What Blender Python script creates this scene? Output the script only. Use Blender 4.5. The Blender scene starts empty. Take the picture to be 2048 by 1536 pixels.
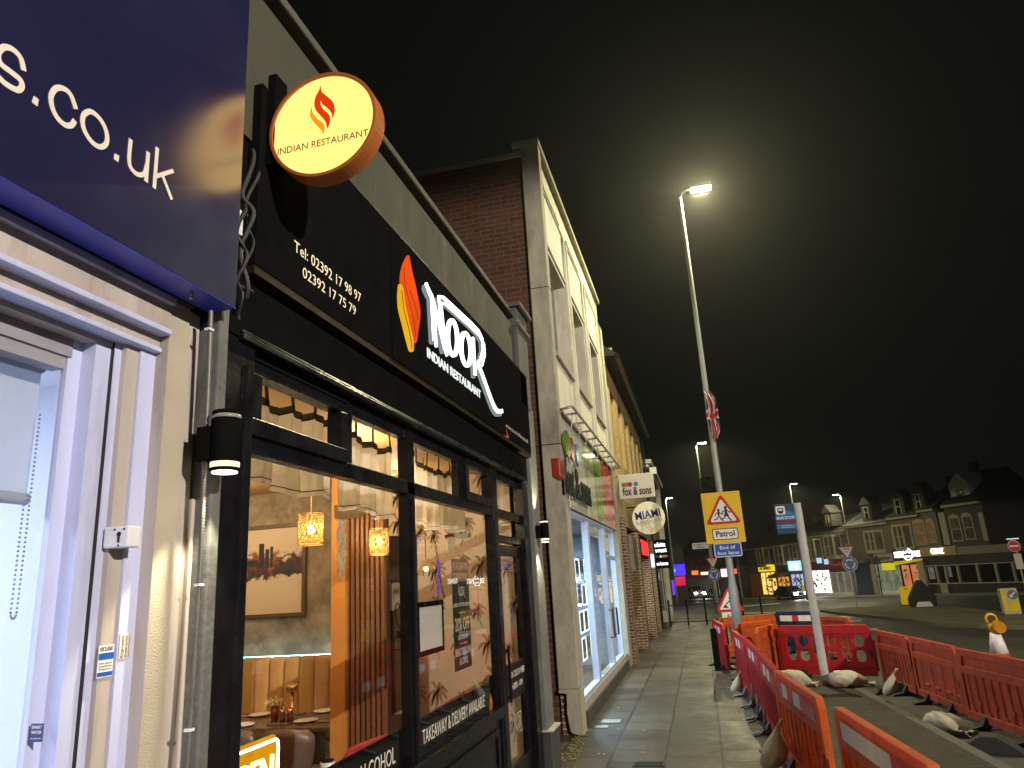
import bpy, math, random
from mathutils import Vector, Matrix
random.seed(7)
S = bpy.context.scene
COL = S.collection
R = math.radians

# ------------------------------------------------------------------ camera solution
F, PX, PY, H = 1435.0, 1024.0, 768.0, 2.2
_n = Vector((0.061, 1.0)).normalized()
_dh = (1400 - PX) * _n.x + (1140 - PY) * _n.y
_up = Vector((-_n.x * F * F / _dh, -_n.y * F * F / _dh, F)).normalized()
_fw = Vector((1400 - PX, 1140 - PY, F)).normalized()
_rt = _fw.cross(_up)
if _rt.x < 0: _rt = -_rt

def ray(px, py):
    c = Vector((px - PX, py - PY, F))
    return Vector((_rt.dot(c), _fw.dot(c), _up.dot(c)))
def onx(px, py, X):
    d = ray(px, py); t = X / d.x; return Vector((X, d.y * t, H + d.z * t))
def ony(px, py, Y):
    d = ray(px, py); t = Y / d.y; return Vector((d.x * t, Y, H + d.z * t))
def onz(px, py, Z=0.0):
    d = ray(px, py); t = (Z - H) / d.z; return Vector((d.x * t, d.y * t, Z))
def g(y):                                   # the street falls gently away
    return 0.0 if y < 20 else -0.02 * (y - 20) if y < 110 else -1.8
def gnd(px, py, dz=0.0):
    p = onz(px, py, dz)
    for _ in range(25): p = onz(px, py, g(p.y) + dz)
    return p
def yz(px, py, X):
    p = onx(px, py, X); return (p.y, p.z)
def xz(px, py, Y):
    p = ony(px, py, Y); return (p.x, p.z)

cam = bpy.data.cameras.new('camera'); co = bpy.data.objects.new('camera', cam); COL.objects.link(co)
cam.sensor_width = 36; cam.lens = F / 2048 * 36; cam.clip_end = 2000; cam.clip_start = 0.05
# world axes expressed in camera image axes: columns of the world<-camera matrix
cx = Vector((_rt.x, _fw.x, _up.x)); cy = Vector((_rt.y, _fw.y, _up.y)); cz = Vector((_rt.z, _fw.z, _up.z))
M3 = Matrix((( cx.x, -cy.x, -cz.x), (cx.y, -cy.y, -cz.y), (cx.z, -cy.z, -cz.z)))
co.matrix_world = Matrix.Translation((0, 0, H)) @ M3.to_4x4()
S.camera = co

# ------------------------------------------------------------------ mesh helpers
ORI = {}
def fr(o, u, v):
    u = Vector(u).normalized(); v = Vector(v).normalized(); w = u.cross(v)
    return Matrix(((u.x, v.x, w.x, o[0]), (u.y, v.y, w.y, o[1]), (u.z, v.z, w.z, o[2]), (0, 0, 0, 1)))
def FX(X): return fr((X, 0, 0), (0, 1, 0), (0, 0, 1))      # facade facing the street: (y, z)
def FY(Y): return fr((0, Y, 0), (1, 0, 0), (0, 0, 1))      # facing the viewer: (x, z)

class MB:
    def __init__(s): s.v = []; s.f = []; s.mi = []; s.sm = []; s.T = None
    def add(s, vs, fs, mi=0, sm=False, T=None):
        b = len(s.v); T = T if T is not None else s.T
        for p in vs:
            p = Vector(p); s.v.append(T @ p if T is not None else p)
        for q in fs: s.f.append([b + i for i in q]); s.mi.append(mi); s.sm.append(sm)
        return s
    def box(s, x0, x1, y0, y1, z0, z1, mi=0, T=None):
        x0, x1 = min(x0, x1), max(x0, x1); y0, y1 = min(y0, y1), max(y0, y1); z0, z1 = min(z0, z1), max(z0, z1)
        vs = [(x, y, z) for z in (z0, z1) for y in (y0, y1) for x in (x0, x1)]
        return s.add(vs, [(0, 2, 3, 1), (4, 5, 7, 6), (0, 1, 5, 4), (2, 6, 7, 3), (0, 4, 6, 2), (1, 3, 7, 5)], mi, False, T)
    def cyl(s, p0, p1, r0, r1=None, n=14, mi=0, cap=True, sm=True, T=None):
        r1 = r0 if r1 is None else r1; p0 = Vector(p0); p1 = Vector(p1); d = (p1 - p0).normalized()
        a = d.orthogonal().normalized(); b = d.cross(a)
        vs = []
        for p, r in ((p0, r0), (p1, r1)):
            for i in range(n):
                t = 2 * math.pi * i / n; vs.append(p + (a * math.cos(t) + b * math.sin(t)) * r)
        s.add(vs, [(i, (i + 1) % n, n + (i + 1) % n, n + i) for i in range(n)], mi, sm, T)
        if cap: s.add(vs, [tuple(range(n - 1, -1, -1)), tuple(range(n, 2 * n))], mi, False, T)
        return s
    def tube(s, pts, r, n=8, mi=0, closed=False, T=None, cap=True):
        pts = [Vector(p) for p in pts]; N = len(pts); vs = []; a = None
        rr = r if isinstance(r, (list, tuple)) else [r] * N
        for i, p in enumerate(pts):
            q0 = pts[i - 1] if (i or closed) else p; q1 = pts[(i + 1) % N] if (i < N - 1 or closed) else p
            d = (q1 - q0).normalized()
            a = d.orthogonal().normalized() if a is None else (a - d * a.dot(d)).normalized()
            b = d.cross(a)
            for k in range(n):
                t = 2 * math.pi * k / n; vs.append(p + (a * math.cos(t) + b * math.sin(t)) * rr[i])
        fs = []
        for i in range(N if closed else N - 1):
            j = (i + 1) % N
            for k in range(n): fs.append((i * n + k, i * n + (k + 1) % n, j * n + (k + 1) % n, j * n + k))
        if cap and not closed: fs += [tuple(range(n - 1, -1, -1)), tuple(range((N - 1) * n, N * n))]
        return s.add(vs, fs, mi, True, T)
    def lathe(s, prof, o=(0, 0, 0), n=20, mi=0, T=None, sm=True):
        vs = []; o = Vector(o)
        for r, z in prof:
            for i in range(n):
                t = 2 * math.pi * i / n; vs.append(o + Vector((r * math.cos(t), r * math.sin(t), z)))
        fs = [(k * n + i, k * n + (i + 1) % n, (k + 1) * n + (i + 1) % n, (k + 1) * n + i) for k in range(len(prof) - 1) for i in range(n)]
        fs += [tuple(range(n - 1, -1, -1)), tuple(range((len(prof) - 1) * n, len(prof) * n))]
        return s.add(vs, fs, mi, sm, T)
    def quad(s, a, b, c, d, mi=0, T=None): return s.add([a, b, c, d], [(0, 1, 2, 3)], mi, False, T)
    def poly(s, pts, d=0.01, T=None, mi=0):                # flat outline in a frame, extruded by d along its normal
        n = len(pts); ar = sum(pts[i][0] * pts[(i + 1) % n][1] - pts[(i + 1) % n][0] * pts[i][1] for i in range(n))
        if ar < 0: pts = pts[::-1]
        vs = [(p[0], p[1], 0) for p in pts] + [(p[0], p[1], d) for p in pts]
        fs = [tuple(range(n - 1, -1, -1)), tuple(range(n, 2 * n))] + [(i, (i + 1) % n, n + (i + 1) % n, n + i) for i in range(n)]
        return s.add(vs, fs, mi, False, T)
    def ribbon(s, pts, w, d=0.01, T=None, mi=0, closed=False):
        pts = [Vector((p[0], p[1], 0)) for p in pts]; N = len(pts); L = []; Rr = []
        ww = w if isinstance(w, (list, tuple)) else [w] * N
        for i, p in enumerate(pts):
            q0 = pts[i - 1] if (i or closed) else p; q1 = pts[(i + 1) % N] if (i < N - 1 or closed) else p
            t = (q1 - q0).normalized(); nn = Vector((-t.y, t.x, 0)) * ww[i] / 2
            L.append(p + nn); Rr.append(p - nn)
        dz = Vector((0, 0, d)); vs = []
        for i in range(N): vs += [L[i], Rr[i], L[i] + dz, Rr[i] + dz]
        fs = []
        for i in range(N if closed else N - 1):
            a, b = 4 * i, 4 * ((i + 1) % N)
            fs += [(a + 2, a + 3, b + 3, b + 2), (a, b, b + 1, a + 1), (a, a + 2, b + 2, b), (a + 1, b + 1, b + 3, a + 3)]
        if not closed:
            e = 4 * (N - 1); fs += [(0, 1, 3, 2), (e, e + 2, e + 3, e + 1)]
        return s.add(vs, fs, mi, False, T)
    def ball(s, c, r, nu=12, nv=8, mi=0, sc=(1, 1, 1), T=None, fn=None):
        vs = []
        for j in range(nv + 1):
            ph = math.pi * j / nv
            for i in range(nu):
                t = 2 * math.pi * i / nu
                d = Vector((math.sin(ph) * math.cos(t), math.sin(ph) * math.sin(t), math.cos(ph)))
                k = r * (fn(d) if fn else 1.0)
                vs.append(Vector(c) + Vector((d.x * sc[0], d.y * sc[1], d.z * sc[2])) * k)
        fs = [(j * nu + i, (j + 1) * nu + i, (j + 1) * nu + (i + 1) % nu, j * nu + (i + 1) % nu) for j in range(nv) for i in range(nu)]
        return s.add(vs, fs, mi, True, T)
    def curve2d(s, loops, d=0.01, bev=0.0, T=None, mi=0):  # outline with holes, extruded
        cu = bpy.data.curves.new('c', 'CURVE'); cu.dimensions = '2D'; cu.fill_mode = 'BOTH'; cu.extrude = d / 2; cu.bevel_depth = bev; cu.bevel_resolution = 1
        for lp in loops:
            sp = cu.splines.new('POLY'); sp.points.add(len(lp) - 1); sp.use_cyclic_u = True
            for q, p in zip(sp.points, lp): q.co = (p[0], p[1], 0, 1)
        vs, fs = _tomesh(cu)
        return s.add([(p[0], p[1], p[2] + d / 2) for p in vs], fs, mi, False, T)
    def text(s, body, x, y, h, w=None, d=0.004, T=None, mi=0, al='L', bold=0.0, shear=0.0):
        cu = bpy.data.curves.new('t', 'FONT'); cu.body = body; cu.size = 1.0; cu.offset = bold; cu.shear = shear; cu.resolution_u = 3
        vs, fs = _tomesh(cu)
        if not vs: return s
        xs = [p[0] for p in vs]; x0, x1 = min(xs), max(xs)
        k = h / 0.729; kx = (w / (x1 - x0)) if w else k
        ox = {'L': x0, 'C': (x0 + x1) / 2, 'R': x1}[al]
        n = len(vs)
        v2 = [((p[0] - ox) * kx + x, p[1] * k + y, 0.0) for p in vs] + [((p[0] - ox) * kx + x, p[1] * k + y, d) for p in vs]
        ed = {}
        for q in fs:
            for a, b in zip(q, q[1:] + q[:1]):
                if (b, a) in ed: del ed[(b, a)]
                else: ed[(a, b)] = 1
        f2 = [tuple(n + i for i in q) for q in fs] + [(a, b, n + b, n + a) for a, b in ed]
        return s.add(v2, f2, mi, False, T)
    def build(s, name, mats, parent=None, bevel=0.0, local=False, loc=None, seg=2):
        me = bpy.data.meshes.new(name); o = bpy.data.objects.new(name, me); COL.objects.link(o)
        off = Vector((0, 0, 0))
        if parent is not None:
            o.parent = parent
            if not local: off = ORI[parent.name]
            ORI[o.name] = off if not local else Vector((0, 0, 0))
        else:
            if loc is not None: off = Vector(loc); o.location = off
            ORI[o.name] = off
        me.from_pydata([tuple(p - off) if not (local and parent is not None) else tuple(p) for p in s.v], [], s.f)
        for m in (mats if isinstance(mats, (list, tuple)) else [mats]): me.materials.append(m)
        me.polygons.foreach_set('material_index', s.mi); me.polygons.foreach_set('use_smooth', s.sm); me.update()
        if bevel:
            b = o.modifiers.new('edge', 'BEVEL'); b.width = bevel; b.segments = seg; b.limit_method = 'ANGLE'; b.angle_limit = R(40)
        return o
def _tomesh(cu):
    o = bpy.data.objects.new('tmp', cu); COL.objects.link(o)
    dg = bpy.context.evaluated_depsgraph_get(); dg.update()
    me = bpy.data.meshes.new_from_object(o.evaluated_get(dg))
    vs = [tuple(v.co) for v in me.vertices]; fs = [tuple(p.vertices) for p in me.polygons]
    bpy.data.objects.remove(o); bpy.data.meshes.remove(me); bpy.data.curves.remove(cu)
    return vs, fs
def tag(o, label, cat, group=None):
    o['label'] = label; o['category'] = cat
    if group: o['group'] = group
    return o
def struct(o): o['kind'] = 'structure'; return o
def thing(name, label, cat, loc=(0, 0, 0), rz=0.0, group=None):
    o = bpy.data.objects.new(name, None); COL.objects.link(o); o.location = loc; o.rotation_euler = (0, 0, rz); o.empty_display_size = 0.1
    ORI[o.name] = Vector(loc); return tag(o, label, cat, group)
def kids(o): return [c for c in bpy.data.objects if c.parent == o]
def dup(root, loc, rz, label, group=None):
    r = root.copy(); COL.objects.link(r); r.location = loc; r.rotation_euler = (0, 0, rz); r['label'] = label
    if group: r['group'] = group
    for ch in kids(root):
        c = ch.copy(); COL.objects.link(c); c.parent = r
        for gc in kids(ch):
            d = gc.copy(); COL.objects.link(d); d.parent = c
    return r
# ------------------------------------------------------------------ materials
def nt(name):
    m = bpy.data.materials.new(name); m.use_nodes = True; t = m.node_tree; t.nodes.clear()
    out = t.nodes.new('ShaderNodeOutputMaterial'); return m, t, out
def node(t, typ, **kw):
    n = t.nodes.new(typ)
    for k, v in kw.items():
        if k in n.inputs.keys(): n.inputs[k].default_value = v
        else: setattr(n, k, v)
    return n
def ramp(t, fac, stops):
    r = t.nodes.new('ShaderNodeValToRGB'); el = r.color_ramp.elements
    while len(el) < len(stops): el.new(0.5)
    for e, (p, c) in zip(el, stops): e.position = p; e.color = (*c, 1)
    t.links.new(fac, r.inputs[0]); return r.outputs[0]
def mixc(t, fac, a, b, mode='MIX'):
    m = t.nodes.new('ShaderNodeMix'); m.data_type = 'RGBA'; m.blend_type = mode
    for i, v in ((0, fac), (6, a), (7, b)):
        if isinstance(v, (int, float)): m.inputs[i].default_value = v
        elif isinstance(v, tuple): m.inputs[i].default_value = (*v, 1)
        else: t.links.new(v, m.inputs[i])
    return m.outputs[2]
def coords(t, sc=(1, 1, 1), swap=None):
    c = t.nodes.new('ShaderNodeTexCoord'); o = c.outputs['Object']
    if swap:
        sx = t.nodes.new('ShaderNodeSeparateXYZ'); t.links.new(o, sx.inputs[0]); cb = t.nodes.new('ShaderNodeCombineXYZ')
        for i, a in enumerate(swap): t.links.new(sx.outputs['XYZ'.index(a)], cb.inputs[i])
        o = cb.outputs[0]
    m = t.nodes.new('ShaderNodeMapping'); m.inputs['Scale'].default_value = sc; t.links.new(o, m.inputs[0])
    return m.outputs[0]
def M(name, c, rough=0.5, metal=0.0, var=0.2, sc=6.0, bump=0.0, bsc=60.0, dirt=0.0, dcol=(0.03, 0.025, 0.02), dsc=3.0, stretch=(1, 1, 1), spec=0.5, coat=0.0, sheen=0.0, trans=0.0, rvar=0.12, ior=1.5):
    m, t, out = nt(name); L = t.links.new
    b = node(t, 'ShaderNodeBsdfPrincipled', Roughness=rough, Metallic=metal); b.inputs['Specular IOR Level'].default_value = spec; b.inputs['IOR'].default_value = ior
    b.inputs['Coat Weight'].default_value = coat; b.inputs['Sheen Weight'].default_value = sheen
    v = coords(t, stretch)
    n1 = node(t, 'ShaderNodeTexNoise', Scale=sc, Detail=6.0, Roughness=0.6); L(v, n1.inputs['Vector'])
    lo = tuple(x * (1 - var) for x in c); hi = tuple(min(1, x * (1 + var)) for x in c)
    cc = ramp(t, n1.outputs[0], [(0.3, lo), (0.7, hi)])
    if dirt:
        n2 = node(t, 'ShaderNodeTexNoise', Scale=dsc, Detail=8.0, Roughness=0.7); L(v, n2.inputs['Vector'])
        f = ramp(t, n2.outputs[0], [(0.5, (0, 0, 0)), (0.72, (dirt,) * 3)])
        cc = mixc(t, f, cc, dcol)
    L(cc, b.inputs['Base Color'])
    rr = ramp(t, n1.outputs[0], [(0.3, (max(0, rough - rvar),) * 3), (0.7, (min(1, rough + rvar),) * 3)]); L(rr, b.inputs['Roughness'])
    if bump:
        n3 = node(t, 'ShaderNodeTexNoise', Scale=bsc, Detail=4.0); L(v, n3.inputs['Vector'])
        bp = node(t, 'ShaderNodeBump', Strength=bump, Distance=0.01); L(n3.outputs[0], bp.inputs['Height']); L(bp.outputs[0], b.inputs['Normal'])
    if trans:
        tl = node(t, 'ShaderNodeBsdfTranslucent'); L(cc, tl.inputs[0]); mx = node(t, 'ShaderNodeMixShader', Fac=trans)
        L(b.outputs[0], mx.inputs[1]); L(tl.outputs[0], mx.inputs[2]); L(mx.outputs[0], out.inputs[0])
    else: L(b.outputs[0], out.inputs[0])
    return m
def EM(name, c, st, var=0.0, sc=3.0):
    m, t, out = nt(name); e = node(t, 'ShaderNodeEmission', Strength=st); e.inputs[0].default_value = (*c, 1)
    if var:
        n = node(t, 'ShaderNodeTexNoise', Scale=sc, Detail=3.0); t.links.new(coords(t), n.inputs['Vector'])
        t.links.new(ramp(t, n.outputs[0], [(0.3, tuple(x * (1 - var) for x in c)), (0.7, c)]), e.inputs[0])
    t.links.new(e.outputs[0], out.inputs[0]); return m
def GLASS(name, tint=(0.96, 0.98, 0.97), base=0.07, rough=0.0, k=0.9):
    m, t, out = nt(name); L = t.links.new
    tr = node(t, 'ShaderNodeBsdfTransparent'); tr.inputs[0].default_value = (*tint, 1)
    gl = node(t, 'ShaderNodeBsdfGlossy', Roughness=rough)
    lw = node(t, 'ShaderNodeLayerWeight', Blend=0.5)
    p = node(t, 'ShaderNodeMath', operation='POWER'); p.inputs[1].default_value = 5.0; L(lw.outputs['Facing'], p.inputs[0])
    a = node(t, 'ShaderNodeMath', operation='MULTIPLY_ADD'); a.inputs[1].default_value = k; a.inputs[2].default_value = base; L(p.outputs[0], a.inputs[0])
    mx = node(t, 'ShaderNodeMixShader'); L(a.outputs[0], mx.inputs[0]); L(tr.outputs[0], mx.inputs[1]); L(gl.outputs[0], mx.inputs[2]); L(mx.outputs[0], out.inputs[0])
    return m
def BRICK(name, c1, c2, mortar, w, h, swap, gap=0.012, rough=0.85, bump=0.5, off=0.5, dirt=0.25, dcol=(0.03, 0.03, 0.025), bias=0.0, dsc=1.2, spec=0.3):
    m, t, out = nt(name); L = t.links.new
    b = node(t, 'ShaderNodeBsdfPrincipled', Roughness=rough); b.inputs['Specular IOR Level'].default_value = spec
    v = coords(t, (1, 1, 1), swap)
    nd = node(t, 'ShaderNodeTexNoise', Scale=5.0, Detail=2.0); L(v, nd.inputs['Vector'])
    wob = node(t, 'ShaderNodeVectorMath', operation='SCALE'); wob.inputs['Scale'].default_value = 0.006; L(nd.outputs['Color'], wob.inputs[0])
    ad = node(t, 'ShaderNodeVectorMath', operation='ADD'); L(v, ad.inputs[0]); L(wob.outputs[0], ad.inputs[1])
    k = node(t, 'ShaderNodeTexBrick', Scale=1.0, Bias=bias); k.inputs['Mortar Size'].default_value = gap; k.inputs['Brick Width'].default_value = w; k.inputs['Row Height'].default_value = h
    k.inputs['Mortar Smooth'].default_value = 0.2; k.offset = off
    k.inputs['Color1'].default_value = (*c1, 1); k.inputs['Color2'].default_value = (*c2, 1); k.inputs['Mortar'].default_value = (*mortar, 1); L(ad.outputs[0], k.inputs['Vector'])
    n2 = node(t, 'ShaderNodeTexNoise', Scale=dsc, Detail=8.0, Roughness=0.7); L(v, n2.inputs['Vector'])
    f = ramp(t, n2.outputs[0], [(0.42, (0, 0, 0)), (0.75, (dirt,) * 3)])
    n4 = node(t, 'ShaderNodeTexNoise', Scale=45.0, Detail=5.0); L(v, n4.inputs['Vector'])
    gr = ramp(t, n4.outputs[0], [(0.3, (0.72,) * 3), (0.7, (1.2,) * 3)])
    cc = mixc(t, 1.0, mixc(t, f, k.outputs[0], dcol), gr, 'MULTIPLY'); L(cc, b.inputs['Base Color'])
    rr = ramp(t, n2.outputs[0], [(0.35, (max(0, rough - 0.22),) * 3), (0.7, (min(1, rough + 0.1),) * 3)]); L(rr, b.inputs['Roughness'])
    ht = node(t, 'ShaderNodeMath', operation='MULTIPLY_ADD'); ht.inputs[1].default_value = -1.0; L(k.outputs['Fac'], ht.inputs[0])
    sc = node(t, 'ShaderNodeMath', operation='MULTIPLY'); sc.inputs[1].default_value = 0.25; L(n4.outputs[0], sc.inputs[0]); L(sc.outputs[0], ht.inputs[2])
    bp = node(t, 'ShaderNodeBump', Strength=bump, Distance=0.008); L(ht.outputs[0], bp.inputs['Height']); L(bp.outputs[0], b.inputs['Normal'])
    L(b.outputs[0], out.inputs[0]); return m

m_black_gloss = M('black_gloss_paint', (0.007, 0.007, 0.009), 0.3, var=0.3, bump=0.12, bsc=40, rvar=0.1, spec=0.25)
m_black_matt = M('black_fascia_panel', (0.007, 0.007, 0.007), 0.5, var=0.2, rvar=0.06, spec=0.0)
m_black_pil = M('dark_grey_masonry_paint', (0.11, 0.115, 0.108), 0.55, var=0.25, bump=0.5, bsc=25, dirt=0.25, dcol=(0.2, 0.2, 0.18), dsc=9)
m_blue_panel = M('blue_sign_panel', (0.016, 0.016, 0.062), 0.21, var=0.06, sc=2, rvar=0.03, ior=3.0)
m_blue_edge = M('blue_sign_return', (0.02, 0.035, 0.40), 0.35, var=0.12)
m_bluelit_white = M('white_paint_blue_light', (0.54, 0.58, 0.82), 0.4, var=0.05, dirt=0.45, dcol=(0.26, 0.22, 0.2), dsc=7, stretch=(1, 1, 0.16), bump=0.1, bsc=30)  # bluish light on the white frames is put into the paint colour
m_cream_paint = M('cream_paint', (0.47, 0.415, 0.38), 0.5, var=0.10, dirt=0.5, dcol=(0.18, 0.14, 0.1), dsc=7, stretch=(1, 1, 0.2), bump=0.15, bsc=30)
m_rough = M('cream_roughcast', (0.50, 0.44, 0.33), 0.8, var=0.10, bump=0.6, bsc=170, dirt=0.2, dcol=(0.2, 0.16, 0.1))
m_alu = M('white_aluminium', (0.62, 0.63, 0.68), 0.35, var=0.06, dirt=0.3, dcol=(0.2, 0.2, 0.22), dsc=6, stretch=(1, 1, 0.2))
m_gasket = M('black_gasket', (0.015, 0.015, 0.017), 0.6)
m_letter = M('cream_letters', (0.80, 0.74, 0.62), 0.45, var=0.05)
m_white = M('white_plastic', (0.78, 0.78, 0.78), 0.4, var=0.05)
m_steel = M('galvanised_steel', (0.45, 0.46, 0.46), 0.42, metal=0.7, var=0.2, dirt=0.3, dcol=(0.2, 0.2, 0.19))
m_pole = M('grey_pole_paint', (0.36, 0.38, 0.37), 0.5, metal=0.2, var=0.15, dirt=0.35, dcol=(0.12, 0.12, 0.11), stretch=(1, 1, 0.3), sc=9)
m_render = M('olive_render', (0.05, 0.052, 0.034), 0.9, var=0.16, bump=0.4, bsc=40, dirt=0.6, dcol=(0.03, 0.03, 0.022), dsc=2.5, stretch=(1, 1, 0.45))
m_conc = M('cream_concrete', (0.70, 0.68, 0.54), 0.85, var=0.10, bump=0.35, bsc=30, dirt=0.55, dcol=(0.28, 0.26, 0.19), dsc=1.6, stretch=(1, 1, 0.3))
m_conc_dark = M('weathered_concrete', (0.40, 0.37, 0.28), 0.9, var=0.2, bump=0.4, bsc=30, dirt=0.7, dcol=(0.11, 0.10, 0.08), dsc=2.0, stretch=(1, 1, 0.35))
m_brick_y = BRICK('brown_brick_end_wall', (0.115, 0.045, 0.026), (0.07, 0.028, 0.018), (0.13, 0.10, 0.07), 0.27, 0.09, 'XZY', gap=0.009, dirt=0.25)
m_brick_x = BRICK('red_brick_pier', (0.22, 0.10, 0.055), (0.14, 0.065, 0.04), (0.42, 0.36, 0.27), 0.26, 0.085, 'YZX', gap=0.013)
m_brick_px = BRICK('red_brick_pier_side', (0.22, 0.10, 0.055), (0.14, 0.065, 0.04), (0.42, 0.36, 0.27), 0.26, 0.085, 'XZY', gap=0.013)
m_ybrick = M('buff_brick_front', (0.42, 0.30, 0.13), 0.85, var=0.25, sc=9, bump=0.4, bsc=30)
m_glass = GLASS('shop_glass', base=0.10)
m_glass_dark = GLASS('dark_window_glass', (0.05, 0.055, 0.05), 0.1)
m_darkglass = M('dark_window', (0.012, 0.013, 0.014), 0.08, var=0.3)
m_sky_glass = m_darkglass
m_pave = BRICK('pavement_slabs', (0.10, 0.088, 0.062), (0.048, 0.046, 0.038), (0.008, 0.0075, 0.006), 0.62, 0.68, 'YXZ', gap=0.018, rough=0.55, bump=0.6, dirt=0.6, dcol=(0.045, 0.043, 0.033), off=0.43, dsc=1.3, spec=0.5)
m_block = BRICK('block_paving', (0.065, 0.058, 0.04), (0.042, 0.038, 0.028), (0.025, 0.024, 0.018), 0.2, 0.1, 'XYZ', gap=0.008, rough=0.7, bump=0.6, dirt=0.6, dsc=1.3)
m_asphalt = M('asphalt', (0.055, 0.056, 0.047), 0.55, var=0.25, sc=0.6, bump=0.6, bsc=90, dirt=0.35, dcol=(0.03, 0.03, 0.026), dsc=0.35, rvar=0.18)
m_kerb = M('kerb_stone', (0.10, 0.093, 0.07), 0.8, var=0.2, bump=0.4, bsc=40, dirt=0.5)
m_mark = M('road_marking_paint', (0.62, 0.61, 0.55), 0.6, var=0.2, dirt=0.6, dcol=(0.1, 0.1, 0.09), dsc=4)
m_velvet = M('mustard_velvet', (0.44, 0.25, 0.065), 0.75, var=0.12, sc=5, sheen=0.6, bump=0.05)
m_plaster = M('mottled_plaster', (0.31, 0.25, 0.17), 0.8, var=0.5, sc=4.0, dirt=0.75, dcol=(0.12, 0.09, 0.06), dsc=3.2, bump=0.2, bsc=14)
m_ceil = M('tan_ceiling', (0.48, 0.29, 0.10), 0.7, var=0.05)
m_floor = M('dark_wood_floor', (0.09, 0.06, 0.04), 0.4, var=0.3, sc=3, stretch=(6, 1, 1))
m_orange = M('orange_painted_panel', (0.50, 0.21, 0.045), 0.55, var=0.05)
m_slat = M('walnut_slats', (0.17, 0.075, 0.035), 0.4, var=0.3, sc=8, stretch=(4, 4, 0.3))
m_brown = M('brown_door_frame', (0.07, 0.042, 0.028), 0.45, var=0.2)
m_table = M('dark_table_top', (0.10, 0.075, 0.06), 0.25, var=0.2)
m_leather = M('brown_leather', (0.11, 0.075, 0.06), 0.4, var=0.15, bump=0.15, bsc=80)
m_plate = M('white_china', (0.8, 0.76, 0.66), 0.2, var=0.02)
m_brass = M('brass', (0.62, 0.38, 0.14), 0.42, metal=1.0, var=0.1)
m_copper = M('copper_cup', (0.62, 0.26, 0.15), 0.25, metal=1.0, var=0.15)
m_flower = M('dried_cream_flowers', (0.75, 0.65, 0.4), 0.8, var=0.3, sc=40)
m_linen = M('cream_linen', (0.72, 0.66, 0.54), 0.85, var=0.1, sc=14, bump=0.3, bsc=50, trans=0.5)
m_linen_dk = M('brown_brocade_trim', (0.15, 0.11, 0.065), 0.8, var=0.5, sc=40, trans=0.15)
m_macrame = M('macrame_cord', (0.8, 0.7, 0.5), 0.9, var=0.15, sc=40, bump=0.6, bsc=90, trans=0.5)
m_paper = M('white_paper', (0.62, 0.58, 0.52), 0.6, var=0.04)
m_print = M('black_print', (0.02, 0.018, 0.018), 0.5)
m_wallpaper = M('tan_wallpaper', (0.50, 0.38, 0.25), 0.7, var=0.06)
m_palm = M('sepia_palm_print', (0.24, 0.15, 0.085), 0.7, var=0.2)
m_orange_b = M('orange_barrier_plastic', (0.78, 0.19, 0.035), 0.42, var=0.15, sc=3, dirt=0.6, dcol=(0.22, 0.07, 0.03), dsc=7, bump=0.15, bsc=18, trans=0.5)
m_red_b = M('red_barrier_plastic', (0.66, 0.04, 0.05), 0.4, var=0.15, sc=3, dirt=0.55, dcol=(0.22, 0.03, 0.03), dsc=7, bump=0.15, bsc=18, trans=0.5)
m_faded_b = M('faded_barrier_plastic', (0.58, 0.10, 0.045), 0.45, var=0.2, sc=3, dirt=0.6, dcol=(0.20, 0.05, 0.03), dsc=7, bump=0.15, bsc=18, trans=0.3)
m_refl_w = M('white_reflective_sheet', (0.85, 0.78, 0.74), 0.45, var=0.06, dirt=0.35, dcol=(0.3, 0.26, 0.24), dsc=14)
m_refl_r = M('red_reflective_sheet', (0.60, 0.02, 0.03), 0.4, var=0.1)
m_rubber = M('black_rubber', (0.022, 0.022, 0.021), 0.75, var=0.3, bump=0.4, bsc=40)
m_rubber_g = M('grey_plastic_foot', (0.11, 0.115, 0.11), 0.6, var=0.2)
m_sack = M('woven_sandbag', (0.44, 0.40, 0.28), 0.75, var=0.18, sc=5, bump=0.5, bsc=120, dirt=0.5, dcol=(0.17, 0.14, 0.09), dsc=4, sheen=0.2)
m_yellow = M('yellow_sign_sheet', (0.80, 0.50, 0.02), 0.4, var=0.05)
m_sred = M('red_sign_sheet', (0.55, 0.015, 0.02), 0.4, var=0.06)
m_sblue = M('blue_sign_sheet', (0.02, 0.10, 0.42), 0.4, var=0.06)
m_swhite = M('white_sign_sheet', (0.80, 0.79, 0.75), 0.4, var=0.04)
m_sblack = M('black_sign_print', (0.015, 0.015, 0.015), 0.5)
m_slate = M('slate_roof', (0.018, 0.018, 0.02), 0.7, var=0.3, sc=12, bump=0.3, bsc=30)
# ------------------------------------------------------------------ ground
def kx(y): return 3.58 - 0.068 * y
def sheet(name, mat, x0f, x1f, ys, dz, nx=1):
    mb = MB(); n = nx + 1
    for y in ys:
        for i in range(n):
            t = i / nx; mb.v.append(Vector((x0f(y) * (1 - t) + x1f(y) * t, y, g(y) + dz)))
    for j in range(len(ys) - 1):
        for i in range(nx):
            a = j * n + i; mb.f.append([a, a + 1, a + n + 1, a + n]); mb.mi.append(0); mb.sm.append(False)
    return struct(mb.build(name, mat))
YS = [-8, 0, 5, 10, 15, 20, 25, 30, 35, 40, 44]
sheet('road', m_asphalt, lambda y: -400, lambda y: 500, [-60, 0, 20, 40, 60, 80, 110, 160, 260, 600], -0.13)
sheet('pavement', m_pave, lambda y: -2.6, lambda y: 0.72 if y <= 18 else kx(y) - 0.16, [-8, 0, 5, 10, 15, 18, 18.001, 20, 25, 30, 35, 40, 44], 0.0)
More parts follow.
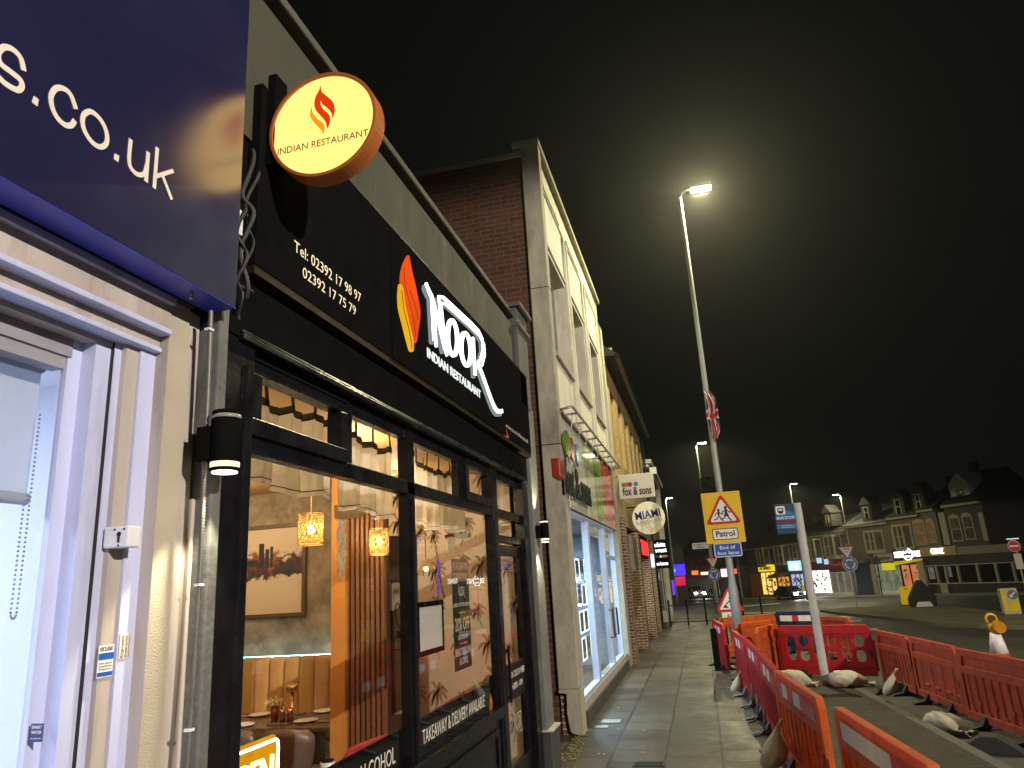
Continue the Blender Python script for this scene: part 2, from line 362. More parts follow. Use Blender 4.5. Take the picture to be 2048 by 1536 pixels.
sheet('block_paving', m_block, lambda y: 0.72, lambda y: kx(y) - 0.16, [-8, 0, 5, 10, 15, 18], 0.0)
kb = MB()
for j in range(57):
    y = -8 + j * 0.92
    if y > 43.5: break
    y1 = y + 0.91; a, b = kx(y), kx(y1)
    vs = [(a - 0.155, y, g(y) - 0.3), (a, y, g(y) - 0.3), (b, y1, g(y1) - 0.3), (b - 0.155, y1, g(y1) - 0.3)]
    vs += [(p[0], p[1], p[2] + 0.306) for p in vs]
    kb.add(vs, [(4, 5, 6, 7), (1, 2, 6, 5), (0, 1, 5, 4), (3, 0, 4, 7), (2, 3, 7, 6)])
struct(kb.build('kerb', m_kerb, bevel=0.012))
# traffic island with its kerb
ip = [(1640, 1219), (1700, 1214), (1780, 1211), (1872, 1211), (1940, 1216), (1990, 1222), (2048, 1231), (2150, 1240), (2150, 1254), (2048, 1251), (1960, 1249), (1872, 1245), (1821, 1238), (1779, 1234), (1700, 1227), (1660, 1223)]
ig = [gnd(px, py, 0.0) for px, py in ip]
mb = MB(); n = len(ig); mb.add([(p.x, p.y, p.z) for p in ig] + [(p.x, p.y, p.z - 0.2) for p in ig], [tuple(range(n))[::-1]] + [(i, (i + 1) % n, n + (i + 1) % n, n + i) for i in range(n)])
struct(mb.build('traffic_island', M('island_asphalt', (0.17, 0.15, 0.095), 0.75, var=0.2, sc=1.0, bump=0.4, bsc=60, dirt=0.3)))
mk = MB()
def gq(pts, dz=-0.126): return [gnd(px, py, dz) for px, py in pts]
for q in [[(1655, 1243), (1690, 1240), (1693, 1242), (1658, 1246)], [(1668, 1239), (1698, 1237), (1701, 1239), (1671, 1241)], [(1700, 1240), (1722, 1239), (1724, 1242), (1702, 1243)],
          [(2012, 1252), (2048, 1254), (2060, 1256), (2013, 1255)], [(1480, 1226), (1640, 1222), (1640, 1223.3), (1480, 1227.5)], [(1470, 1213), (1560, 1206), (1562, 1207), (1470, 1215)], [(1735, 1258), (1752, 1256), (1758, 1259), (1738, 1261)]]:
    p = gq(q); mk.quad(*p)
struct(mk.build('road_marking', m_mark))
cv = MB(); p = onz(1298, 1529); cv.box(p.x - 0.19, p.x + 0.19, p.y - 0.12, p.y + 0.12, 0.001, 0.008)
for i in range(9): cv.box(p.x - 0.16, p.x + 0.16, p.y - 0.1 + i * 0.023, p.y - 0.088 + i * 0.023, 0.008, 0.012)
tag(cv.build('drain_grate', M('cast_iron', (0.035, 0.035, 0.033), 0.5, metal=0.6, var=0.3), loc=(p.x, p.y, 0)), 'small dark iron grate set in the pavement slabs near the restaurant', 'drain')
for q, w, lab in (((1222, 1443), 0.3, 'larger steel utility cover in the pavement below the estate agent window'), ((1203, 1454), 0.2, 'smaller pale utility cover in the pavement beside the concrete pillar')):
    p = onz(*q); c2 = MB(); c2.box(p.x - w / 2, p.x + w / 2, p.y - w * .42, p.y + w * .42, 0.001, 0.009); c2.box(p.x - w * .06, p.x + w * .06, p.y - .03, p.y + .03, 0.009, 0.013)
    tag(c2.build('utility_cover', m_steel, loc=(p.x, p.y, 0)), lab, 'utility cover', 'utility covers in the pavement')
lt = MB()
for i in range(46):
    x = random.uniform(-1.9, 0.6); y = random.uniform(8.5, 22); a = random.uniform(0, 3); r = random.uniform(0.008, 0.022)
    lt.poly([(r * math.cos(t), r * 0.6 * math.sin(t)) for t in (0, 1.3, 2.4, 3.6, 5)], 0.004, T=fr((x, y, 0.001), (math.cos(a), math.sin(a), 0), (-math.sin(a), math.cos(a), 0)))
o = lt.build('litter', m_paper); tag(o, 'tiny pale scraps of litter scattered on the pavement', 'litter'); o['kind'] = 'stuff'
lt = MB()
for i in range(240):
    t = random.random(); y = 9.7 + 1.6 * t; x = -1.98 + random.uniform(-0.06, 0.22) * (1 - 0.4 * t); r = random.uniform(0.008, 0.026); a = random.uniform(0, 6)
    lt.poly([(r * math.cos(k), r * 0.55 * math.sin(k)) for k in (0, 1.2, 2.5, 3.8, 5)], 0.006, T=fr((x, y, 0.001 + random.random() * 0.012), (math.cos(a), math.sin(a), random.uniform(-.4, .4)), (-math.sin(a), math.cos(a), 0)))
o = lt.build('dead_leaves', M('dead_leaves', (0.20, 0.16, 0.08), 0.8, var=0.4, sc=30)); tag(o, 'drift of dead leaves and dirt against the foot of the concrete pillar', 'leaves'); o['kind'] = 'stuff'

# ------------------------------------------------------------------ shop with the blue sign (nearest)
def kk(px, py=1300.0): return onx(px, py, -1.0).y
est = thing('estate_office', 'white framed shop under a dark blue sign, nearest the viewer', 'shop', (-1.95, 1.5, 0))
XPIL = 2.06
cols = [(337, 'F', 0), (293, 'R', 1), (267, 'F', 2), (233, 'F', 3), (200, 'R', 3), (190, 'F', 2), (173, 'R', 4), (166, 'F', 2), (132, 'R', 2), (102, 'F', 2), (72, 'R', 2), (63, 'F', 4)]
X = -XPIL; y = XPIL * kk(337); pts = [(X, y)]; segs = []; cor = []
nxt = {233: -0.012, 190: -0.02, 166: -0.03}
for i in range(1, len(cols)):
    px, kind, mi = cols[i]
    typ = cols[i - 1][1]
    if typ == 'F':
        ny = -X * kk(px); segs.append((X, y, X, ny, cols[i - 1][2])); y = ny
        if px in nxt: X += nxt[px]
    else:
        nX = -y / kk(px); segs.append((X, y, nX, y, cols[i - 1][2])); X = nX
segs.append((X, y, X, -4.0, 5))
XGB = X
mats_b = [m_rough, m_cream_paint, m_bluelit_white, m_cream_paint, m_gasket]
bynm = {0: 'pillar', 1: 'pillar_return', 2: 'window_frame', 3: 'shutter_guide', 4: 'window_seal'}
frames = {}
ZT = yz(297, 640, -2.0)[1]
for (xa, ya, xb, yb, mi) in segs:
    if mi == 5: continue
    mb = frames.setdefault(mi, MB())
    # a solid strip behind the visible face
    zt = 3.452 if ya > 2.44 else H + 1.05 * XPIL / 1.95 if ya > 2.27 else H + .98 * XPIL / 1.95 if ya > 2.19 else H + .95 * XPIL / 1.95
    if abs(xa - xb) < 1e-6: mb.box(xa - 0.03, xa, yb + 0.002, ya, 0.0, zt)
    else: mb.box(xb, xa - .0006, ya - 0.0006, ya + 0.03, 0.0, zt)
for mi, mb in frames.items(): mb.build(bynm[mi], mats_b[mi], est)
yP = XPIL * kk(337)
mb = MB(); mb.box(-2.12, -2.068, yP, 2.068 * kk(362), 0, 3.45); mb.build('pillar_edge', m_cream_paint, est, bevel=0.006); mb = MB(); mb.box(-2.08, -2.045, 2.06 * kk(362), 2.05 * kk(373), 0, 2.62); mb.build('edge_board', m_cream_paint, est, bevel=0.006)
# header beams: bands running along the shop above the window
yR = XPIL * kk(293)
hd = MB()
kz = XPIL / 1.95
bands = [(-2.03, 3.452, 3.42, 2), (-2.055, 3.42, H + 1.05 * kz, 3), (-2.04, H + 1.05 * kz, H + 1.028 * kz, 2), (-2.10, H + 1.028 * kz, H + .98 * kz, 3), (-2.085, H + .98 * kz, H + .96 * kz, 2), (-2.16, H + .96 * kz, H + .94 * kz, 3)]
hm = {2: MB(), 3: MB()}
for X_, z1, z0, mi in bands: hm[mi].box(X_ - 0.2, X_, -4.0, yR - 0.004, z0, z1)
hm[2].build('lintel_moulding', m_bluelit_white, est, bevel=0.004); hm[3].build('lintel', m_cream_paint, est)
zw = H + .939 * kz
mb = MB(); mb.box(XGB - 0.05, -2.105 * kz, -4.0, 2.02 * kz, zw - 0.07, zw); mb.box(XGB - 0.05, -2.115 * kz, -4, 2.005 * kz, zw - 0.12, zw - 0.07); mb.build('window_head', M('grey_window_head', (0.30, 0.30, 0.34), 0.5, var=0.2, dirt=0.5, stretch=(1, .3, 1)), est)
mb = MB(); mb.quad((XGB, -4, 0.3), (XGB, 2.14, 0.3), (XGB, 2.14, 3.15), (XGB, -4, 3.15)); mb.build('window_pane', GLASS('frosted_shop_glass', (0.93, 0.95, 0.98), 0.05), est)
mb = MB(); mb.box(-2.6, -1.96, -4, 1.7, 0, 0.3); mb.box(-2.7, -2.0, -4, -3.9, 0, 3.3); mb.build('stall_riser', m_bluelit_white, est)
# lit room behind
mw = M('white_room_wall', (0.74, 0.76, 0.80), 0.7, var=0.03)
mb = MB(); x0, x1, y0, y1 = -5.5, XGB - 0.02, -3.9, 2.6
mb.quad((x0, y0, 0.05), (x1, y0, 0.05), (x1, y1, 0.05), (x0, y1, 0.05)); mb.quad((x0, y0, 3.2), (x0, y1, 3.2), (x1, y1, 3.2), (x1, y0, 3.2))
mb.quad((x0, y0, 0.05), (x0, y1, 0.05), (x0, y1, 3.2), (x0, y0, 3.2)); mb.quad((x0, y1, 0.05), (x1, y1, 0.05), (x1, y1, 3.2), (x0, y1, 3.2)); mb.quad((x0, y0, 0.05), (x0, y0, 3.2), (x1, y0, 3.2), (x1, y0, 0.05))
mb.build('room', mw, est)
XBL = XGB - 0.1; yBL = yz(88, 700, XBL)[0]; zBL = yz(30, 985, XBL)[1]
mb = MB(); mb.quad((XBL, -3.8, zBL), (XBL, yBL, zBL), (XBL, yBL, 3.12), (XBL, -3.8, 3.12)); mb.cyl((XBL, -3.8, zBL - .02), (XBL, yBL, zBL - .02), 0.022); mb.cyl((XBL, -3.8, 3.10), (XBL, yBL, 3.10), 0.03)
bl = mb.build('roller_blind', M('grey_roller_blind', (0.50, 0.52, 0.56), 0.8, var=0.06, trans=0.4), None, loc=(XGB - .1, 1, 2.1)); tag(bl, 'pale roller blind half lowered behind the left shop window', 'blind')
XC = XGB - 0.06
ch = MB(); zb = yz(18, 1238, XC)[1]; ya_, yb_ = yz(24, 1150, XC)[0], yz(42, 1150, XC)[0]
lo = [(XC, ya_, 2.9)] + [(XC, ya_, 2.9 - 0.02 * i) for i in range(1, int((2.9 - zb - .03) / 0.02))]
n = int((2.9 - zb) / 0.016)
for i in range(n):
    z = 2.9 - i * 0.016
    for yy in ((ya_ + 0.012, yb_) if z < zBL - .03 else (yb_,)): ch.ball((XC, yy, max(z, zb + 0.02)), 0.0045, 6, 4)
for i in range(7):
    a = math.pi * i / 6; ch.ball((XC, (ya_ + .012 + yb_) / 2 - math.cos(a) * (yb_ - ya_ - .012) / 2, zb + 0.02 - math.sin(a) * 0.02), 0.0045, 6, 4)
ch.build('bead_chain', M('grey_bead_chain', (0.25, 0.26, 0.3), 0.4), bl)
# fascia sign
XB = -1.88
ye = onx(500, 0, XB).y; z0 = onx(463, 613, XB).z; zback = z0
mb = MB(); mb.box(XB - 0.03, XB, -6.0, ye, z0 + 0.004, 5.6)
sign = thing('shop_sign', 'dark blue shop fascia sign ending in s.co.uk in cream letters', 'sign', (XB, 1.5, z0))
mb.build('sign_panel', m_blue_panel, sign, bevel=0.003)
mb = MB(); mb.box(-2.017, XB - 0.0, -6.0, ye, z0, z0 + 0.003); mb.box(-2.017, -1.995, -6.0, ye - 0.002, z0 + 0.003, 5.6); mb.box(XB - 0.132, XB - 0.032, ye - 0.025, ye - 0.002, z0 + 0.005, 5.58); mb.build('sign_return', m_blue_edge, sign)
mb = MB(); p = onz(375, 590, z0); mb.cyl((XB - 0.07, p.y, z0 - 0.02), (XB - 0.07, p.y, z0 - 0.001), 0.008, 0.012); mb.build('bolt', m_steel, sign)
# letters traced as strokes on the panel: s . c o . u k
TB = FX(XB + 0.001)
def U(cx_, cy_, ox, oy, sc): x, y_ = ox + cx_ / sc, oy + cy_ / sc; return yz(x, y_, XB)
def C1(x, y_): return U(x, y_, 0, 0, 3.0)
lt = MB(); lw = 0.0195
def spl(pts, n=6, closed=False):          # smooth line through points
    out = []; N = len(pts)
    for i in range(N if closed else N - 1):
        p0 = pts[(i - 1) % N] if (closed or i) else pts[0]; p1 = pts[i]; p2 = pts[(i + 1) % N]; p3 = pts[(i + 2) % N] if (closed or i < N - 2) else pts[-1]
        for k in range(n):
            t = k / n; out.append(tuple(0.5 * (2 * p1[j] + (p2[j] - p0[j]) * t + (2 * p0[j] - 5 * p1[j] + 4 * p2[j] - p3[j]) * t * t + (3 * p1[j] - p0[j] - 3 * p2[j] + p3[j]) * t ** 3) for j in (0, 1)))
    if not closed: out.append(tuple(pts[-1]))
    return out
s_ = [(140, 425), (122, 350), (75, 298), (22, 284), (-12, 320), (0, 380), (60, 430), (115, 475), (130, 515), (110, 540), (75, 530), (20, 495), (-20, 450)]
lt.ribbon(spl([C1(*p) for p in s_]), lw, 0.001, TB)
c_ = [(453, 655), (425, 575), (385, 535), (335, 530), (305, 575), (310, 640), (340, 705), (385, 748), (425, 752), (447, 722)]
lt.ribbon(spl([C1(*p) for p in c_]), lw, 0.001, TB)
o_ = [(540, 670), (500, 690), (494, 745), (515, 805), (555, 858), (600, 882), (635, 862), (640, 810), (620, 750), (585, 700)]
lt.ribbon(spl([C1(*p) for p in o_], 5, True), lw, 0.001, TB, closed=True)
for q in ([(200, 575), (230, 597), (222, 640), (188, 614)], [(686, 920), (713, 935), (708, 975), (680, 955)]): lt.poly([C1(*p) for p in q], 0.001, TB)
lt.ribbon(spl([C1(*p) for p in [(783, 835), (773, 940), (780, 1000), (812, 1040), (845, 1050), (868, 1035), (878, 990)]]), lw * .95, 0.001, TB)
lt.ribbon([C1(*p) for p in [(887, 912), (874, 1092)]], lw * .95, 0.0014, TB)
lt.ribbon([C1(*p) for p in [(942, 885), (923, 1130)]], lw * .95, 0.001, TB)
lt.ribbon([C1(*p) for p in [(935, 1058), (1038, 1025)]], lw * .85, 0.0014, TB); lt.ribbon([C1(*p) for p in [(972, 1052), (1028, 1198)]], lw * .85, 0.0017, TB)
lt.build('lettering', m_letter, sign)
# wall above the sign, and the upper part of the building behind the panel
mb = MB(); mb.box(-9, -2.045, -6, ye - 0.06, 3.46, 7.5); mb.build('upper_wall', m_black_pil, est)
# key switch box, stickers
XS = -1.962
def onface(name, px0, py0, px1, py1, X, depth, mat, label, cat, bev=0.004):
    a = yz(px0, py0, X); b = yz(px1, py1, X); mb = MB(); mb.box(X - depth, X, a[0], b[0], b[1], a[1]); o = mb.build(name, mat, None, bevel=bev, loc=(X - depth, (a[0] + b[0]) / 2, b[1])); return tag(o, label, cat)
kb_ = thing('key_switch', 'square white shutter key switch box on the frame beside the cream pillar', 'key switch', (-1.98, yz(236, 1072, -1.9)[0], yz(236, 1072, -1.9)[1]))
kY = 2.113 * kk(220, 1073); kX0, kX1 = -2.113, -kY / kk(256, 1073); kY1 = -kX1 * kk(282, 1073); kz1, kz0 = ony(238, 1052, kY).z, ony(238, 1095, kY).z
mb = MB(); mb.box(kX0 - .03, kX1, kY, kY1, kz0, kz1); mb.build('case', m_white, kb_, bevel=0.006)
xc, zc, kw = (kX0 + kX1) / 2, (kz0 + kz1) / 2, kX1 - kX0; TK = FY(kY - .0005)
mb = MB(); mb.poly([(xc + kw * .11 * math.cos(R(a)), zc + kw * .12 + kw * .11 * math.sin(R(a))) for a in range(-60, 241, 20)] + [(xc - kw * .055, zc - kw * .26), (xc + kw * .055, zc - kw * .26)], .002, T=TK); mb.build('keyhole', m_black_gloss, kb_)
for q, h in ((-.26, .34), (.26, .34), (0, -.4)):
    mb = MB(); mb.cyl((xc + q * kw, kY, zc + h * kw), (xc + q * kw, kY - .002, zc + h * kw), kw * .05, n=8); mb.build('screw', m_black_gloss, kb_)
def sticker(px0, py0, px1, py1, X, base, lab, rows, bmat=None):
    a = yz(px0, py0, X); b = yz(px1, py1, X); t = thing('sticker', lab, 'sticker', (X, a[0], b[1]), group='stickers on the shop frame')
    mb = MB(); mb.box(X - 0.001, X + 0.0015, a[0], b[0], b[1], a[1]); mb.build('backing', base, t); T = FX(X + 0.0015); w = b[0] - a[0]; h = a[1] - b[1]
    mp = MB(); mq = MB(); anyq = False
    for kind, v0, v1, txt in rows:
        if kind == 'bar': mq.box(a[0] + .001, b[0] - .001, b[1] + v0 * h, b[1] + v1 * h, 0, 0.001, T=T); anyq = True
        elif kind == 'side':
            Tv = fr((X + 0.0015, 0, 0), (0, 0, 1), (0, -1, 0)); mp.text(txt, b[1] + 0.05 * h, -(a[0] + v1 * w), (v1 - v0) * w, 0.85 * h, 0.0006, T=Tv)
        else: mp.text(txt, a[0] + w * .08, b[1] + v0 * h, (v1 - v0) * h, w * .84, 0.0006, T=fr((X + 0.0025, 0, 0), (0, 1, 0), (0, 0, 1)))
    if mp.v: mp.build('lettering', bmat or m_sblack, t)
    if anyq: mq.build('bar', m_sblue, t)
    return t
Xsg = segs[2][0] if False else None
XA = [s for s in segs if s[4] == 3][0][0]
sticker(198, 1292, 223, 1352, -2.0145 * kz + .0015, m_white, 'white sticker with a blue band low on the shutter guide', [('t', 0.82, 0.97, 'NIOLAND'), ('bar', 0.55, 0.76, ''), ('t', 0.42, 0.47, 'Roller shutters'), ('t', 0.33, 0.38, 'Installation'), ('t', 0.24, 0.29, 'Repairs'), ('bar', 0.04, 0.17, '')])
sticker(240, 1268, 262, 1315, -2.0030 * kz + .0005, m_paper, 'torn white sticker reading Shutter Service sideways beside the cream pillar', [('side', 0.12, 0.30, 'Engineers'), ('side', 0.40, 0.58, 'Shutter Service'), ('side', 0.68, 0.76, 'repairs and installation')])
yq = segs[-2][1] - .001; xa_, xb_ = -yq / kk(61, 1465), -yq / kk(86, 1465); za_, zb2 = ony(73, 1447, yq).z, ony(73, 1484, yq).z
t = thing('sticker', 'small navy sticker low on the white window frame', 'sticker', (xa_, yq, zb2), group='stickers on the shop frame'); mb = MB(); mb.box(xa_, xb_, yq - .001, yq + .001, zb2, za_); mb.build('backing', M('navy_sticker', (0.03, 0.04, 0.12), 0.5), t)
for k, tx in enumerate(('SMART', 'WATER', 'notice')): mb = MB(); mb.text(tx, (xa_ + xb_) / 2, zb2 + (za_ - zb2) * (.72 - .28 * k), (za_ - zb2) * (.18 if k < 2 else .08), (xb_ - xa_) * .8, .0006, T=FY(yq - .0015), al='C'); mb.build('lettering', m_white, t)
# flexible conduit
XN = -1.955
cd = MB(); pp = [yz(417, 622, XN), yz(412, 760, XN), yz(404, 930, XN), yz(394, 1150, XN), yz(382, 1350, XN), yz(369, 1536, XN)]
line = spl(pp, 24); L3 = [(XN + 0.012, q[0], q[1]) for q in line]
tot = len(L3)
dense = []
for i in range(len(L3) - 1):
    for k in range(3): t = k / 3; dense.append(tuple(L3[i][j] * (1 - t) + L3[i + 1][j] * t for j in range(3)))
cd.tube(dense, [0.0125 if i % 2 else 0.0078 for i in range(len(dense))], 8)
cdo = cd.build('flexible_conduit', M('grey_conduit', (0.16, 0.15, 0.135), 0.45, metal=0.3), None, loc=L3[-1]); tag(cdo, 'ribbed grey conduit running down between cream pillar and dark pilaster', 'conduit')
cl = MB()
for q in [(413, 660), (404, 885), (392, 1170), (372, 1460)]:
    yy, z_ = yz(q[0], q[1], XN); cl = MB(); cl.box(XN, XN + 0.026, yy - 0.014, yy + 0.016, z_ - 0.005, z_ + 0.005); cl.build('clip', m_white, cdo)
# ------------------------------------------------------------------ restaurant building
XF, XW, XG, XP = -1.95, -2.08, -2.12, -1.97
rest = thing('restaurant_building', 'single storey black painted restaurant front with olive rendered parapet', 'building', (-2.1, 6, 0))
yL = yz(388, 1300, XP)[0]; yJ = yz(428, 1300, XP)[0]
yS = 3.03                                  # inner edge of left jamb
Y0, Y1 = 2.88, 9.08; FZ0, FZ1 = 3.79, 4.83
mb = MB(); mb.box(-2.12, XP, 2.66, yJ, 0, 3.80); mb.build('near_pilaster', m_black_pil, rest, bevel=0.01)
mb = MB(); mb.box(-2.30, XP, 9.06, 9.48, 0, 4.45); mb.build('far_pilaster', M('grey_green_pilaster', (0.17, 0.18, 0.16), 0.6, var=0.2, bump=0.3, bsc=30, dirt=0.3), rest, bevel=0.012)
mb = MB(); mb.box(-2.2, -1.92, 9.05, 9.52, 0, 0.46); mb.build('plinth', M('plinth_paint', (0.06, 0.062, 0.06), 0.6, var=0.2, bump=0.3, dirt=0.3), rest, bevel=0.012)
mb = MB(); mb.box(-2.2, -1.90, 9.04, 9.53, 0.46, 0.485); mb.build('plinth_cap', m_cream_paint, rest, bevel=0.004)
mb = MB(); mb.box(-2.3, -2.02, 2.66, 9.46, 3.42, 4.5); mb.build('frieze', m_black_matt, rest)
mb = MB(); mb.box(-2.06, -2.0, yS - .15, 8.95, 3.405, 3.44); mb.box(-2.06, -2.008, yS - .15, 8.95, 3.44, 3.46); mb.build('cornice_moulding', m_black_gloss, rest, bevel=0.006)
pz = [yz(940, v, -1.99)[1] for v in (531, 518, 508)]
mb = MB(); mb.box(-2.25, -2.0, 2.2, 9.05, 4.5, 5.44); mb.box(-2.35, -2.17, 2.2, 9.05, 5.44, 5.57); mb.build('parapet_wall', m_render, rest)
mb = MB(); mb.box(-2.4, -1.985, 2.2, 8.72, 5.57, 5.64); mb.build('coping', M('coping_stone', (0.085, 0.085, 0.06), 0.9, var=0.2, bump=0.5, bsc=30, dirt=0.5), rest, bevel=0.012)
mb = MB(); mb.box(-2.4, -1.95, 8.72, 9.30, 4.4, pz[2] + .09); mb.box(-2.42, -1.88, 8.68, 9.36, pz[2] + .09, pz[2] + .15); mb.box(-2.40, -1.91, 8.70, 9.33, pz[1] - .12, pz[1] - 0.06); mb.build('parapet_pier', M('dark_pier_render', (0.10, 0.105, 0.095), 0.85, var=0.2, bump=0.3, dirt=0.4), rest, bevel=0.01)
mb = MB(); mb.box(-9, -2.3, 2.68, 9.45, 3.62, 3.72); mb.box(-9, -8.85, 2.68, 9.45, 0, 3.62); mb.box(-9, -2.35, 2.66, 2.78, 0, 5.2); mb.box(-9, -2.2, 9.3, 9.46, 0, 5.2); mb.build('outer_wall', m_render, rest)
# black timber front: bars are one painted frame, panes and casements are separate parts
fm = MB()
def bar(y0, y1, z0, z1, d=0.0): fm.box(-2.15, XW + d, y0, y1, z0, z1)
bar(yJ - .02, yS, 0, 3.42, 0.05)
bar(yS, 8.78, 3.31, 3.42); bar(yS, 8.78, 2.885, 2.985, 0.012)
bar(5.10, 5.245, 0.0, 3.42, 0.012); bar(7.42, 7.66, 0.0, 3.42, 0.02); bar(8.78, 9.06, 0, 3.42, 0.05)
bar(4.06, 4.20, 2.985, 3.31); bar(6.38, 6.52, 2.985, 3.31)
bar(yS, 7.42, 0.93, 1.02, 0.05); bar(7.66, 8.78, 2.62, 2.70, 0.01)
for d in (0.045, 0.07): fm.box(XW, XW + 0.03, 5.17 - d / 2, 5.17 - d / 2 + .012, 0.1, 2.85); fm.box(XW + .0, XW + 0.028, 7.54 - d, 7.54 - d + .014, 0.1, 2.85); fm.box(XW + .03, XW + 0.058, yS - .05 - d / 2, yS - .05 - d / 2 + .012, 0.1, 3.3)
fm.build('window_frame', m_black_gloss, rest, bevel=0.006)
mb = MB(); mb.box(-2.16, XW - 0.005, yS, 5.08, 0, 0.93); mb.box(-2.16, XW - 0.005, 5.26, 7.42, 0, 0.93)
for a, b in ((yS + .12, 5.0), (5.36, 7.32)):
    mb.box(XW - .005, XW + .012, a, b, 0.78, 0.84); mb.box(XW - .005, XW + .012, a, b, 0.1, 0.16); mb.box(XW - .005, XW + .012, a, a + .06, .16, .78); mb.box(XW - .005, XW + .012, b - .06, b, .16, .78)
mb.build('stall_riser', m_black_gloss, rest, bevel=0.004)
def pane(y0, y1, z0, z1, nm='window_pane', X=XG, par=None):
    m = MB(); m.quad((X, y0, z0), (X, y1, z0), (X, y1, z1), (X, y0, z1)); return m.build(nm, m_glass, par or rest)
pane(yS, 5.08, 1.02, 2.885); pane(5.26, 7.42, 1.02, 2.885); pane(4.20, 5.08, 2.985, 3.31, 'top_light'); pane(5.26, 6.38, 2.985, 3.31, 'top_light'); pane(7.66, 8.78, 2.985, 3.31, 'top_light'); pane(7.66, 8.78, 2.70, 2.885, 'top_light')
for a, b in ((yS + .005, 4.06), (6.52, 7.41)):
    m = MB(); X0, X1 = XW - 0.06, XW + 0.038; w = 0.085
    m.box(X0, X1, a, b, 2.97, 2.97 + w); m.box(X0, X1, a, b, 3.345 - w * .7, 3.345); m.box(X0, X1, a, a + w, 2.97 + w, 3.345 - w * .7); m.box(X0, X1, b - w, b, 2.97 + w, 3.345 - w * .7); m.box(X1 - 0.015, X1 + 0.012, a, b, 3.345, 3.362)
    c = m.build('casement', m_black_gloss, rest, bevel=0.004); pane(a + w, b - w, 2.97 + w, 3.345 - w * .7, 'casement_pane', XW - 0.01, c)
for a, b in ((yS, 5.08), (5.26, 7.42)):
    m = MB(); m.box(XG - 0.006, XG - 0.003, a, b, 1.02, 1.27); m.build('window_vinyl', m_black_matt, rest)
vt = MB(); TG = FX(XG + 0.002)
a = yz(845, 1490, XG); b = yz(970, 1430, XG)
m_vin = M('white_vinyl', (0.75, 0.72, 0.66), 0.5); vt.text('TAKEAWAY & DELIVERY AVAILABLE', a[0], 1.085, 0.105, b[0] - a[0], 0.001, T=TG); vt.build('window_lettering', m_vin, rest); vt = MB()
b = yz(790, 1512, XG); vt.text('BRING YOUR OWN ALCOHOL', b[0], 1.085, 0.105, 1.62, 0.001, T=TG, al='R')
vt.build('window_lettering', m_vin, rest)
def flame(TT, ox, oz, h, mbr, mby, d=0.003):
    k = h
    red = [(0.02, 1.0), (0.05, .92), (.14, .83), (.24, .72), (.28, .60), (.27, .47), (.23, .35), (.235, .45), (.2, .55), (.1, .64), (.02, .72), (-.0, .76), (.0, .70), (.08, .58), (.16, .46), (.18, .36), (.17, .26), (.12, .17), (.10, .26), (.03, .38), (-.07, .48), (-.13, .58), (-.15, .68), (-.1, .82), (-.02, .92)]
    yel = [(-.2, .58), (-.18, .48), (-.08, .36), (.03, .26), (.07, .16), (.05, .03), (0, .11), (-.12, .22), (-.22, .34), (-.235, .46)]
    mbr.poly([(ox + p[0] * k, oz + p[1] * k) for p in red], d, T=TT); mby.poly([(ox + p[0] * k, oz + p[1] * k) for p in yel], d, T=TT)
r_, y_ = MB(), MB(); p = yz(982, 1432, XG); flame(TG, p[0], p[1], 0.2, r_, y_)
for v in y_.v: r_.v.append(v)
r_.f += [[i + len(r_.v) - len(y_.v) for i in f] for f in y_.f]; r_.mi += y_.mi; r_.sm += y_.sm
r_.build('flame_vinyl', M('orange_vinyl', (0.6, 0.22, 0.05), 0.5), rest)
# door
dr = MB(); X0, X1 = XW - 0.07, XW - 0.015
for q in ((7.68, 7.80, 0.05, 2.6), (8.66, 8.77, 0.05, 2.6), (7.80, 8.66, 2.48, 2.6), (7.80, 8.66, 0.05, 0.35), (7.80, 8.66, 0.98, 1.34)): dr.box(X0, X1, *q)
door = dr.build('door', m_black_gloss, rest, bevel=0.006)
pane(7.8, 8.66, 1.34, 2.48, 'door_pane', XW - .04, door); pane(7.8, 8.66, 0.35, 0.98, 'door_pane', XW - .04, door)
m = MB(); m.cyl((X1 + .05, 7.74, 1.0), (X1 + .05, 7.74, 1.55), 0.014); m.cyl((X1, 7.74, 1.05), (X1 + .05, 7.74, 1.05), .01); m.cyl((X1, 7.74, 1.5), (X1 + .05, 7.74, 1.5), .01); m.build('door_handle', m_black_gloss, door)
m = MB(); TD = FX(X1 + 0.001); m.text('OPEN 7 DAYS A WEEK', 8.23, 1.20, 0.07, 0.72, 0.001, T=TD, al='C'); m.build('door_lettering', m_vin, door); m = MB(); m.text('4:30PM - 11PM', 8.23, 1.08, 0.065, 0.46, 0.001, T=TD, al='C'); m.build('door_lettering', m_vin, door)
NO = [([(0.03, 1.0), (.10, .9), (.1, .2)], 1), ([(.1, .75), (.27, .12)], 1), ([(.27, .12), (.24, .8), (.86, .8)], 1), ([(.86, .8), (.93, .7), (.86, .55), (.8, .52)], 0), ([(.74, .7), (.75, .15)], 1), ([(.8, .5), (.95, .0), (1.0, -.02)], 0)]
def noor(mb, TT, ox, oz, w, h, lw, d):
    for pts, straight in NO:
        q = [(ox + p[0] * w, oz + p[1] * h) for p in pts]; mb.ribbon(q if straight else spl(q, 5), lw, d, TT)
    for c in (.39, .6): mb.ribbon([(ox + (c + .095 * math.cos(2 * math.pi * i / 20)) * w, oz + (.44 + .27 * math.sin(2 * math.pi * i / 20)) * h) for i in range(20)], lw, d, TT, closed=True)
m = MB(); noor(m, FX(XW - .036), 8.05, 0.62, 0.38, 0.24, 0.012, 0.001); m.build('etched_lettering', M('etched_vinyl', (0.5, 0.45, 0.36), 0.6), door)
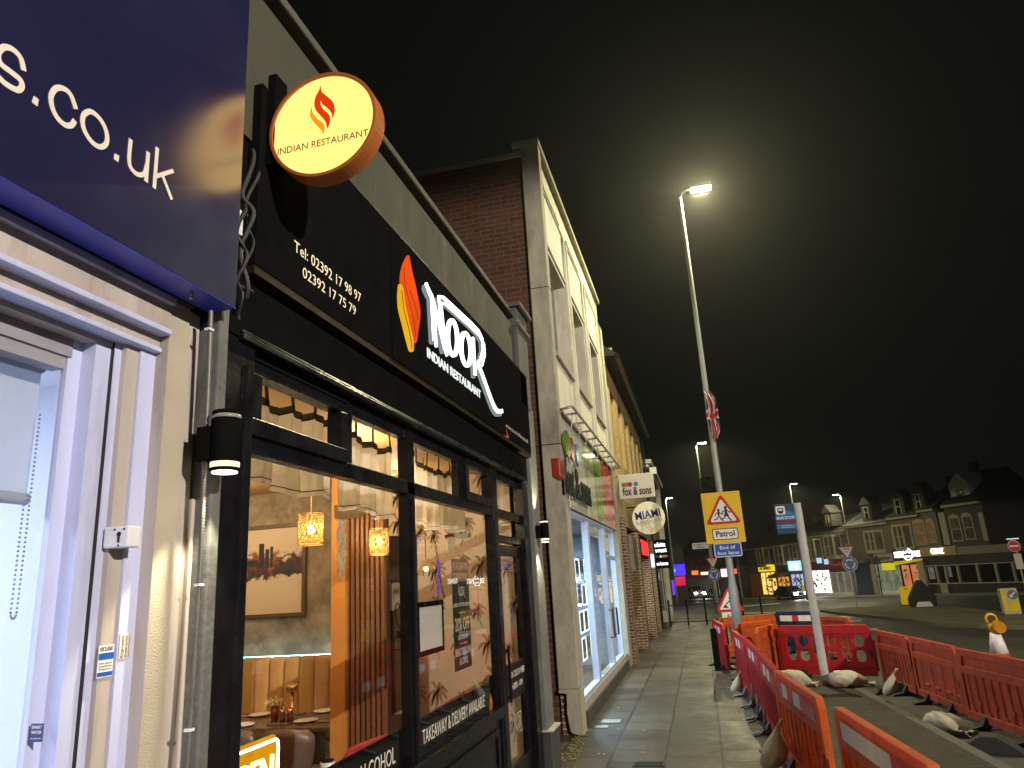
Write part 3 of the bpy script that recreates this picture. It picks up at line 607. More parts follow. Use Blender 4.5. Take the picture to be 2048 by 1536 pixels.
# ---- fascia sign
fs = thing('fascia_sign', 'long black restaurant fascia with glowing white NOOR lettering and a flame', 'sign', (XF, 6, FZ0))
m = MB(); m.box(-2.02, XF, Y0, 4.56, FZ0 + .002, FZ1); m.box(-2.02, XF + .006, 4.57, 7.78, FZ0 + .002, FZ1 + .004); m.box(-2.02, XF, 7.79, Y1, FZ0 + .002, FZ1); m.build('sign_panel', m_black_matt, fs, bevel=0.003)
m = MB(); m.box(-2.02, -1.955, Y0, Y1, FZ0 - 0.045, FZ0); m.build('soffit_trim', M('brown_soffit_trim', (0.022, 0.014, 0.008), 0.6, var=0.3, spec=0.05), fs)
m = MB(); m.box(-2.02, XF + .004, Y0, Y1, FZ1 + .005, FZ1 + .014); m.build('cap_flashing', M('dark_flashing', (0.03, 0.03, 0.025), 0.6, spec=0.1), fs)
TS = FX(XF + 0.0075); TQ = FX(XF + .001)
def P5(x, y_): return yz(460 + x / 3.073, 400 + y_ / 3.073, XF)
m = MB()
a = P5(392, 322); b = P5(803, 622); m.text('Tel: 02392 17 98 97', a[0], 4.022, 0.07, b[0] - a[0], 0.0008, T=TQ)
a2 = P5(445, 480); b2 = P5(772, 700); m_cv = M('cream_vinyl', (0.82, 0.74, 0.55), 0.45); m.build('phone_lettering', m_cv, fs); m = MB(); m.text('02392 17 75 79', a2[0], 3.906, 0.067, b2[0] - a2[0], 0.0008, T=TQ)
m.build('phone_lettering', m_cv, fs)
m = MB(); a = P5(1692, 1400); b = P5(1832, 1490); m.text('www.noorindian.co.uk', a[0], (a[1] + b[1]) / 2, 0.055, b[0] - a[0], 0.001, T=TQ); m.build('web_lettering', M('grey_vinyl', (0.55, 0.53, 0.45), 0.5), fs)
m = MB(); m.poly([P5(*q) for q in [(1660, 1345), (1685, 1370), (1715, 1460), (1700, 1465), (1660, 1420)]], 0.001, T=TQ); m.build('food_picture', M('dish_print', (0.4, 0.08, 0.05), 0.4, var=0.9, sc=12), fs)
m_neon = EM('white_led', (0.92, 1.0, 0.95), 2.6); m_neon2 = EM('white_led_soft', (0.85, 1.0, 0.93), 0.28)
m = MB(); m2 = MB()
strokes = [[(1165, 518), (1188, 570), (1200, 590), (1206, 700), (1215, 868)], [(1200, 590), (1245, 760), (1283, 925)], [(1283, 925), (1262, 760), (1246, 596), (1275, 605), (1370, 690), (1450, 762), (1496, 810), (1520, 860), (1524, 925), (1508, 985), (1486, 1010)], [(1462, 850), (1466, 950), (1474, 1080)], [(1490, 1005), (1520, 1080), (1560, 1190), (1595, 1275), (1620, 1303), (1643, 1300)]]
TNn = FX(XF + 0.045)
smooth = [False, False, False, False, True]
def off(pts, o): return [(p[0] + o, p[1]) for p in pts]
for st, sm in zip(strokes, smooth):
    q = [P5(*p) for p in st]; q = spl(q, 6) if sm else q
    if st is strokes[4] or st is strokes[3]: m.ribbon(q, 0.042, 0.02, TNn)
    else:
        m.ribbon(q, 0.022, 0.02, TNn); m.ribbon([(p[0] + .05, p[1] - .042) for p in q], 0.016, 0.02, TNn)
for (cx_, cy_, rx, ry, sh) in ((1332, 852, 36, 108, 12), (1416, 922, 36, 100, 14)):
    for k, lw_ in ((1.0, .026), (.66, .014)):
        q = []
        for i in range(28):
            t = 2 * math.pi * i / 28; q.append(P5(cx_ + rx * k * math.cos(t), cy_ + ry * (0.9 if k < 1 else 1) * math.sin(t) + sh * k * 1.6 * math.cos(t)))
        m.ribbon(q, lw_, 0.02, TNn, closed=True)
# soft halo body behind each letter stroke: the translucent acrylic backing
for st, sm in zip(strokes, smooth):
    q = [P5(*p) for p in st]; m2.ribbon([(p[0] + .02, p[1] - .02) for p in (spl(q, 6) if sm else q)], 0.055, 0.03, FX(XF + 0.012))
m.build('neon_lettering', m_neon, fs); m2.build('acrylic_backing', m_neon2, fs)
m = MB(); a = P5(1206, 975); b = P5(1535, 1212); m.text('INDIAN RESTAURANT', a[0], (a[1] + b[1]) / 2, 0.085, b[0] - a[0], 0.006, T=TS, bold=0.01); m.build('subtitle_lettering', EM('white_led_small', (0.95, 1, 0.97), 1.0), fs)
def blob(pts): return spl([P5(*q) for q in pts], 4, True)
m = MB(); m.poly(blob([(1076, 350), (1080, 343), (1085, 352), (1100, 430), (1130, 560), (1151, 670), (1152, 720), (1141, 800), (1128, 875), (1112, 870), (1095, 780), (1068, 650), (1043, 560), (1036, 480), (1052, 400)]), 0.018, T=TS); m.build('red_flame', EM('orange_red_led', (1.0, 0.10, 0.012), 1.0, 0.35, 2.0), fs)
m = MB(); m.poly(blob([(1026, 530), (1030, 520), (1036, 524), (1049, 560), (1060, 650), (1090, 780), (1110, 870), (1110, 928), (1094, 930), (1078, 880), (1050, 770), (1026, 670), (1021, 590)]), 0.018, T=TS); m.build('yellow_flame', EM('yellow_led', (1.0, 0.52, 0.015), 0.95, 0.25, 2.0), fs)
m = MB()
for pts in ([(1050, 420), (1056, 520), (1085, 640), (1108, 740), (1122, 850)], [(1085, 560), (1120, 660), (1138, 740)], [(1036, 560), (1050, 680), (1080, 800), (1100, 915)]):
    m.ribbon(spl([P5(*p) for p in pts]), 0.012, 0.002, FX(XF + 0.026))
m.build('flame_lines', EM('deep_orange_led', (0.5, 0.05, 0.01), 0.7), fs)
# ---- round projecting sign
YSG = 2.93; c = Vector((0, 0, 0)); pl, pr, pt, pb_ = ony(541, 265, YSG), ony(753, 240, YSG), ony(655, 148, YSG), ony(642, 352, YSG)
scx = (pl.x + pr.x) / 2; scz = (pt.z + pb_.z) / 2; rx = ((pr.x - pl.x) + (pt.z - pb_.z)) / 4
sg = thing('projecting_sign', 'round glowing yellow Indian Restaurant sign with a flame and orange rim', 'sign', (scx, YSG, scz))
def circ(r, n=64, ox=0, oz=0): return [(scx + ox + r * math.cos(2 * math.pi * i / n), scz + oz + r * math.sin(2 * math.pi * i / n)) for i in range(n)]
m = MB(); m.curve2d([circ(rx), circ(rx - 0.012)], 0.10, 0.004, T=fr((0, YSG + 0.094, 0), (1, 0, 0), (0, 0, 1))); m.build('rim', M('orange_sign_rim', (0.40, 0.13, 0.03), 0.35, var=0.08, trans=0.12), sg)
m = MB(); m.poly(circ(rx - 0.012), 0.01, T=fr((0, YSG + .012, 0), (1, 0, 0), (0, 0, 1))); m.poly(circ(rx - .012), 0.01, T=fr((0, YSG + .086, 0), (1, 0, 0), (0, 0, 1))); m.build('face', EM('yellow_lightbox', (1.0, 0.62, 0.17), 1.7, 0.06, 3.0), sg)
TF = fr((0, YSG + 0.001, 0), (1, 0, 0), (0, 0, 1)); r_, y_ = MB(), MB()
fl = lambda cx_, cy_: xz(420 + cx_ / 4.8, 100 + cy_ / 4.8, YSG)
def fpoly(mb, pts): mb.poly(spl([fl(*p) for p in pts], 4, True), 0.003, T=TF)
fpoly(r_, [(1062, 345), (1072, 400), (1130, 450), (1180, 500), (1197, 560), (1190, 620), (1178, 655), (1168, 610), (1130, 560), (1085, 525), (1062, 485), (1068, 540), (1110, 590), (1148, 630), (1150, 690), (1126, 748), (1110, 690), (1060, 630), (1018, 580), (1003, 520), (1015, 450), (1045, 395)])
fpoly(y_, [(976, 552), (985, 600), (1030, 660), (1085, 700), (1100, 740), (1090, 808), (1070, 770), (1010, 710), (968, 650), (962, 600)])
r_.build('red_flame', EM('red_sign_print', (0.85, 0.05, 0.005), 0.9), sg); y_.build('yellow_flame', EM('amber_sign_print', (1.0, 0.38, 0.01), 0.95), sg)
a = fl(650, 1010); b = fl(1520, 820)
m = MB(); m.text('INDIAN RESTAURANT', 0, 0, 0.041, math.hypot(b[0] - a[0], b[1] - a[1]), 0.002, T=fr((a[0], YSG + .001, a[1]), (b[0] - a[0], 0, b[1] - a[1]), (-(b[1] - a[1]), 0, b[0] - a[0]))); m.build('lettering', M('dark_sign_print', (0.10, 0.07, 0.04), 0.5), sg)
m = MB(); pz_ = ony(515, 170, YSG + .05).z; pz2 = ony(515, 345, YSG + .05).z
m.box(-1.95, -1.90, YSG + .0, YSG + 0.11, pz2, pz_); m.box(-1.90, scx - rx + 0.02, YSG + .03, YSG + .08, scz - .12, scz - .06); m.box(-1.90, scx - rx + 0.02, YSG + .03, YSG + .08, scz + .06, scz + .12); m.build('bracket', m_black_matt, sg, bevel=0.004)
# cables hanging in the gap beside the fascia
for k, (pts, r) in enumerate([([(505, 300), (490, 380), (500, 430), (485, 520), (492, 600)], .012), ([(512, 345), (498, 400), (478, 440), (488, 500), (480, 560), (497, 585)], .009), ([(488, 430), (505, 470), (484, 540), (478, 590), (484, 640)], .007)]):
    m = MB(); q = spl([yz(*p, -1.925) for p in pts], 8); m.tube([(-1.925 + .018 * math.sin(i * .5 + k), p[0], p[1]) for i, p in enumerate(q)], r, 8)
    o = m.build('cable', m_gasket, None, loc=(-1.925, q[-1][0], q[-1][1])); tag(o, ['thickest black cable looping beside the restaurant fascia end', 'middle black cable kinked in the gap beside the blue sign', 'thinnest black cable dangling lowest beside the blue sign'][k], 'cable', 'cables at the end of the fascia')
m = MB(); m.box(-1.97, -1.93, *sorted((yz(478, 420, -1.93)[0], yz(487, 420, -1.93)[0])), yz(482, 470, -1.93)[1], yz(482, 420, -1.93)[1]); tag(m.build('junction_box', m_white, loc=(-1.93, yz(482, 445, -1.93)[0], yz(482, 470, -1.93)[1])), 'small white junction box among black cables beside the blue sign', 'junction box')
# ---- wall lights 
m_lens = EM('warm_led_lens', (1.0, 0.86, 0.55), 9.0); m_ring = EM('frosted_ring', (1.0, 0.86, 0.52), 1.6)
def wall_light(X, cpx, ztop, zbot, rad, lab, up, pw):
    yy = onx(cpx, (ztop + zbot) / 2, X).y; z1 = onx(cpx, ztop, X).z; z0 = onx(cpx, zbot, X).z; h = z1 - z0
    t = thing('wall_light', lab, 'wall light', (XP, yy, z0), group='cylinder wall lights')
    m = MB(); m.lathe([(rad * .93, z0 + h * .16), (rad, z0 + h * .17), (rad, z0 + h * .86), (rad * .96, z0 + h * .87)], (X, yy, 0), 28); m.lathe([(rad * .9, z0 + h * .03), (rad * .98, z0 + h * .035), (rad * .98, z0 + h * .07), (rad * .9, z0 + h * .075)], (X, yy, 0), 28); m.lathe([(rad * .9, z0 + h * .93), (rad * .97, z0 + h * .935), (rad * .97, z1 - .004), (rad * .9, z1)], (X, yy, 0), 28); m.build('body', m_black_matt, t)
    m = MB(); m.box(XP, X - rad * .7, yy - rad * .8, yy + rad * .8, z0 + h * .2, z0 + h * .75); m.build('back_plate', m_black_matt, t, bevel=0.005)
    m = MB(); m.lathe([(rad * .88, z0 + h * .07), (rad * .94, z0 + h * .08), (rad * .94, z0 + h * .16), (rad * .88, z0 + h * .165)], (X, yy, 0), 28); m.build('lower_ring', m_ring, t)
    m = MB(); m.lathe([(rad * .88, z0 + h * .865), (rad * .94, z0 + h * .87), (rad * .94, z0 + h * .93), (rad * .88, z0 + h * .935)], (X, yy, 0), 28); m.build('upper_ring', m_ring if up else M('clear_ring', (0.3, 0.3, 0.28), 0.15), t)
    m = MB(); m.lathe([(0.001, z0 - .001), (rad * .82, z0 - .001), (rad * .82, z0 + .004), (.001, z0 + .004)], (X, yy, 0), 24); m.build('lens', m_lens, t)
    for d in ([-1, 1] if up else [-1]):
        l = bpy.data.lights.new('wall_light_beam', 'SPOT'); l.energy = pw; l.color = (1.0, 0.88, 0.6); l.spot_size = R(78); l.spot_blend = 0.35; l.shadow_soft_size = 0.02
        o = bpy.data.objects.new('wall_light_beam', l); COL.objects.link(o); o.location = (X, yy, (z0 - .012) if d < 0 else z1 + .012); o.rotation_euler = (0, 0 if d < 0 else math.pi, 0)
wall_light(-1.86, 452, 822, 946, 0.062, 'near cylinder wall light shining down beside the cream pillar', False, 46)
wall_light(-1.86, 1089, 1040, 1084, 0.055, 'far cylinder wall light shining up and down between restaurant and brick wall', True, 70)
# ------------------------------------------------------------------ restaurant interior
YW = 8.75; FL = 0.2
def shell(nm, mat, *quads):
    m = MB()
    for q in quads: m.quad(*q)
    return m.build(nm, mat, rest)
shell('dining_floor', m_floor, ((-8.8, 2.8, FL), (-2.13, 2.8, FL), (-2.13, 9.3, FL), (-8.8, 9.3, FL)))
cl = MB(); cl.quad((-8.8, 2.8, 3.55), (-8.8, 9.3, 3.55), (-2.2, 9.3, 3.55), (-2.2, 2.8, 3.55))
cl.build('ceiling', m_ceil, rest)
shell('plaster_wall', m_plaster, ((-8.8, YW, FL), (-3.95, YW, FL), (-3.95, YW, 3.55), (-8.8, YW, 3.55)), ((-8.75, 2.8, FL), (-8.75, YW, FL), (-8.75, YW, 3.55), (-8.75, 2.8, 3.55)), ((-8.8, 2.85, FL), (-2.2, 2.85, FL), (-2.2, 2.85, 3.55), (-8.8, 2.85, 3.55)))
wp = MB(); wp.quad((-3.95, YW + .02, FL), (-2.2, YW + .02, FL), (-2.2, YW + .02, 3.55), (-3.95, YW + .02, 3.55)); wpo = wp.build('wallpaper', m_wallpaper, rest)
pm = MB(); TP_ = FY(YW + .018)
def palm(ox, oz, s, lean):
    pm.ribbon(spl([(ox, oz), (ox + lean * .3 * s, oz + .3 * s), (ox + lean * s * .5, oz + .62 * s)], 4), [.035 * s] * 9, .001, TP_)
    tx, tz = ox + lean * s * .5, oz + .62 * s
    for a in (-170, -140, -110, -75, -40, -10, 20, 150, 185, 70):
        dx, dz = math.cos(R(a + 50)), math.sin(R(a + 50)); L = s * random.uniform(.26, .38)
        q = spl([(tx, tz), (tx + dx * L * .5, tz + dz * L * .5 + .05 * s), (tx + dx * L, tz + dz * L - .08 * s)], 5); n = len(q)
        pm.ribbon(q, [.07 * s * math.sin(math.pi * (i + .35) / (n + .4)) + .004 for i in range(n)], .001, TP_)
for ox in (-3.8, -3.5, -3.2, -2.9, -2.6, -2.36):
    for k in range(7): palm(ox + random.uniform(-.1, .1), FL + .1 + k * .48 + random.uniform(-.12, .12), random.uniform(.28, .44), random.choice((-.3, .2, .35)))
pm.build('palm_print', m_palm, wpo)
# framed artwork on the end wall
art = thing('artwork', 'large framed city skyline print with splashes on the restaurant end wall', 'picture', (-5.7, YW - .03, 1.95))
ax0, ax1, az0, az1 = -6.75, -4.98, 1.93, 3.12
m = MB()
for q in ((ax0, ax1, az0, az0 + .05), (ax0, ax1, az1 - .05, az1), (ax0, ax0 + .05, az0 + .05, az1 - .05), (ax1 - .05, ax1, az0 + .05, az1 - .05)): m.box(q[0], q[1], YW - .05, YW - .005, q[2], q[3])
m.build('frame', M('bronze_frame', (0.12, 0.07, 0.035), 0.4, var=0.2), art, bevel=0.006)
mm, t, out = nt('splash_canvas'); b = node(t, 'ShaderNodeBsdfPrincipled', Roughness=0.7); v = coords(t)
sx = node(t, 'ShaderNodeSeparateXYZ'); t.links.new(v, sx.inputs[0])
n1 = node(t, 'ShaderNodeTexNoise', Scale=4.5, Detail=10.0, Roughness=0.75); t.links.new(v, n1.inputs['Vector'])
band = node(t, 'ShaderNodeMath', operation='MULTIPLY_ADD'); band.inputs[1].default_value = -2.6; band.inputs[2].default_value = 1.65; t.links.new(sx.outputs['Z'], band.inputs[0])
s2 = node(t, 'ShaderNodeMath', operation='ABSOLUTE'); t.links.new(band.outputs[0], s2.inputs[0])
s3 = node(t, 'ShaderNodeMath', operation='MULTIPLY_ADD'); s3.inputs[1].default_value = -0.42; t.links.new(s2.outputs[0], s3.inputs[0]); t.links.new(n1.outputs[0], s3.inputs[2])
msk = ramp(t, s3.outputs[0], [(0.335, (0, 0, 0)), (0.365, (1, 1, 1))])
n2 = node(t, 'ShaderNodeTexNoise', Scale=3.0, Detail=3.0); t.links.new(v, n2.inputs['Vector'])
colr = ramp(t, n2.outputs[0], [(0.36, (0.035, 0.045, 0.06)), (0.47, (0.09, 0.04, 0.06)), (0.58, (0.42, 0.15, 0.04)), (0.66, (0.05, 0.03, 0.05))])
t.links.new(mixc(t, msk, (0.74, 0.60, 0.44), colr), b.inputs['Base Color']); t.links.new(b.outputs[0], out.inputs[0])
m = MB(); m.box(ax0 + .05, ax1 - .05, YW - .03, YW - .02, az0 + .05, az1 - .05); m.build('canvas', mm, art)
def A6(x, y_): return xz(440 + x / 3.2, 720 + y_ / 3.2, YW - .034)
m = MB(); TA = FY(YW - .031)
for r4 in ((246, 1175, 283, 1330), (288, 1210, 315, 1330), (318, 1193, 340, 1330), (117, 1280, 243, 1330), (340, 1318, 532, 1332)):
    a, b_ = A6(r4[0], r4[3]), A6(r4[2], r4[1]); m.box(a[0], b_[0], a[1], b_[1], 0, .002, T=TA)
m.poly([A6(*q) for q in [(128, 1282), (135, 1255), (147, 1243), (158, 1258), (163, 1282)]], .002, T=TA)
for cxx, wx, hh in ((445, 62, 78), (368, 26, 40)):
    m.ribbon([A6(cxx + wx * math.cos(math.pi * i / 14), 1320 - hh * math.sin(math.pi * i / 14)) for i in range(15)], .014, .002, TA)
m.build('skyline_print', M('skyline_ink', (0.04, 0.04, 0.05), 0.7, var=0.5), art)
# banquette along the end wall
bq = thing('banquette', 'mustard velvet banquette with vertical channels along the restaurant end wall', 'banquette', (-6, 8.4, FL))
m = MB(); x = -8.4
while x < -3.5:
    n = 8; vs = []
    for zz, dy in ((.75, 0), (1.40, 0), (1.45, .02), (1.47, .07)):
        for i in range(n + 1):
            u = i / n; vs.append((x + u * .205, 8.50 + dy - .045 * (1 - (2 * u - 1) ** 6), zz + (.0 if zz < 1.4 else -.012 * (2 * u - 1) ** 6)))
    m.add(vs, [(k * (n + 1) + i, k * (n + 1) + i + 1, (k + 1) * (n + 1) + i + 1, (k + 1) * (n + 1) + i) for k in range(3) for i in range(n)], 0, True); x += .205
m.build('backrest', m_velvet, bq)
m = MB(); m.box(-8.4, -3.5, 8.0, 8.52, .62, .76); m.box(-8.4, -3.5, 8.04, 8.5, FL, .62); m.build('seat', m_velvet, bq, bevel=.03)
m = MB(); m.box(-8.4, -3.5, 8.57, 8.74, 1.30, 1.455); m.build('back_ledge', m_orange, bq)
m = MB(); m.box(-8.4, -4.0, 8.60, 8.63, 1.456, 1.47); tag(m.build('led_strip', EM('blue_led_strip', (0.25, 0.75, 1.0), 9.0), loc=(-6, 8.6, 1.456)), 'pale blue led strip glowing along the top of the banquette', 'led strip')
# orange column, slatted screen, dark doorway
def px_x(px, Y, py=1200): return ony(px, py, Y).x
m = MB(); m.box(px_x(662, 6.5), px_x(690, 6.5), 6.5, 6.68, FL, 3.5); tag(m.build('orange_post', m_orange, loc=(px_x(675, 6.5), 6.55, FL)), 'plain orange painted post beside the walnut slatted screen', 'post')
xs0, xs1 = px_x(690, 6.55), px_x(770, 6.55)
sc_ = thing('slatted_screen', 'walnut screen of vertical slats inside the restaurant beside the orange post', 'screen', (xs0, 6.6, FL))
m = MB(); m.box(xs0, xs1, 6.62, 6.66, FL, 3.4); m.build('backboard', M('dark_backboard', (0.03, 0.016, 0.01), 0.6), sc_)
m = MB(); n = 8
for i in range(n): w = (xs1 - xs0) / n; m.box(xs0 + i * w + w * .12, xs0 + i * w + w * .75, 6.555, 6.62, FL, 3.4)
m.build('slats', m_slat, sc_, bevel=.004)
dx0, dx1 = px_x(768, 7.3), px_x(830, 7.3)
dw = thing('inner_partition', 'dark brown inner partition with narrow glazed panel beyond the slatted screen', 'partition', (dx0, 7.35, FL))
m = MB(); a_, b_ = px_x(781, 7.3), px_x(806, 7.3)
m.box(dx0, a_, 7.3, 7.4, FL, 2.75); m.box(b_, dx1, 7.3, 7.4, FL, 2.75); m.box(a_, b_, 7.3, 7.4, 2.28, 2.75); m.box(a_, b_, 7.3, 7.4, FL, .98); m.build('panel', m_brown, dw, bevel=.006)
m = MB(); m.box(a_, b_, 7.34, 7.36, .98, 2.28); pnl = m.build('glazed_panel', M('frosted_panel', (0.42, 0.36, 0.24), 0.5, var=0.2), dw)
m = MB(); TB_ = FY(7.338)
def A7(x, y_): return xz(440 + x / 3.2, 1100 + y_ / 3.2, 7.338)
m.ribbon(spl([A7(*q) for q in [(1152, 500), (1130, 450), (1122, 380), (1133, 340), (1150, 360), (1163, 440), (1152, 510)]]), .012, .001, TB_)
m.ribbon(spl([A7(*q) for q in [(1128, 545), (1110, 600), (1125, 640), (1165, 630)]]), .01, .001, TB_); m.poly([A7(*q) for q in [(1130, 520), (1165, 515), (1160, 565), (1135, 570)]], .001, T=TB_)
m.build('bulb_drawing', m_print, pnl)
# dining table, settings
tb = thing('dining_table', 'dark rectangular dining table laid for four beside the banquette', 'table', (-4.9, 7.25, FL))
m = MB(); m.box(-6.6, -3.62, 6.86, 7.72, .91, .95); m.build('table_top', m_table, tb, bevel=.006)
for x, y_ in ((-3.85, 7.0), (-3.85, 7.6), (-6.4, 7.0), (-6.4, 7.6)):
    m = MB(); m.box(x - .07, x + .07, y_ - .05, y_ + .05, FL, .91); m.build('leg', M('black_table_leg', (0.02, 0.016, 0.016), 0.5), tb)
def onT(px, py): return onz(px, py, .951)
for q, lab in (((520, 1432), 'white plate at the back of the table left of the flower pot'), ((650, 1424), 'white plate at the back of the table nearest the orange post'), ((484, 1453), 'white plate at the front left of the table behind the chair'), ((612, 1444), 'white plate at the front of the table beside the brass lamp')):
    p = onT(*q); m = MB(); m.lathe([(.07, 0), (.115, .014), (.125, .022), (.118, .024), (.07, .008)], p, 28); tag(m.build('plate', m_plate, loc=p), lab, 'plate', 'plates on the dining table')
for q, lab in (((485, 1434), 'folded napkin and cutlery by the far left plate'), ((590, 1428), 'napkin and cutlery behind the brass table lamp'), ((558, 1449), 'napkin and cutlery in front of the flower pot'), ((655, 1444), 'napkin and cutlery at the table edge by the orange post')):
    p = onT(*q); t = thing('napkin_setting', lab, 'cutlery', p, group='napkins with cutlery'); m = MB(); m.box(p.x - .12, p.x + .12, p.y - .035, p.y + .035, p.z, p.z + .008); m.build('napkin', m_leather, t, bevel=.003)
    for k in (-.012, .014):
        m = MB(); m.box(p.x - .11, p.x + .1, p.y + k - .006, p.y + k + .006, p.z + .008, p.z + .012); m.box(p.x - .11, p.x - .05, p.y + k - .011, p.y + k + .011, p.z + .008, p.z + .013); m.build('cutlery', m_steel, t)
p = onT(549, 1440)
fp = thing('flower_pot', 'small copper and dark pot of cream dried flowers on the table', 'flower pot', p)
m = MB(); m.lathe([(.042, 0), (.058, .13), (.052, .13), (.04, .02)], p, 4); m.build('pot', M('copper_dark_pot', (0.33, 0.10, 0.06), 0.35, metal=0.5, var=0.8, sc=9), fp)
m = MB()
for i in range(150):
    d = Vector((random.gauss(0, 1), random.gauss(0, 1), abs(random.gauss(0, 1)) * .8)).normalized() * random.uniform(.03, .105); q = Vector(p) + Vector((d.x, d.y, .15 + d.z * .75)); m.ball(q, random.uniform(.006, .011), 5, 3)
m.build('flowers', m_flower, fp)
m = MB()
for i in range(14): a = random.uniform(0, 6.28); m.tube([p + Vector((0, 0, .1)), p + Vector((.07 * math.cos(a), .07 * math.sin(a), .19))], .002, 4)
m.build('stems', M('dry_stems', (0.2, 0.16, 0.06), 0.8), fp)
p = onT(568, 1443)
for k, dx in enumerate((-.02, .055)):
    m = MB(); q = p + Vector((dx, .03 * k, 0)); m.lathe([(.03, 0), (.036, .05), (.03, .075), (.034, .13), (.030, .13), (.028, .02)], q, 18); tag(m.build('copper_cup', m_copper, loc=q), ['hammered copper cup touching the flower pot', 'hammered copper cup next to the brass table lamp'][k], 'cup', 'copper cups on the table')
p = onT(584, 1440); tl_ = thing('table_lamp', 'slim brass cordless table lamp with drum shade on the dining table', 'table lamp', p)
m = MB(); m.lathe([(.055, 0), (.055, .012), (.022, .05), (.018, .30)], p, 24); m.build('stem', m_brass, tl_); m = MB(); m.lathe([(.045, .27), (.065, .275), (.065, .345), (.045, .35)], p, 24); m.build('lamp_shade', m_brass, tl_)
for i, q in enumerate([(468, 1440), (463, 1450)]):
    p = onT(*q); m = MB(); m.lathe([(.028, 0), (.034, .1), (.031, .1), (.026, .01)], p, 16); tag(m.build('drinking_glass', GLASS('tumbler_glass', (.95, .95, .93), .15), loc=p), ['clear tumbler at the left end of the dining table', 'clear tumbler at the table edge by the window jamb'][i], 'glass', 'tumblers on the table')
# chairs: leather bucket backs towards the window
def chair(cx_, cy_, lab, rz):
    t = thing('dining_chair', lab, 'chair', (cx_, cy_, FL), rz, 'brown leather dining chairs'); m = MB(); n = 12; vs = []
    for th in (0, .035):
        for j in range(9):
            z = .40 + .42 * j / 8
            hw = .19 + .07 * math.sin(min(1, j / 6) * math.pi / 2) if j < 8 else .20
            for i in range(n + 1):
                u = 2 * i / n - 1; vs.append((u * hw, -.24 - .03 * j / 8 + .11 * abs(u) ** 2.4 + th, z + (.03 * (1 - u * u) if j == 8 else 0)))
    N = (n + 1); o = 9 * N; fs = []
    for j in range(8):
        for i in range(n):
            a = j * N + i; fs += [(a, a + 1, a + N + 1, a + N), (o + a, o + a + N, o + a + N + 1, o + a + 1)]
    for i in range(n): a = 8 * N + i; fs += [(a, a + 1, o + a + 1, o + a)]
    for j in range(8): a = j * N; fs += [(a, a + N, o + a + N, o + a), (a + n, o + a + n, o + a + n + N, a + n + N)]
    m.add(vs, fs, 0, True); m.build('backrest', m_leather, t, local=True)
    m = MB(); m.box(-.22, .22, -.2, .24, .38, .46); m.build('seat', m_leather, t, local=True, bevel=.03)
    for sx in (-1, 1):
        for sy in (-1, 1): m = MB(); m.cyl((sx * .16, sy * .15, .38), (sx * .2, sy * .2, 0), .014, .01, 8); m.build('leg', m_black_matt, t, local=True)
    return t
p = ony(578, 1455, 6.4); c1 = chair(p.x, 6.5, 'brown leather dining chair in full view behind the open sign', R(4))
p = ony(470, 1455, 6.4); dup(c1, (p.x, 6.55, FL), R(-6), 'brown leather dining chair partly hidden by the window jamb', 'brown leather dining chairs')
# pendant lamps
m_shade = M('gold_bead_shade', (0.75, 0.52, 0.2), 0.35, metal=0.3, var=0.3, sc=40, trans=0.45); m_bulb = EM('warm_bulb', (1.0, 0.62, 0.20), 28.0)
def pendant(px, pyt, pyb, Y, rad, lab, pw, mat):
    a = ony(px, pyt, Y); b = ony(px, pyb, Y); t = thing('pendant_lamp', lab, 'pendant lamp', (a.x, Y, b.z), group='beaded pendant lamps'); h = a.z - b.z; c = Vector((a.x, Y, b.z)); m = MB()
    P = lambda th, v: c + Vector((rad * math.cos(th), rad * math.sin(th), v * h))
    for v in (0, .06, .24, .30, .70, .76, .94, 1): m.tube([P(2 * math.pi * i / 32, v) for i in range(32)], .0035, 5, closed=True)
    N = 16
    for i in range(N):
        th = 2 * math.pi * i / N; d = math.pi / N
        for v0, v1, k in ((.06, .24, 2), (.76, .94, 2)):
            for q in range(k):
                t0 = th + d * q; m.tube([P(t0, v0), P(t0 + d, v1)], .003, 4, cap=False); m.tube([P(t0 + d, v0), P(t0, v1)], .003, 4, cap=False); m.ball(P(t0 + d / 2, (v0 + v1) / 2), .007, 6, 4)
        for vc in (.42, .58):
            t0 = th + (d if vc > .5 else 0)
            m.tube([P(t0 + d * .85 * math.cos(2 * math.pi * k / 10), vc + .115 * math.sin(2 * math.pi * k / 10)) for k in range(10)], .004, 4, closed=True)
            m.ball(P(t0 + d, vc), .010, 6, 4)
        m.ball(P(th, .27), .008, 6, 4); m.ball(P(th + d, .73), .008, 6, 4)
    m.build('lamp_shade', mat, t)
    m = MB(); m.ball(c + Vector((0, 0, h * .5)), rad * .28, 12, 8, sc=(1, 1, 1.35)); m.build('bulb', m_bulb, t)
    m = MB(); m.cyl(c + Vector((0, 0, h * .7)), (c.x, c.y, 3.52), .006, n=6); m.lathe([(.02, 0), (.025, .03), (.01, .08)], c + Vector((0, 0, h * .72))); m.build('flex', m_brass, t)
    l = bpy.data.lights.new('pendant_light', 'POINT'); l.energy = pw; l.color = (1.0, 0.62, 0.26); l.shadow_soft_size = .05; o = bpy.data.objects.new('pendant_light', l); COL.objects.link(o); o.location = c + Vector((0, 0, h * .5))
pendant(622, 1028, 1090, 6.0, .112, 'larger beaded drum pendant lamp left of the slatted screen', 40, m_shade)
pendant(758, 1058, 1110, 6.3, .088, 'smaller beaded drum pendant lamp in front of the slatted screen', 26, m_shade)
p = ony(852, 1138, 7.0); t = thing('wire_pendant', 'wire cage pendant lamp behind the second window', 'pendant lamp', p)
m = MB()
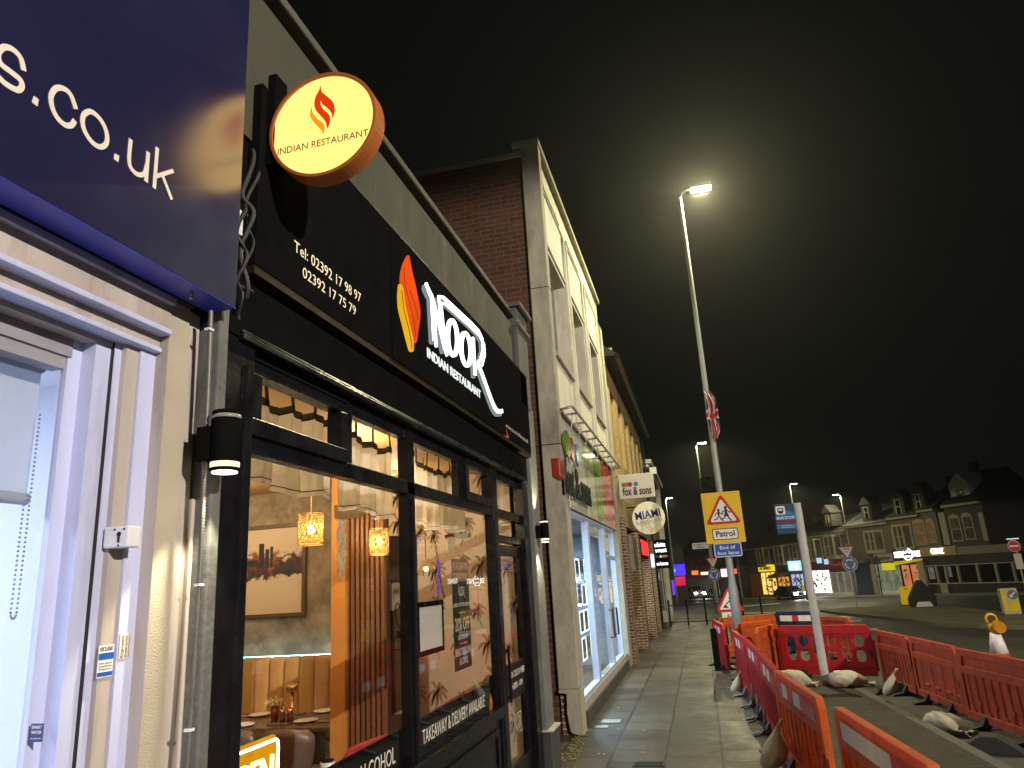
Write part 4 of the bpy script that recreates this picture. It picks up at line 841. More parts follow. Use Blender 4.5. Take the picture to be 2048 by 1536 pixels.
for i in range(8): a = i * math.pi / 4; m.tube([p + Vector((.03 * math.cos(a), .03 * math.sin(a), .1)), p + Vector((.1 * math.cos(a), .1 * math.sin(a), 0)), p + Vector((.07 * math.cos(a), .07 * math.sin(a), -.07))], .003, 4)
m.build('cage', m_brass, t); m = MB(); m.ball(p, .022, 10, 6); m.build('bulb', m_bulb, t); m = MB(); m.cyl(p + Vector((0, 0, .1)), (p.x, p.y, 3.5), .004, n=6); m.build('flex', m_black_matt, t)
# ceiling downlights give the room its level
for i, (x, y_) in enumerate(((-3.6, 4.2), (-5.4, 4.4), (-3.4, 7.9), (-5.6, 7.4), (-7.2, 6.0), (-2.9, 5.9))):
    t = thing('ceiling_downlight', 'recessed warm ceiling downlight inside the restaurant', 'ceiling light', (x, y_, 3.5), group='recessed restaurant downlights'); m = MB(); m.lathe([(.001, 3.505), (.05, 3.505), (.05, 3.515), (.001, 3.515)], (x, y_, 0), 16); m.build('lens', EM('downlight_lens', (1, .7, .35), 6) if i == 0 else bpy.data.materials['downlight_lens'], t)
    m = MB(); m.lathe([(.05, 3.51), (.065, 3.505), (.065, 3.522), (.05, 3.522)], (x, y_, 0), 16); m.build('bezel', m_brass, t)
    l = bpy.data.lights.new('downlight', 'POINT'); l.energy = 46; l.color = (1.0, 0.74, 0.44); l.shadow_soft_size = .1; o = bpy.data.objects.new('downlight', l); COL.objects.link(o); o.location = (x, y_, 3.3)
# curtains hung on tabs from a rail just inside the glass
XCU = -2.36
def curtain(ya, yb, ztop, zbot, lab, ph, drop=0.0, tuck=None):
    t = thing('cafe_curtain', lab, 'curtain', (XCU, ya, zbot), group='cream tabbed curtains'); n = int((yb - ya) * 55); m = MB(); tr = MB(); hm_ = MB(); vs = []; rows = 8
    def X_(y_, v): return XCU + .03 * math.sin(y_ * 21 + ph) * (.35 + .65 * v) + .014 * math.sin(y_ * 47 + ph * 2 + 2 * v)
    def Zt(y_): return ztop - .035 * abs(math.sin((y_ - ya) * math.pi / .30)) + .03 * math.sin(y_ * 3 + ph)
    for j in range(rows + 1):
        v = j / rows
        for i in range(n + 1):
            y_ = ya + (yb - ya) * i / n; z0 = zbot + .02 * math.sin(y_ * 9 + ph) - drop * i / n; z = Zt(y_) * (1 - v) + z0 * v; vs.append((X_(y_, v), y_ + .02 * v * math.sin(ph * 3 + y_ * 6), z))
    fs = [(j * (n + 1) + i, j * (n + 1) + i + 1, (j + 1) * (n + 1) + i + 1, (j + 1) * (n + 1) + i) for j in range(rows) for i in range(n)]
    m.add(vs, fs, 0, True); m.build('cloth', m_linen, t)
    v2 = []
    for i in range(n + 1):
        y_ = ya + (yb - ya) * i / n; v2 += [(X_(y_, 0) + .004, y_, Zt(y_) + .035), (X_(y_, 0) + .004, y_, Zt(y_) - .015)]
    tr.add(v2, [(2 * i, 2 * i + 1, 2 * i + 3, 2 * i + 2) for i in range(n)], 0, True)
    k = ya + .02
    while k < yb + .01:
        z = Zt(k); tr.add([(X_(k, 0) + .005, k - .022, z), (X_(k, 0) + .005, k + .022, z), (XCU, k + .016, 3.50), (XCU, k - .016, 3.50)], [(0, 1, 2, 3)]); k += .30
    tr.build('tabs', m_linen_dk, t)
    for i in range(n + 1):
        y_ = ya + (yb - ya) * i / n; p = vs[rows * (n + 1) + i]
        hm_.v += [Vector((p[0] + .005, p[1], p[2] + .035)), Vector((p[0] + .005, p[1], p[2] + .028))]
    hm_.f = [[2 * i, 2 * i + 1, 2 * i + 3, 2 * i + 2] for i in range(n)]; hm_.mi = [0] * n; hm_.sm = [True] * n; hm_.build('hem_stitching', M('hem_thread', (0.32, 0.26, 0.18), .9) if 'hem_thread' not in bpy.data.materials else bpy.data.materials['hem_thread'], t)
rl = MB(); rl.cyl((XCU, 2.9, 3.50), (XCU, 7.5, 3.50), .012, n=8); tag(rl.build('curtain_rail', m_black_matt, loc=(XCU, 5, 3.42)), 'thin dark curtain rail along the top of the restaurant windows', 'curtain rail')
curtain(3.30, 4.46, 3.32, 2.80, 'cream tabbed curtain behind the nearest opening top light', .4)
curtain(4.50, 5.50, 3.32, 2.76, 'cream tabbed curtain behind the second top light', 1.7, .02)
curtain(5.66, 5.95, 3.32, 2.70, 'narrow cream tabbed curtain hanging behind the thick mullion', 2.9)
curtain(6.02, 7.35, 3.30, 2.72, 'cream tabbed curtain behind the third top light', 4.1)
pr = MB(); n = 14; vs = []
for j in range(9):
    for i in range(n + 1): u = i / n; v = j / 8; vs.append((-2.44 + .03 * math.sin(u * 11), 2.95 + .62 * u * (1 - .25 * v), 2.92 - .28 * v - .06 * u * v + .05 * math.sin(u * 3.1) * v))
pr.add(vs, [(j * (n + 1) + i, j * (n + 1) + i + 1, (j + 1) * (n + 1) + i + 1, (j + 1) * (n + 1) + i) for j in range(8) for i in range(n)], 0, True); sw = pr.build('sequin_swag', M('rose_cloth', (0.42, 0.24, 0.17), .6, var=.2, sc=10, trans=.3), loc=(-2.44, 3, 2.6)); tag(sw, 'rose swag with sequin border bunched at the left top of the window', 'swag')
m = MB(); vs = []
for j in range(4):
    for i in range(n + 1): u = i / n; vs.append((-2.43 + .03 * math.sin(u * 11) - .02 * j, 2.95 + .62 * u * .75, 2.645 - .045 * j - .06 * u + .05 * math.sin(u * 3.1) + .02 * math.sin(u * 14) * j))
m.add(vs, [(j * (n + 1) + i, j * (n + 1) + i + 1, (j + 1) * (n + 1) + i + 1, (j + 1) * (n + 1) + i) for j in range(3) for i in range(n)], 0, True); m.build('border', M('sequin_border', (0.16, 0.10, 0.05), .35, metal=.4, var=.8, sc=120), sw)
# macrame hanging
mc = thing('macrame_hanging', 'cream macrame drape with knotted tassel hanging below the curtains', 'macrame', (-2.5, 4.7, 2.1))
def QM(x, y_): return yz(440 + x / 3.2, 720 + y_ / 3.2, -2.48)
m = MB(); m.poly([QM(*q) for q in [(735, 925), (800, 945), (945, 945), (950, 975), (900, 1005), (800, 1022), (760, 1030), (738, 1015)]], .01, T=FX(-2.49)); m.build('swag_cloth', m_macrame, mc)
m = MB()
for i in range(9):
    x = 752 + i * 5.6; L = 1420 - abs(i - 3.2) * 24 + random.uniform(-12, 12); q = [QM(x + 3 * math.sin(k * .9 + i), 1020 + (L - 1020) * k / 16) for k in range(17)]; m.tube([(-2.48 + .008 * math.sin(k + i), p[0], p[1]) for k, p in enumerate(q)], .0065, 5)
for yy_ in (1070, 1120, 1165, 1210):
    for i in range(4): p = QM(758 + i * 12 + random.uniform(-2, 2), yy_ + random.uniform(-8, 8)); m.ball((-2.475, p[0], p[1]), .013, 6, 4)
m.build('tassel', m_macrame, mc)
# embroidered hanging behind the second window
eh = thing('embroidered_hanging', 'white and red embroidered band with hanging tag behind the second window', 'hanging', (-2.4, 6.1, 2.4))
def QE(x, y_): return yz(830 + x / 5.12, 1000 + y_ / 5.12, -2.4)
m = MB(); m.poly([QE(*q) for q in [(298, 305), (360, 310), (470, 345), (560, 340), (555, 385), (470, 400), (390, 375), (330, 345)]], .006, T=FX(-2.4)); m.build('band', m_linen, eh)
m = MB(); m.poly([QE(*q) for q in [(300, 360), (340, 345), (400, 370), (410, 385), (370, 375), (310, 395)]], .008, T=FX(-2.4)); m.build('red_tie', M('maroon_cloth', (0.2, .02, .03), .8), eh)
m = MB(); m.poly([QE(*q) for q in [(320, 385), (405, 378), (395, 530), (318, 545)]], .008, T=FX(-2.395)); m.build('hanging_tag', m_macrame, eh)
# chain
m = MB(); q = spl([yz(830 + a / 5.12, 1000 + b / 5.12, -2.9) for a, b in [(130, 30), (190, 330), (230, 600), (265, 850), (305, 1010)]], 9)
for i in range(len(q) - 1):
    a, b = Vector((-2.9, *q[i])), Vector((-2.9, *q[i + 1])); mid = (a + b) / 2; d = (b - a) * .62; s_ = Vector((.018, 0, 0)) if i % 2 else Vector((0, .016, .004)); m.tube([mid - d, mid + s_, mid + d, mid - s_], .0035, 4, closed=True)
tag(m.build('chain', m_black_matt, loc=(-2.9, *q[-1])), 'dark hanging chain inside the second restaurant window', 'chain')
m = MB(); a = yz(830 + 235 / 5.12, 1000 + 610 / 5.12, -2.6); b = yz(830 + 242 / 5.12, 1000 + 985 / 5.12, -2.6); m.cyl((-2.6, a[0], a[1]), (-2.6, b[0], b[1]), .012, n=8); tag(m.build('violet_light_tube', EM('violet_tube', (.22, .09, .6), .8), loc=(-2.6, b[0], b[1])), 'thin violet light tube upright inside the second window', 'light tube')
# posters on the glass
po = thing('window_poster', 'dark NOOR offer poster with 20% off on the second window', 'poster', (XG - .01, 6.3, 1.5))
pa = yz(905, 1117, XG); pb2 = yz(948, 1330, XG); W0, W1 = pa[0], pb2[0] - .02; Z1, Z0 = pa[1], pb2[1]; XPo = XG - .012; TPo = FX(XPo + .002)
m = MB(); m.box(XPo - .002, XPo, W0, W1, Z0, Z1 - .20); m.build('backing', M('charcoal_poster', (0.02, .02, .022), .55), po); m = MB(); m.box(XPo - .002, XPo, W0, W1, Z1 - .20, Z1); m.build('header', M('terracotta_poster', (0.30, .13, .05), .55), po)
m = MB(); wc = (W0 + W1) / 2; ww = W1 - W0; hh = Z1 - Z0
for txt, v, h_, w_ in (('WE ARE NOW OPEN', .90, .07, .9), ('EXCELLENCE IN CURRY', .815, .055, .86), ('DINE IN  COLLECTION  DELIVERY', .56, .035, .95), ('20% OFF', .345, .12, .84), ('COLLECTIONS ONLY', .265, .04, .6), ('BRING YOUR OWN', .125, .07, .92), ('ALCOHOL', .045, .06, .5)):
    m.text(txt, wc, Z0 + v * hh, h_ * hh, w_ * ww, .001, T=TPo, al='C', bold=.012)
for v in (.50, .225): m.box(wc - .2 * ww, wc + .2 * ww, Z0 + v * hh, Z0 + v * hh + .006, 0, .001, T=TPo)
noor(m, TPo, wc - .2 * ww, Z0 + .64 * hh, .42 * ww, .12 * hh, .008, .001)
m.build('lettering', M('poster_white', (0.62, .52, .42), .6), po)
mf = thing('framed_menu', 'blank white framed menu leaning inside the second restaurant window', 'framed menu', (-2.2, 5.7, 1.7)); XMn = -2.16
a = yz(836, 1205, XMn); b = yz(890, 1300, XMn); m = MB()
m.box(XMn - .02, XMn, a[0], b[0], b[1], b[1] + .04); m.box(XMn - .02, XMn, a[0], b[0], a[1] - .04, a[1]); m.box(XMn - .02, XMn, a[0], a[0] + .03, b[1] + .04, a[1] - .04); m.box(XMn - .02, XMn, b[0] - .03, b[0], b[1] + .04, a[1] - .04); m.build('frame', m_black_matt, mf, bevel=.004)
m = MB(); m.box(XMn - .015, XMn - .008, a[0] + .03, b[0] - .03, b[1] + .04, a[1] - .04); m.build('menu_sheet', m_paper, mf)
# neon open sign in the corner of the first window
op = thing('open_sign', 'glowing amber OPEN neon sign in the bottom corner of the restaurant window', 'neon sign', (-2.25, 3.2, 1.05)); XO = -2.2
tr_ = yz(561, 1466, XO); yl = yz(440, 1466, XO)[0]; zt = tr_[1]
m = MB(); rr = .03
def rrect(y0, y1, z0, z1, r):
    q = []
    for (cy_, cz_, s) in ((y1 - r, z1 - r, 0), (y0 + r, z1 - r, 90), (y0 + r, z0 + r, 180), (y1 - r, z0 + r, 270)): q += [(cy_ + r * math.cos(R(s + k * 22.5)), cz_ + r * math.sin(R(s + k * 22.5))) for k in range(5)]
    return q
yl = 2.78; zb = zt - .36
m.poly(rrect(yl, tr_[0], zb, zt, .03), .008, T=FX(XO - .03)); m.build('backboard', EM('amber_backlight', (1.0, .42, .01), 1.0, .3, 6), op)
m = MB(); m.tube([(XO, p[0], p[1]) for p in rrect(yl + .02, tr_[0] - .02, zb + .02, zt - .02, .03)], .0075, 8, closed=True); m.build('border_tube', EM('white_neon_tube', (1, .97, .85), 9), op)
m = MB(); m.text('OPEN', tr_[0] - .06, zt - .235, .16, .40, .014, T=FX(XO - .01), al='R'); m.build('neon_lettering', EM('yellow_neon', (1, .83, .25), 4.0), op)
p = ony(655, 1525, 4.2); t = thing('candle_jar', 'pale candle jar standing on the restaurant window ledge', 'jar', (-2.3, 4.0, 1.1)); p = Vector(onx(655, 1530, -2.3)); m = MB(); m.lathe([(.04, -.06), (.045, .015), (.038, .02), (.036, -.03)], p, 18); m.build('jar', m_plate, t); m = MB(); m.lathe([(.035, .012), (.04, .028), (.034, .03)], p, 18); m.build('rim', m_black_matt, t)
m = MB(); q = [Vector((-2.3, *yz(690, 1520, -2.3))), Vector((-2.3, *yz(705, 1503, -2.3))), Vector((-2.3, *yz(730, 1492, -2.3))), Vector((-2.3, *yz(775, 1470, -2.3)))]; m.tube(spl([tuple(v)[1:] for v in q], 1) and [tuple(v) for v in q], [.02, .03, .028, .012], 8); tag(m.build('red_runner', M('red_cloth', (0.35, .02, .015), .8), loc=q[0]), 'crumpled red cloth along the restaurant window ledge', 'cloth')
led = MB(); led.box(-2.75, XG - .01, yS, 7.42, .95, 1.0); led.build('window_ledge', m_brown, rest)
# ------------------------------------------------------------------ estate agent building with concrete front
XA = -1.95
fox = thing('concrete_building', 'tall cream concrete fronted building with three upper windows and brown brick end wall', 'building', (-2, 15, 0))
YE = 11.22; YF = 19.6; ZP = 9.92
m = MB(); m.box(-14, -2.24, YE + .06, YE + .4, 0, 9.62); m.build('end_wall', m_brick_y, fox)
m = MB(); m.box(-14, -2.24, YE + .02, YE + .46, 9.625, 9.72); m.build('end_coping', m_conc_dark, fox, bevel=.01)
m = MB(); m.box(-2.238, XA + .03, YE, YE + .26, .62, ZP); m.build('corner_pilaster', m_conc_dark, fox, bevel=.015)
m = MB(); m.poly([(-2.10, 0.05), (-2.06, .02), (-1.90, 0), (-1.90, .62), (-2.235, .62), (-2.235, .575), (-2.12, .56), (-2.13, .3)], .3, T=fr((0, YE + .27, 0), (1, 0, 0), (0, 0, 1))); m.build('pilaster_base', m_conc_dark, fox, bevel=.01)
m = MB(); m.box(-2.22, -2.06, YE + .03, YE + .25, 0, .6); m.build('exposed_brick', m_brick_px, fox)
m = MB(); m.box(-2.24, XA + .034, YE - .004, YE + .264, 7.0, 7.012); m.box(-2.24, XA + .034, YE - .004, YE + .264, 4.28, 4.295); m.build('pilaster_joint', m_gasket, fox)
W = [(11.5, 13.3), (13.95, 15.75), (16.45, 18.25)]; WZ0, WZ1 = 5.92, 7.82
m = MB(); px_ = YE + .26
m.box(-2.3, XA, px_, YF, 4.95, WZ0); m.box(-2.3, XA, px_, YF, WZ1, ZP - .9)
edges = [px_] + [v for w in W for v in w] + [YF]
for i in range(0, 8, 2): m.box(-2.3, XA, edges[i], edges[i + 1], WZ0, WZ1)
m.box(-2.35, XA - .05, px_, YF, ZP - .9, ZP - .12); m.build('upper_wall', m_conc, fox)
m = MB(); m.box(-2.4, XA + .05, YE - .01, YF + .02, ZP - .12, ZP); m.box(-2.3, XA + .02, px_, YF, ZP - .93, ZP - .86); m.build('parapet_coping', m_conc_dark, fox, bevel=.015)
m = MB()
for a, b in ((13.38, 13.5), (13.74, 13.86), (15.84, 15.96), (16.24, 16.36), (18.36, 18.5), (19.2, 19.55)): m.box(XA, XA + .045, a, b, 5.0, ZP - .95)
for a, b in W: m.box(XA, XA + .035, a - .05, b + .05, WZ1 + .08, WZ1 + .14); m.box(XA - .05, XA + .02, a + .1, b - .1, ZP - .8, ZP - .72)
m.build('ribs', m_conc, fox, bevel=.008)
m = MB()
for a, b in W: m.box(-2.15, XA + .06, a - .02, b + .02, WZ0 - .07, WZ0)
m.build('sills', m_conc_dark, fox, bevel=.01)
for a, b in W:
    m = MB(); X0, X1 = -2.24, -2.17
    for q in ((a, b, WZ0, WZ0 + .07), (a, b, WZ1 - .07, WZ1), (a, a + .07, WZ0 + .07, WZ1 - .07), (b - .07, b, WZ0 + .07, WZ1 - .07), ((a + b) / 2 - .035, (a + b) / 2 + .035, WZ0 + .07, WZ1 - .07)): m.box(X0, X1, *q)
    w = m.build('window', M('grey_window_frame', (0.30, .30, .27), .5) if 'grey_window_frame' not in bpy.data.materials else bpy.data.materials['grey_window_frame'], fox, bevel=.006)
    m = MB(); m.box(-2.225, -2.215, a + .07, b - .07, WZ0 + .07, WZ1 - .07); m.build('pane', m_darkglass, w)
m = MB(); m.box(-8, -2.36, px_ + .2, YF - .02, 4.95, 9.6); m.box(-2.6, -2.2, YF - .3, YF, 0, 4.95); m.box(-2.2, XA + .02, 18.95, YF, .0, 4.93); m.build('core_wall', m_conc_dark, fox)
# shop front below
m = MB(); m.box(-2.2, XA, px_, 11.86, .62, 4.93); m.box(-2.1, XA - .02, 11.86, 18.95, 0, .32); m.build('shop_surround', m_cream_paint, fox, bevel=.01)
m = MB(); m.box(-2.1, XA + .02, 11.9, 18.7, 0.0, .20); m.build('base_course', M('dark_base_course', (.06, .055, .045), .8, var=.2, bump=.4), fox)
m = MB(); m.box(-2.15, XA - .0, 11.9, 18.95, 3.32, 4.9); fa = m.build('fascia_panel', M('white_gloss_fascia', (.62, .62, .52), .14, var=.03, rvar=.03), fox)
m = MB(); TX = FX(XA + .002)
gy0, gy1, gy2 = yz(1188, 960, XA)[0], yz(1207, 1000, XA)[0], yz(1232, 1040, XA)[0]
m.box(gy0, gy1, 3.34, 4.88, 0, .002, T=TX); m.build('green_stripe', M('green_film', (.16, .26, .03), .16), fa)
m = MB(); m.box(gy1, min(gy2, 18.9), 3.34, 4.88, 0, .002, T=TX); m.build('red_stripe', M('red_film', (.42, .035, .02), .16), fa)
m = MB(); m.poly([(gy0 - .9, 3.34), (gy0, 3.34), (gy0, 4.88), (gy0 - 1.5, 4.88)], .001, T=TX); m.build('pale_stripe', M('pale_green_film', (.42, .46, .26), .16), fa)
lt = thing('fascia_lettering', 'dark standoff fox & sons letters with three coloured discs on the concrete building fascia', 'lettering', (XA, 12.5, 3.6))
def P2(x, y_, X=XA + .06): return yz(1040 + x / 4.267, 800 + y_ / 4.267, X)
a, b = P2(385, 790), P2(602, 895); zz = P2(400, 795)[1]
m = MB(); m.text('fox & sons', a[0], zz, .56, b[0] - a[0], .03, T=FX(XA + .06), bold=.012); m.build('lettering', m_sblack, lt)
for (x0, x1, y0, y1, c, nm) in ((368, 418, 270, 480, (.16, .26, .03), 'green_disc'), (417, 452, 330, 512, (.40, .04, .05), 'red_disc'), (466, 500, 385, 562, (.10, .25, .42), 'blue_disc')):
    a = P2(x0, (y0 + y1) / 2 - 20); b = P2(x1, (y0 + y1) / 2 + 20); z1, z0 = P2((x0 + x1) / 2, y0)[1], P2((x0 + x1) / 2, y1)[1]; r = (z1 - z0) / 2
    m = MB(); m.poly([((a[0] + b[0]) / 2 + (b[0] - a[0]) / 2 * math.cos(2 * math.pi * i / 32), (z0 + z1) / 2 + r * math.sin(2 * math.pi * i / 32)) for i in range(32)], .04, T=FX(XA + .05)); m.build(nm, M(nm + '_acrylic', c, .25), lt)
# fascia light bar
lb = thing('fascia_light_rail', 'long metal light rail with cross arms projecting over the estate agent fascia', 'light rail', (XA, 15, 4.95))
m = MB(); zr = yz(1134, 803, XA + .22)[1]; m.tube([(XA + .04, 11.4, zr - .03), (XA + .24, 11.4, zr), (XA + .24, 18.9, zr), (XA + .04, 18.9, zr - .03)], .022, 8); m.build('outer_rail', m_steel, lb)
m = MB(); m.box(XA, XA + .05, 11.4, 18.9, zr - .06, zr - .0); m.build('wall_rail', m_conc_dark, lb)
for i in range(9):
    y_ = 11.9 + i * .83; m = MB(); m.box(XA + .05, XA + .24, y_ - .02, y_ + .02, zr - .025, zr + .005); m.build('cross_arm', m_steel, lb)
    m = MB(); m.cyl((XA + .15, y_, zr - .03), (XA + .12, y_, zr - .28), .008, n=6); m.build('hanger', m_steel, lb)
al = thing('alarm_box', 'red alarm bell box on the cream concrete corner above the estate agent window', 'alarm box', (XA, 11.5, 3.7))
a = P2(335, 490, -1.8); b = P2(400, 690, -1.8); m = MB(); m.box(-1.93, -1.80, a[0], a[0] + .42, b[1], a[1]); m.build('case', M('red_alarm_plastic', (.30, .025, .015), .4), al, bevel=.015)
m = MB()
for i in range(4): m.box(-1.80, -1.797, a[0] + .1, a[0] + .34, a[1] - .1 - i * .035, a[1] - .085 - i * .035)
m.build('grille', m_sblack, al)
# shop window
m_bluelit_alu = M('white_frame_blue_light', (.48, .56, .68), .35, var=.05)  # frame colour carries the bluish light from inside the shop
wy = [11.86, 13.98, 14.1, 16.35, 16.5, 18.3]
m = MB(); X0, X1 = -2.1, -1.985
for q in ((11.86, 18.3, .32, .40), (11.86, 18.3, 3.23, 3.30), (11.86, 11.93, .40, 3.23), (13.9, 14.0, .40, 3.23), (14.03, 14.12, .40, 3.23), (16.3, 16.38, .40, 3.23), (16.42, 16.5, .40, 3.23), (18.22, 18.3, .40, 3.23), (16.5, 18.22, 2.58, 2.66)): m.box(X0, X1, *q)
m.build('shop_window_frame', m_bluelit_alu, fox, bevel=.008)
m = MB(); m.box(-2.0, -1.97, 11.86, 18.95, .31, .335); m.build('window_sill', m_cream_paint, fox, bevel=.005)
for a, b, c, d in ((11.93, 13.9, .40, 3.23), (14.12, 16.3, .40, 3.23), (16.5, 18.22, .40, 2.58), (16.5, 18.22, 2.66, 3.23)):
    m = MB(); m.quad((-2.05, a, c), (-2.05, b, c), (-2.05, b, d), (-2.05, a, d)); m.build('shop_pane', m_glass, fox)
for y_ in (16.0, 16.75):
    m = MB(); m.tube([(-1.985, y_, .95), (-1.90, y_, .95), (-1.90, y_, 1.5), (-1.985, y_, 1.5)], .022, 8); m.build('door_handle', M('dark_door_pull', (.04, .02, .02), .4), fox)
m = MB(); a, b = yz(1214, 1098, -2.04), yz(1228, 1120, -2.04); m.box(-2.049, -2.045, 16.7, 17.6, 2.75, 3.1); m.build('street_number_plate', m_paper, fox)
m = MB(); m.quad((-6, 11.7, .1), (-2.1, 11.7, .1), (-2.1, 18.9, .1), (-6, 18.9, .1)); m.build('shop_floor', m_floor, fox)
m = MB(); x0, x1, y0, y1, z1 = -6, -2.12, 11.72, 18.85, 3.28
m.quad((x0, y0, .1), (x0, y1, .1), (x0, y1, z1), (x0, y0, z1)); m.quad((x0, y1, .1), (x1, y1, .1), (x1, y1, z1), (x0, y1, z1)); m.quad((x0, y0, .1), (x0, y0, z1), (x1, y0, z1), (x1, y0, .1)); m.quad((x0, y0, z1), (x0, y1, z1), (x1, y1, z1), (x1, y0, z1)); m.build('shop_room', M('blue_grey_room', (.30, .35, .42), .7, var=.04), fox)
m = MB(); m.box(-3.4, -2.9, 17.2, 17.25, .1, 1.9); m.box(-4.6, -2.8, 15.0, 15.7, .7, .76); m.box(-4.5, -2.9, 15.1, 15.6, .1, .7); m.build('shop_desk', m_white, fox)
m_cardedge = EM('lit_card_border', (.75, .92, 1.0), 3.0)
cards = [M('card_print_%s' % n, c, .6, var=.7, sc=22) for n, c in (('green', (.16, .22, .12)), ('brown', (.25, .17, .1)), ('blue', (.14, .2, .3)), ('grey', (.25, .25, .25)))]
rown = ['top', 'second', 'third', 'bottom']; coln = ['nearest', 'middle', 'farthest']
for j in range(4):
    for i in range(3):
        y0 = 14.1 + i * .56 + .04 * j; z1 = 2.56 - j * .49
        t = thing('display_card', 'lit property card, %s of the %s row in the estate agent window' % (coln[i], rown[j]), 'display card', (-2.32, y0, z1 - .45), group='lit property cards in the window')
        m = MB(); w, h = .50, .42
        for q in ((y0, y0 + w, z1 - .035, z1), (y0, y0 + w, z1 - h, z1 - h + .035), (y0, y0 + .035, z1 - h + .035, z1 - .035), (y0 + w - .035, y0 + w, z1 - h + .035, z1 - .035)): m.box(-2.325, -2.315, *q)
        if (i + j) % 3 != 1: m.build('lit_border', m_cardedge, t)
        else: m.build('border', m_white, t)
        m = MB(); m.box(-2.33, -2.322, y0 + .036, y0 + w - .036, z1 - h + .036, z1 - .036); m.build('print', cards[(i * 2 + j) % 4], t)
        m = MB(); m.box(-2.3215, -2.3205, y0 + .06, y0 + w - .06, z1 - h + .08, z1 - h + .16); m.build('caption', m_paper, t)
for i in range(5):
    p = (-2.3, 12.2 + .28 * i, .36); m = MB(); m.lathe([(.03, 0), (.035, .02), (.012, .06), (.018, .11), (.001, .14)], p, 10); tag(m.build('ornament', m_plate, loc=p), 'small white ornament on the estate agent window floor', 'ornament', 'row of ornaments on the window floor')
# projecting sign boards facing up the street
def board_sign(nm, lab, Y, pts, mat, xb, name='sign_board'):
    t = thing(nm, lab, 'sign', (xb, Y, pts[2][1])); m = MB(); m.poly(pts, .1, T=fr((0, Y + .1, 0), (1, 0, 0), (0, 0, 1))); m.build(name, mat, t, bevel=.008); return t
def PB(px, py, Y): return xz(px, py, Y)
c4 = [PB(*q, 19.5) for q in [(1238, 949), (1306, 946), (1310, 994), (1238, 998)]]
xl, xr, zt_, zb_ = (c4[0][0] + c4[3][0]) / 2, (c4[1][0] + c4[2][0]) / 2, (c4[0][1] + c4[1][1]) / 2, (c4[2][1] + c4[3][1]) / 2
m_signw = M('cream_sign_face', (.78, .76, .64), .4, var=.03)
t = board_sign('projecting_sign', 'cream rectangular fox & sons sign board projecting over the pavement', 19.5, [(xl, zb_), (xr, zb_), (xr, zt_), (xl, zt_)], m_signw, xl)
TY = fr((0, 19.498, 0), (1, 0, 0), (0, 0, 1)); w_, h_ = xr - xl, zt_ - zb_
m = MB(); m.text('fox & sons', xl + .09 * w_, zb_ + .14 * h_, .34 * h_, .82 * w_, .003, T=TY, bold=.025); m.build('lettering', m_sblack, t)
for u, c, nm in ((.14, (.16, .26, .03), 'green_dot'), (.23, (.55, .16, .02), 'orange_dot'), (.32, (.38, .01, .10), 'crimson_dot'), (.49, (.10, .25, .45), 'blue_dot')):
    m = MB(); m.poly([(xl + u * w_ + .06 * math.cos(k * math.pi / 10), zb_ + .58 * h_ + .06 * math.sin(k * math.pi / 10)) for k in range(20)], .003 + u * .002, T=TY); m.build(nm, M(nm + '_film', c, .4), t)
m = MB(); m.cyl((XA + .02, 19.55, zt_ - .05), (xl + .01, 19.55, zt_ - .02), .02); m.cyl((XA + .02, 19.55, zb_ - .02), (xl + .01, 19.55, zt_ - .1), .02); m.cyl((XA + .02, 19.55, zb_ + .05), (xl + .01, 19.55, zb_ + .05), .015); m.build('bracket', M('grey_bracket', (.16, .15, .17), .5), t)
ym = 22.0; cxm, czm = xz(1297, 1036, ym); rm = (xz(1330, 1036, ym)[0] - xz(1264, 1036, ym)[0]) / 2
t = thing('projecting_sign', 'cream round MIAMI SUPPLEMENTS sign hanging below the rectangular board', 'sign', (cxm, ym, czm))
m = MB(); m.poly([(cxm + rm * math.cos(2 * math.pi * k / 48), czm + rm * math.sin(2 * math.pi * k / 48)) for k in range(48)], .12, T=fr((0, ym + .12, 0), (1, 0, 0), (0, 0, 1))); m.build('disc', m_signw, t, bevel=.01)
sl = .11; Tm = fr((cxm, ym - .001, czm), (1, 0, sl), (-sl, 0, 1)); m = MB(); m.text('MIAMI', 0, .0, .24, 1.55 * rm, .003, T=Tm, al='C', bold=.018); m.build("lettering", M('navy_letters', (.02, .035, .22), .4), t)
m = MB(); m.text('SUPPLEMENTS', 0, -.15, .10, 1.6 * rm, .003, T=Tm, al='C'); m.build('small_lettering', M('grey_letters', (.42, .40, .36), .5), t)
m = MB(); m.cyl((XA, ym + .06, czm + .35), (cxm - .3, ym + .06, czm + .35), .018); m.cyl((XA, ym + .06, czm - .35), (cxm - .3, ym + .06, czm - .35), .018); m.build('bracket', m_black_matt, t)
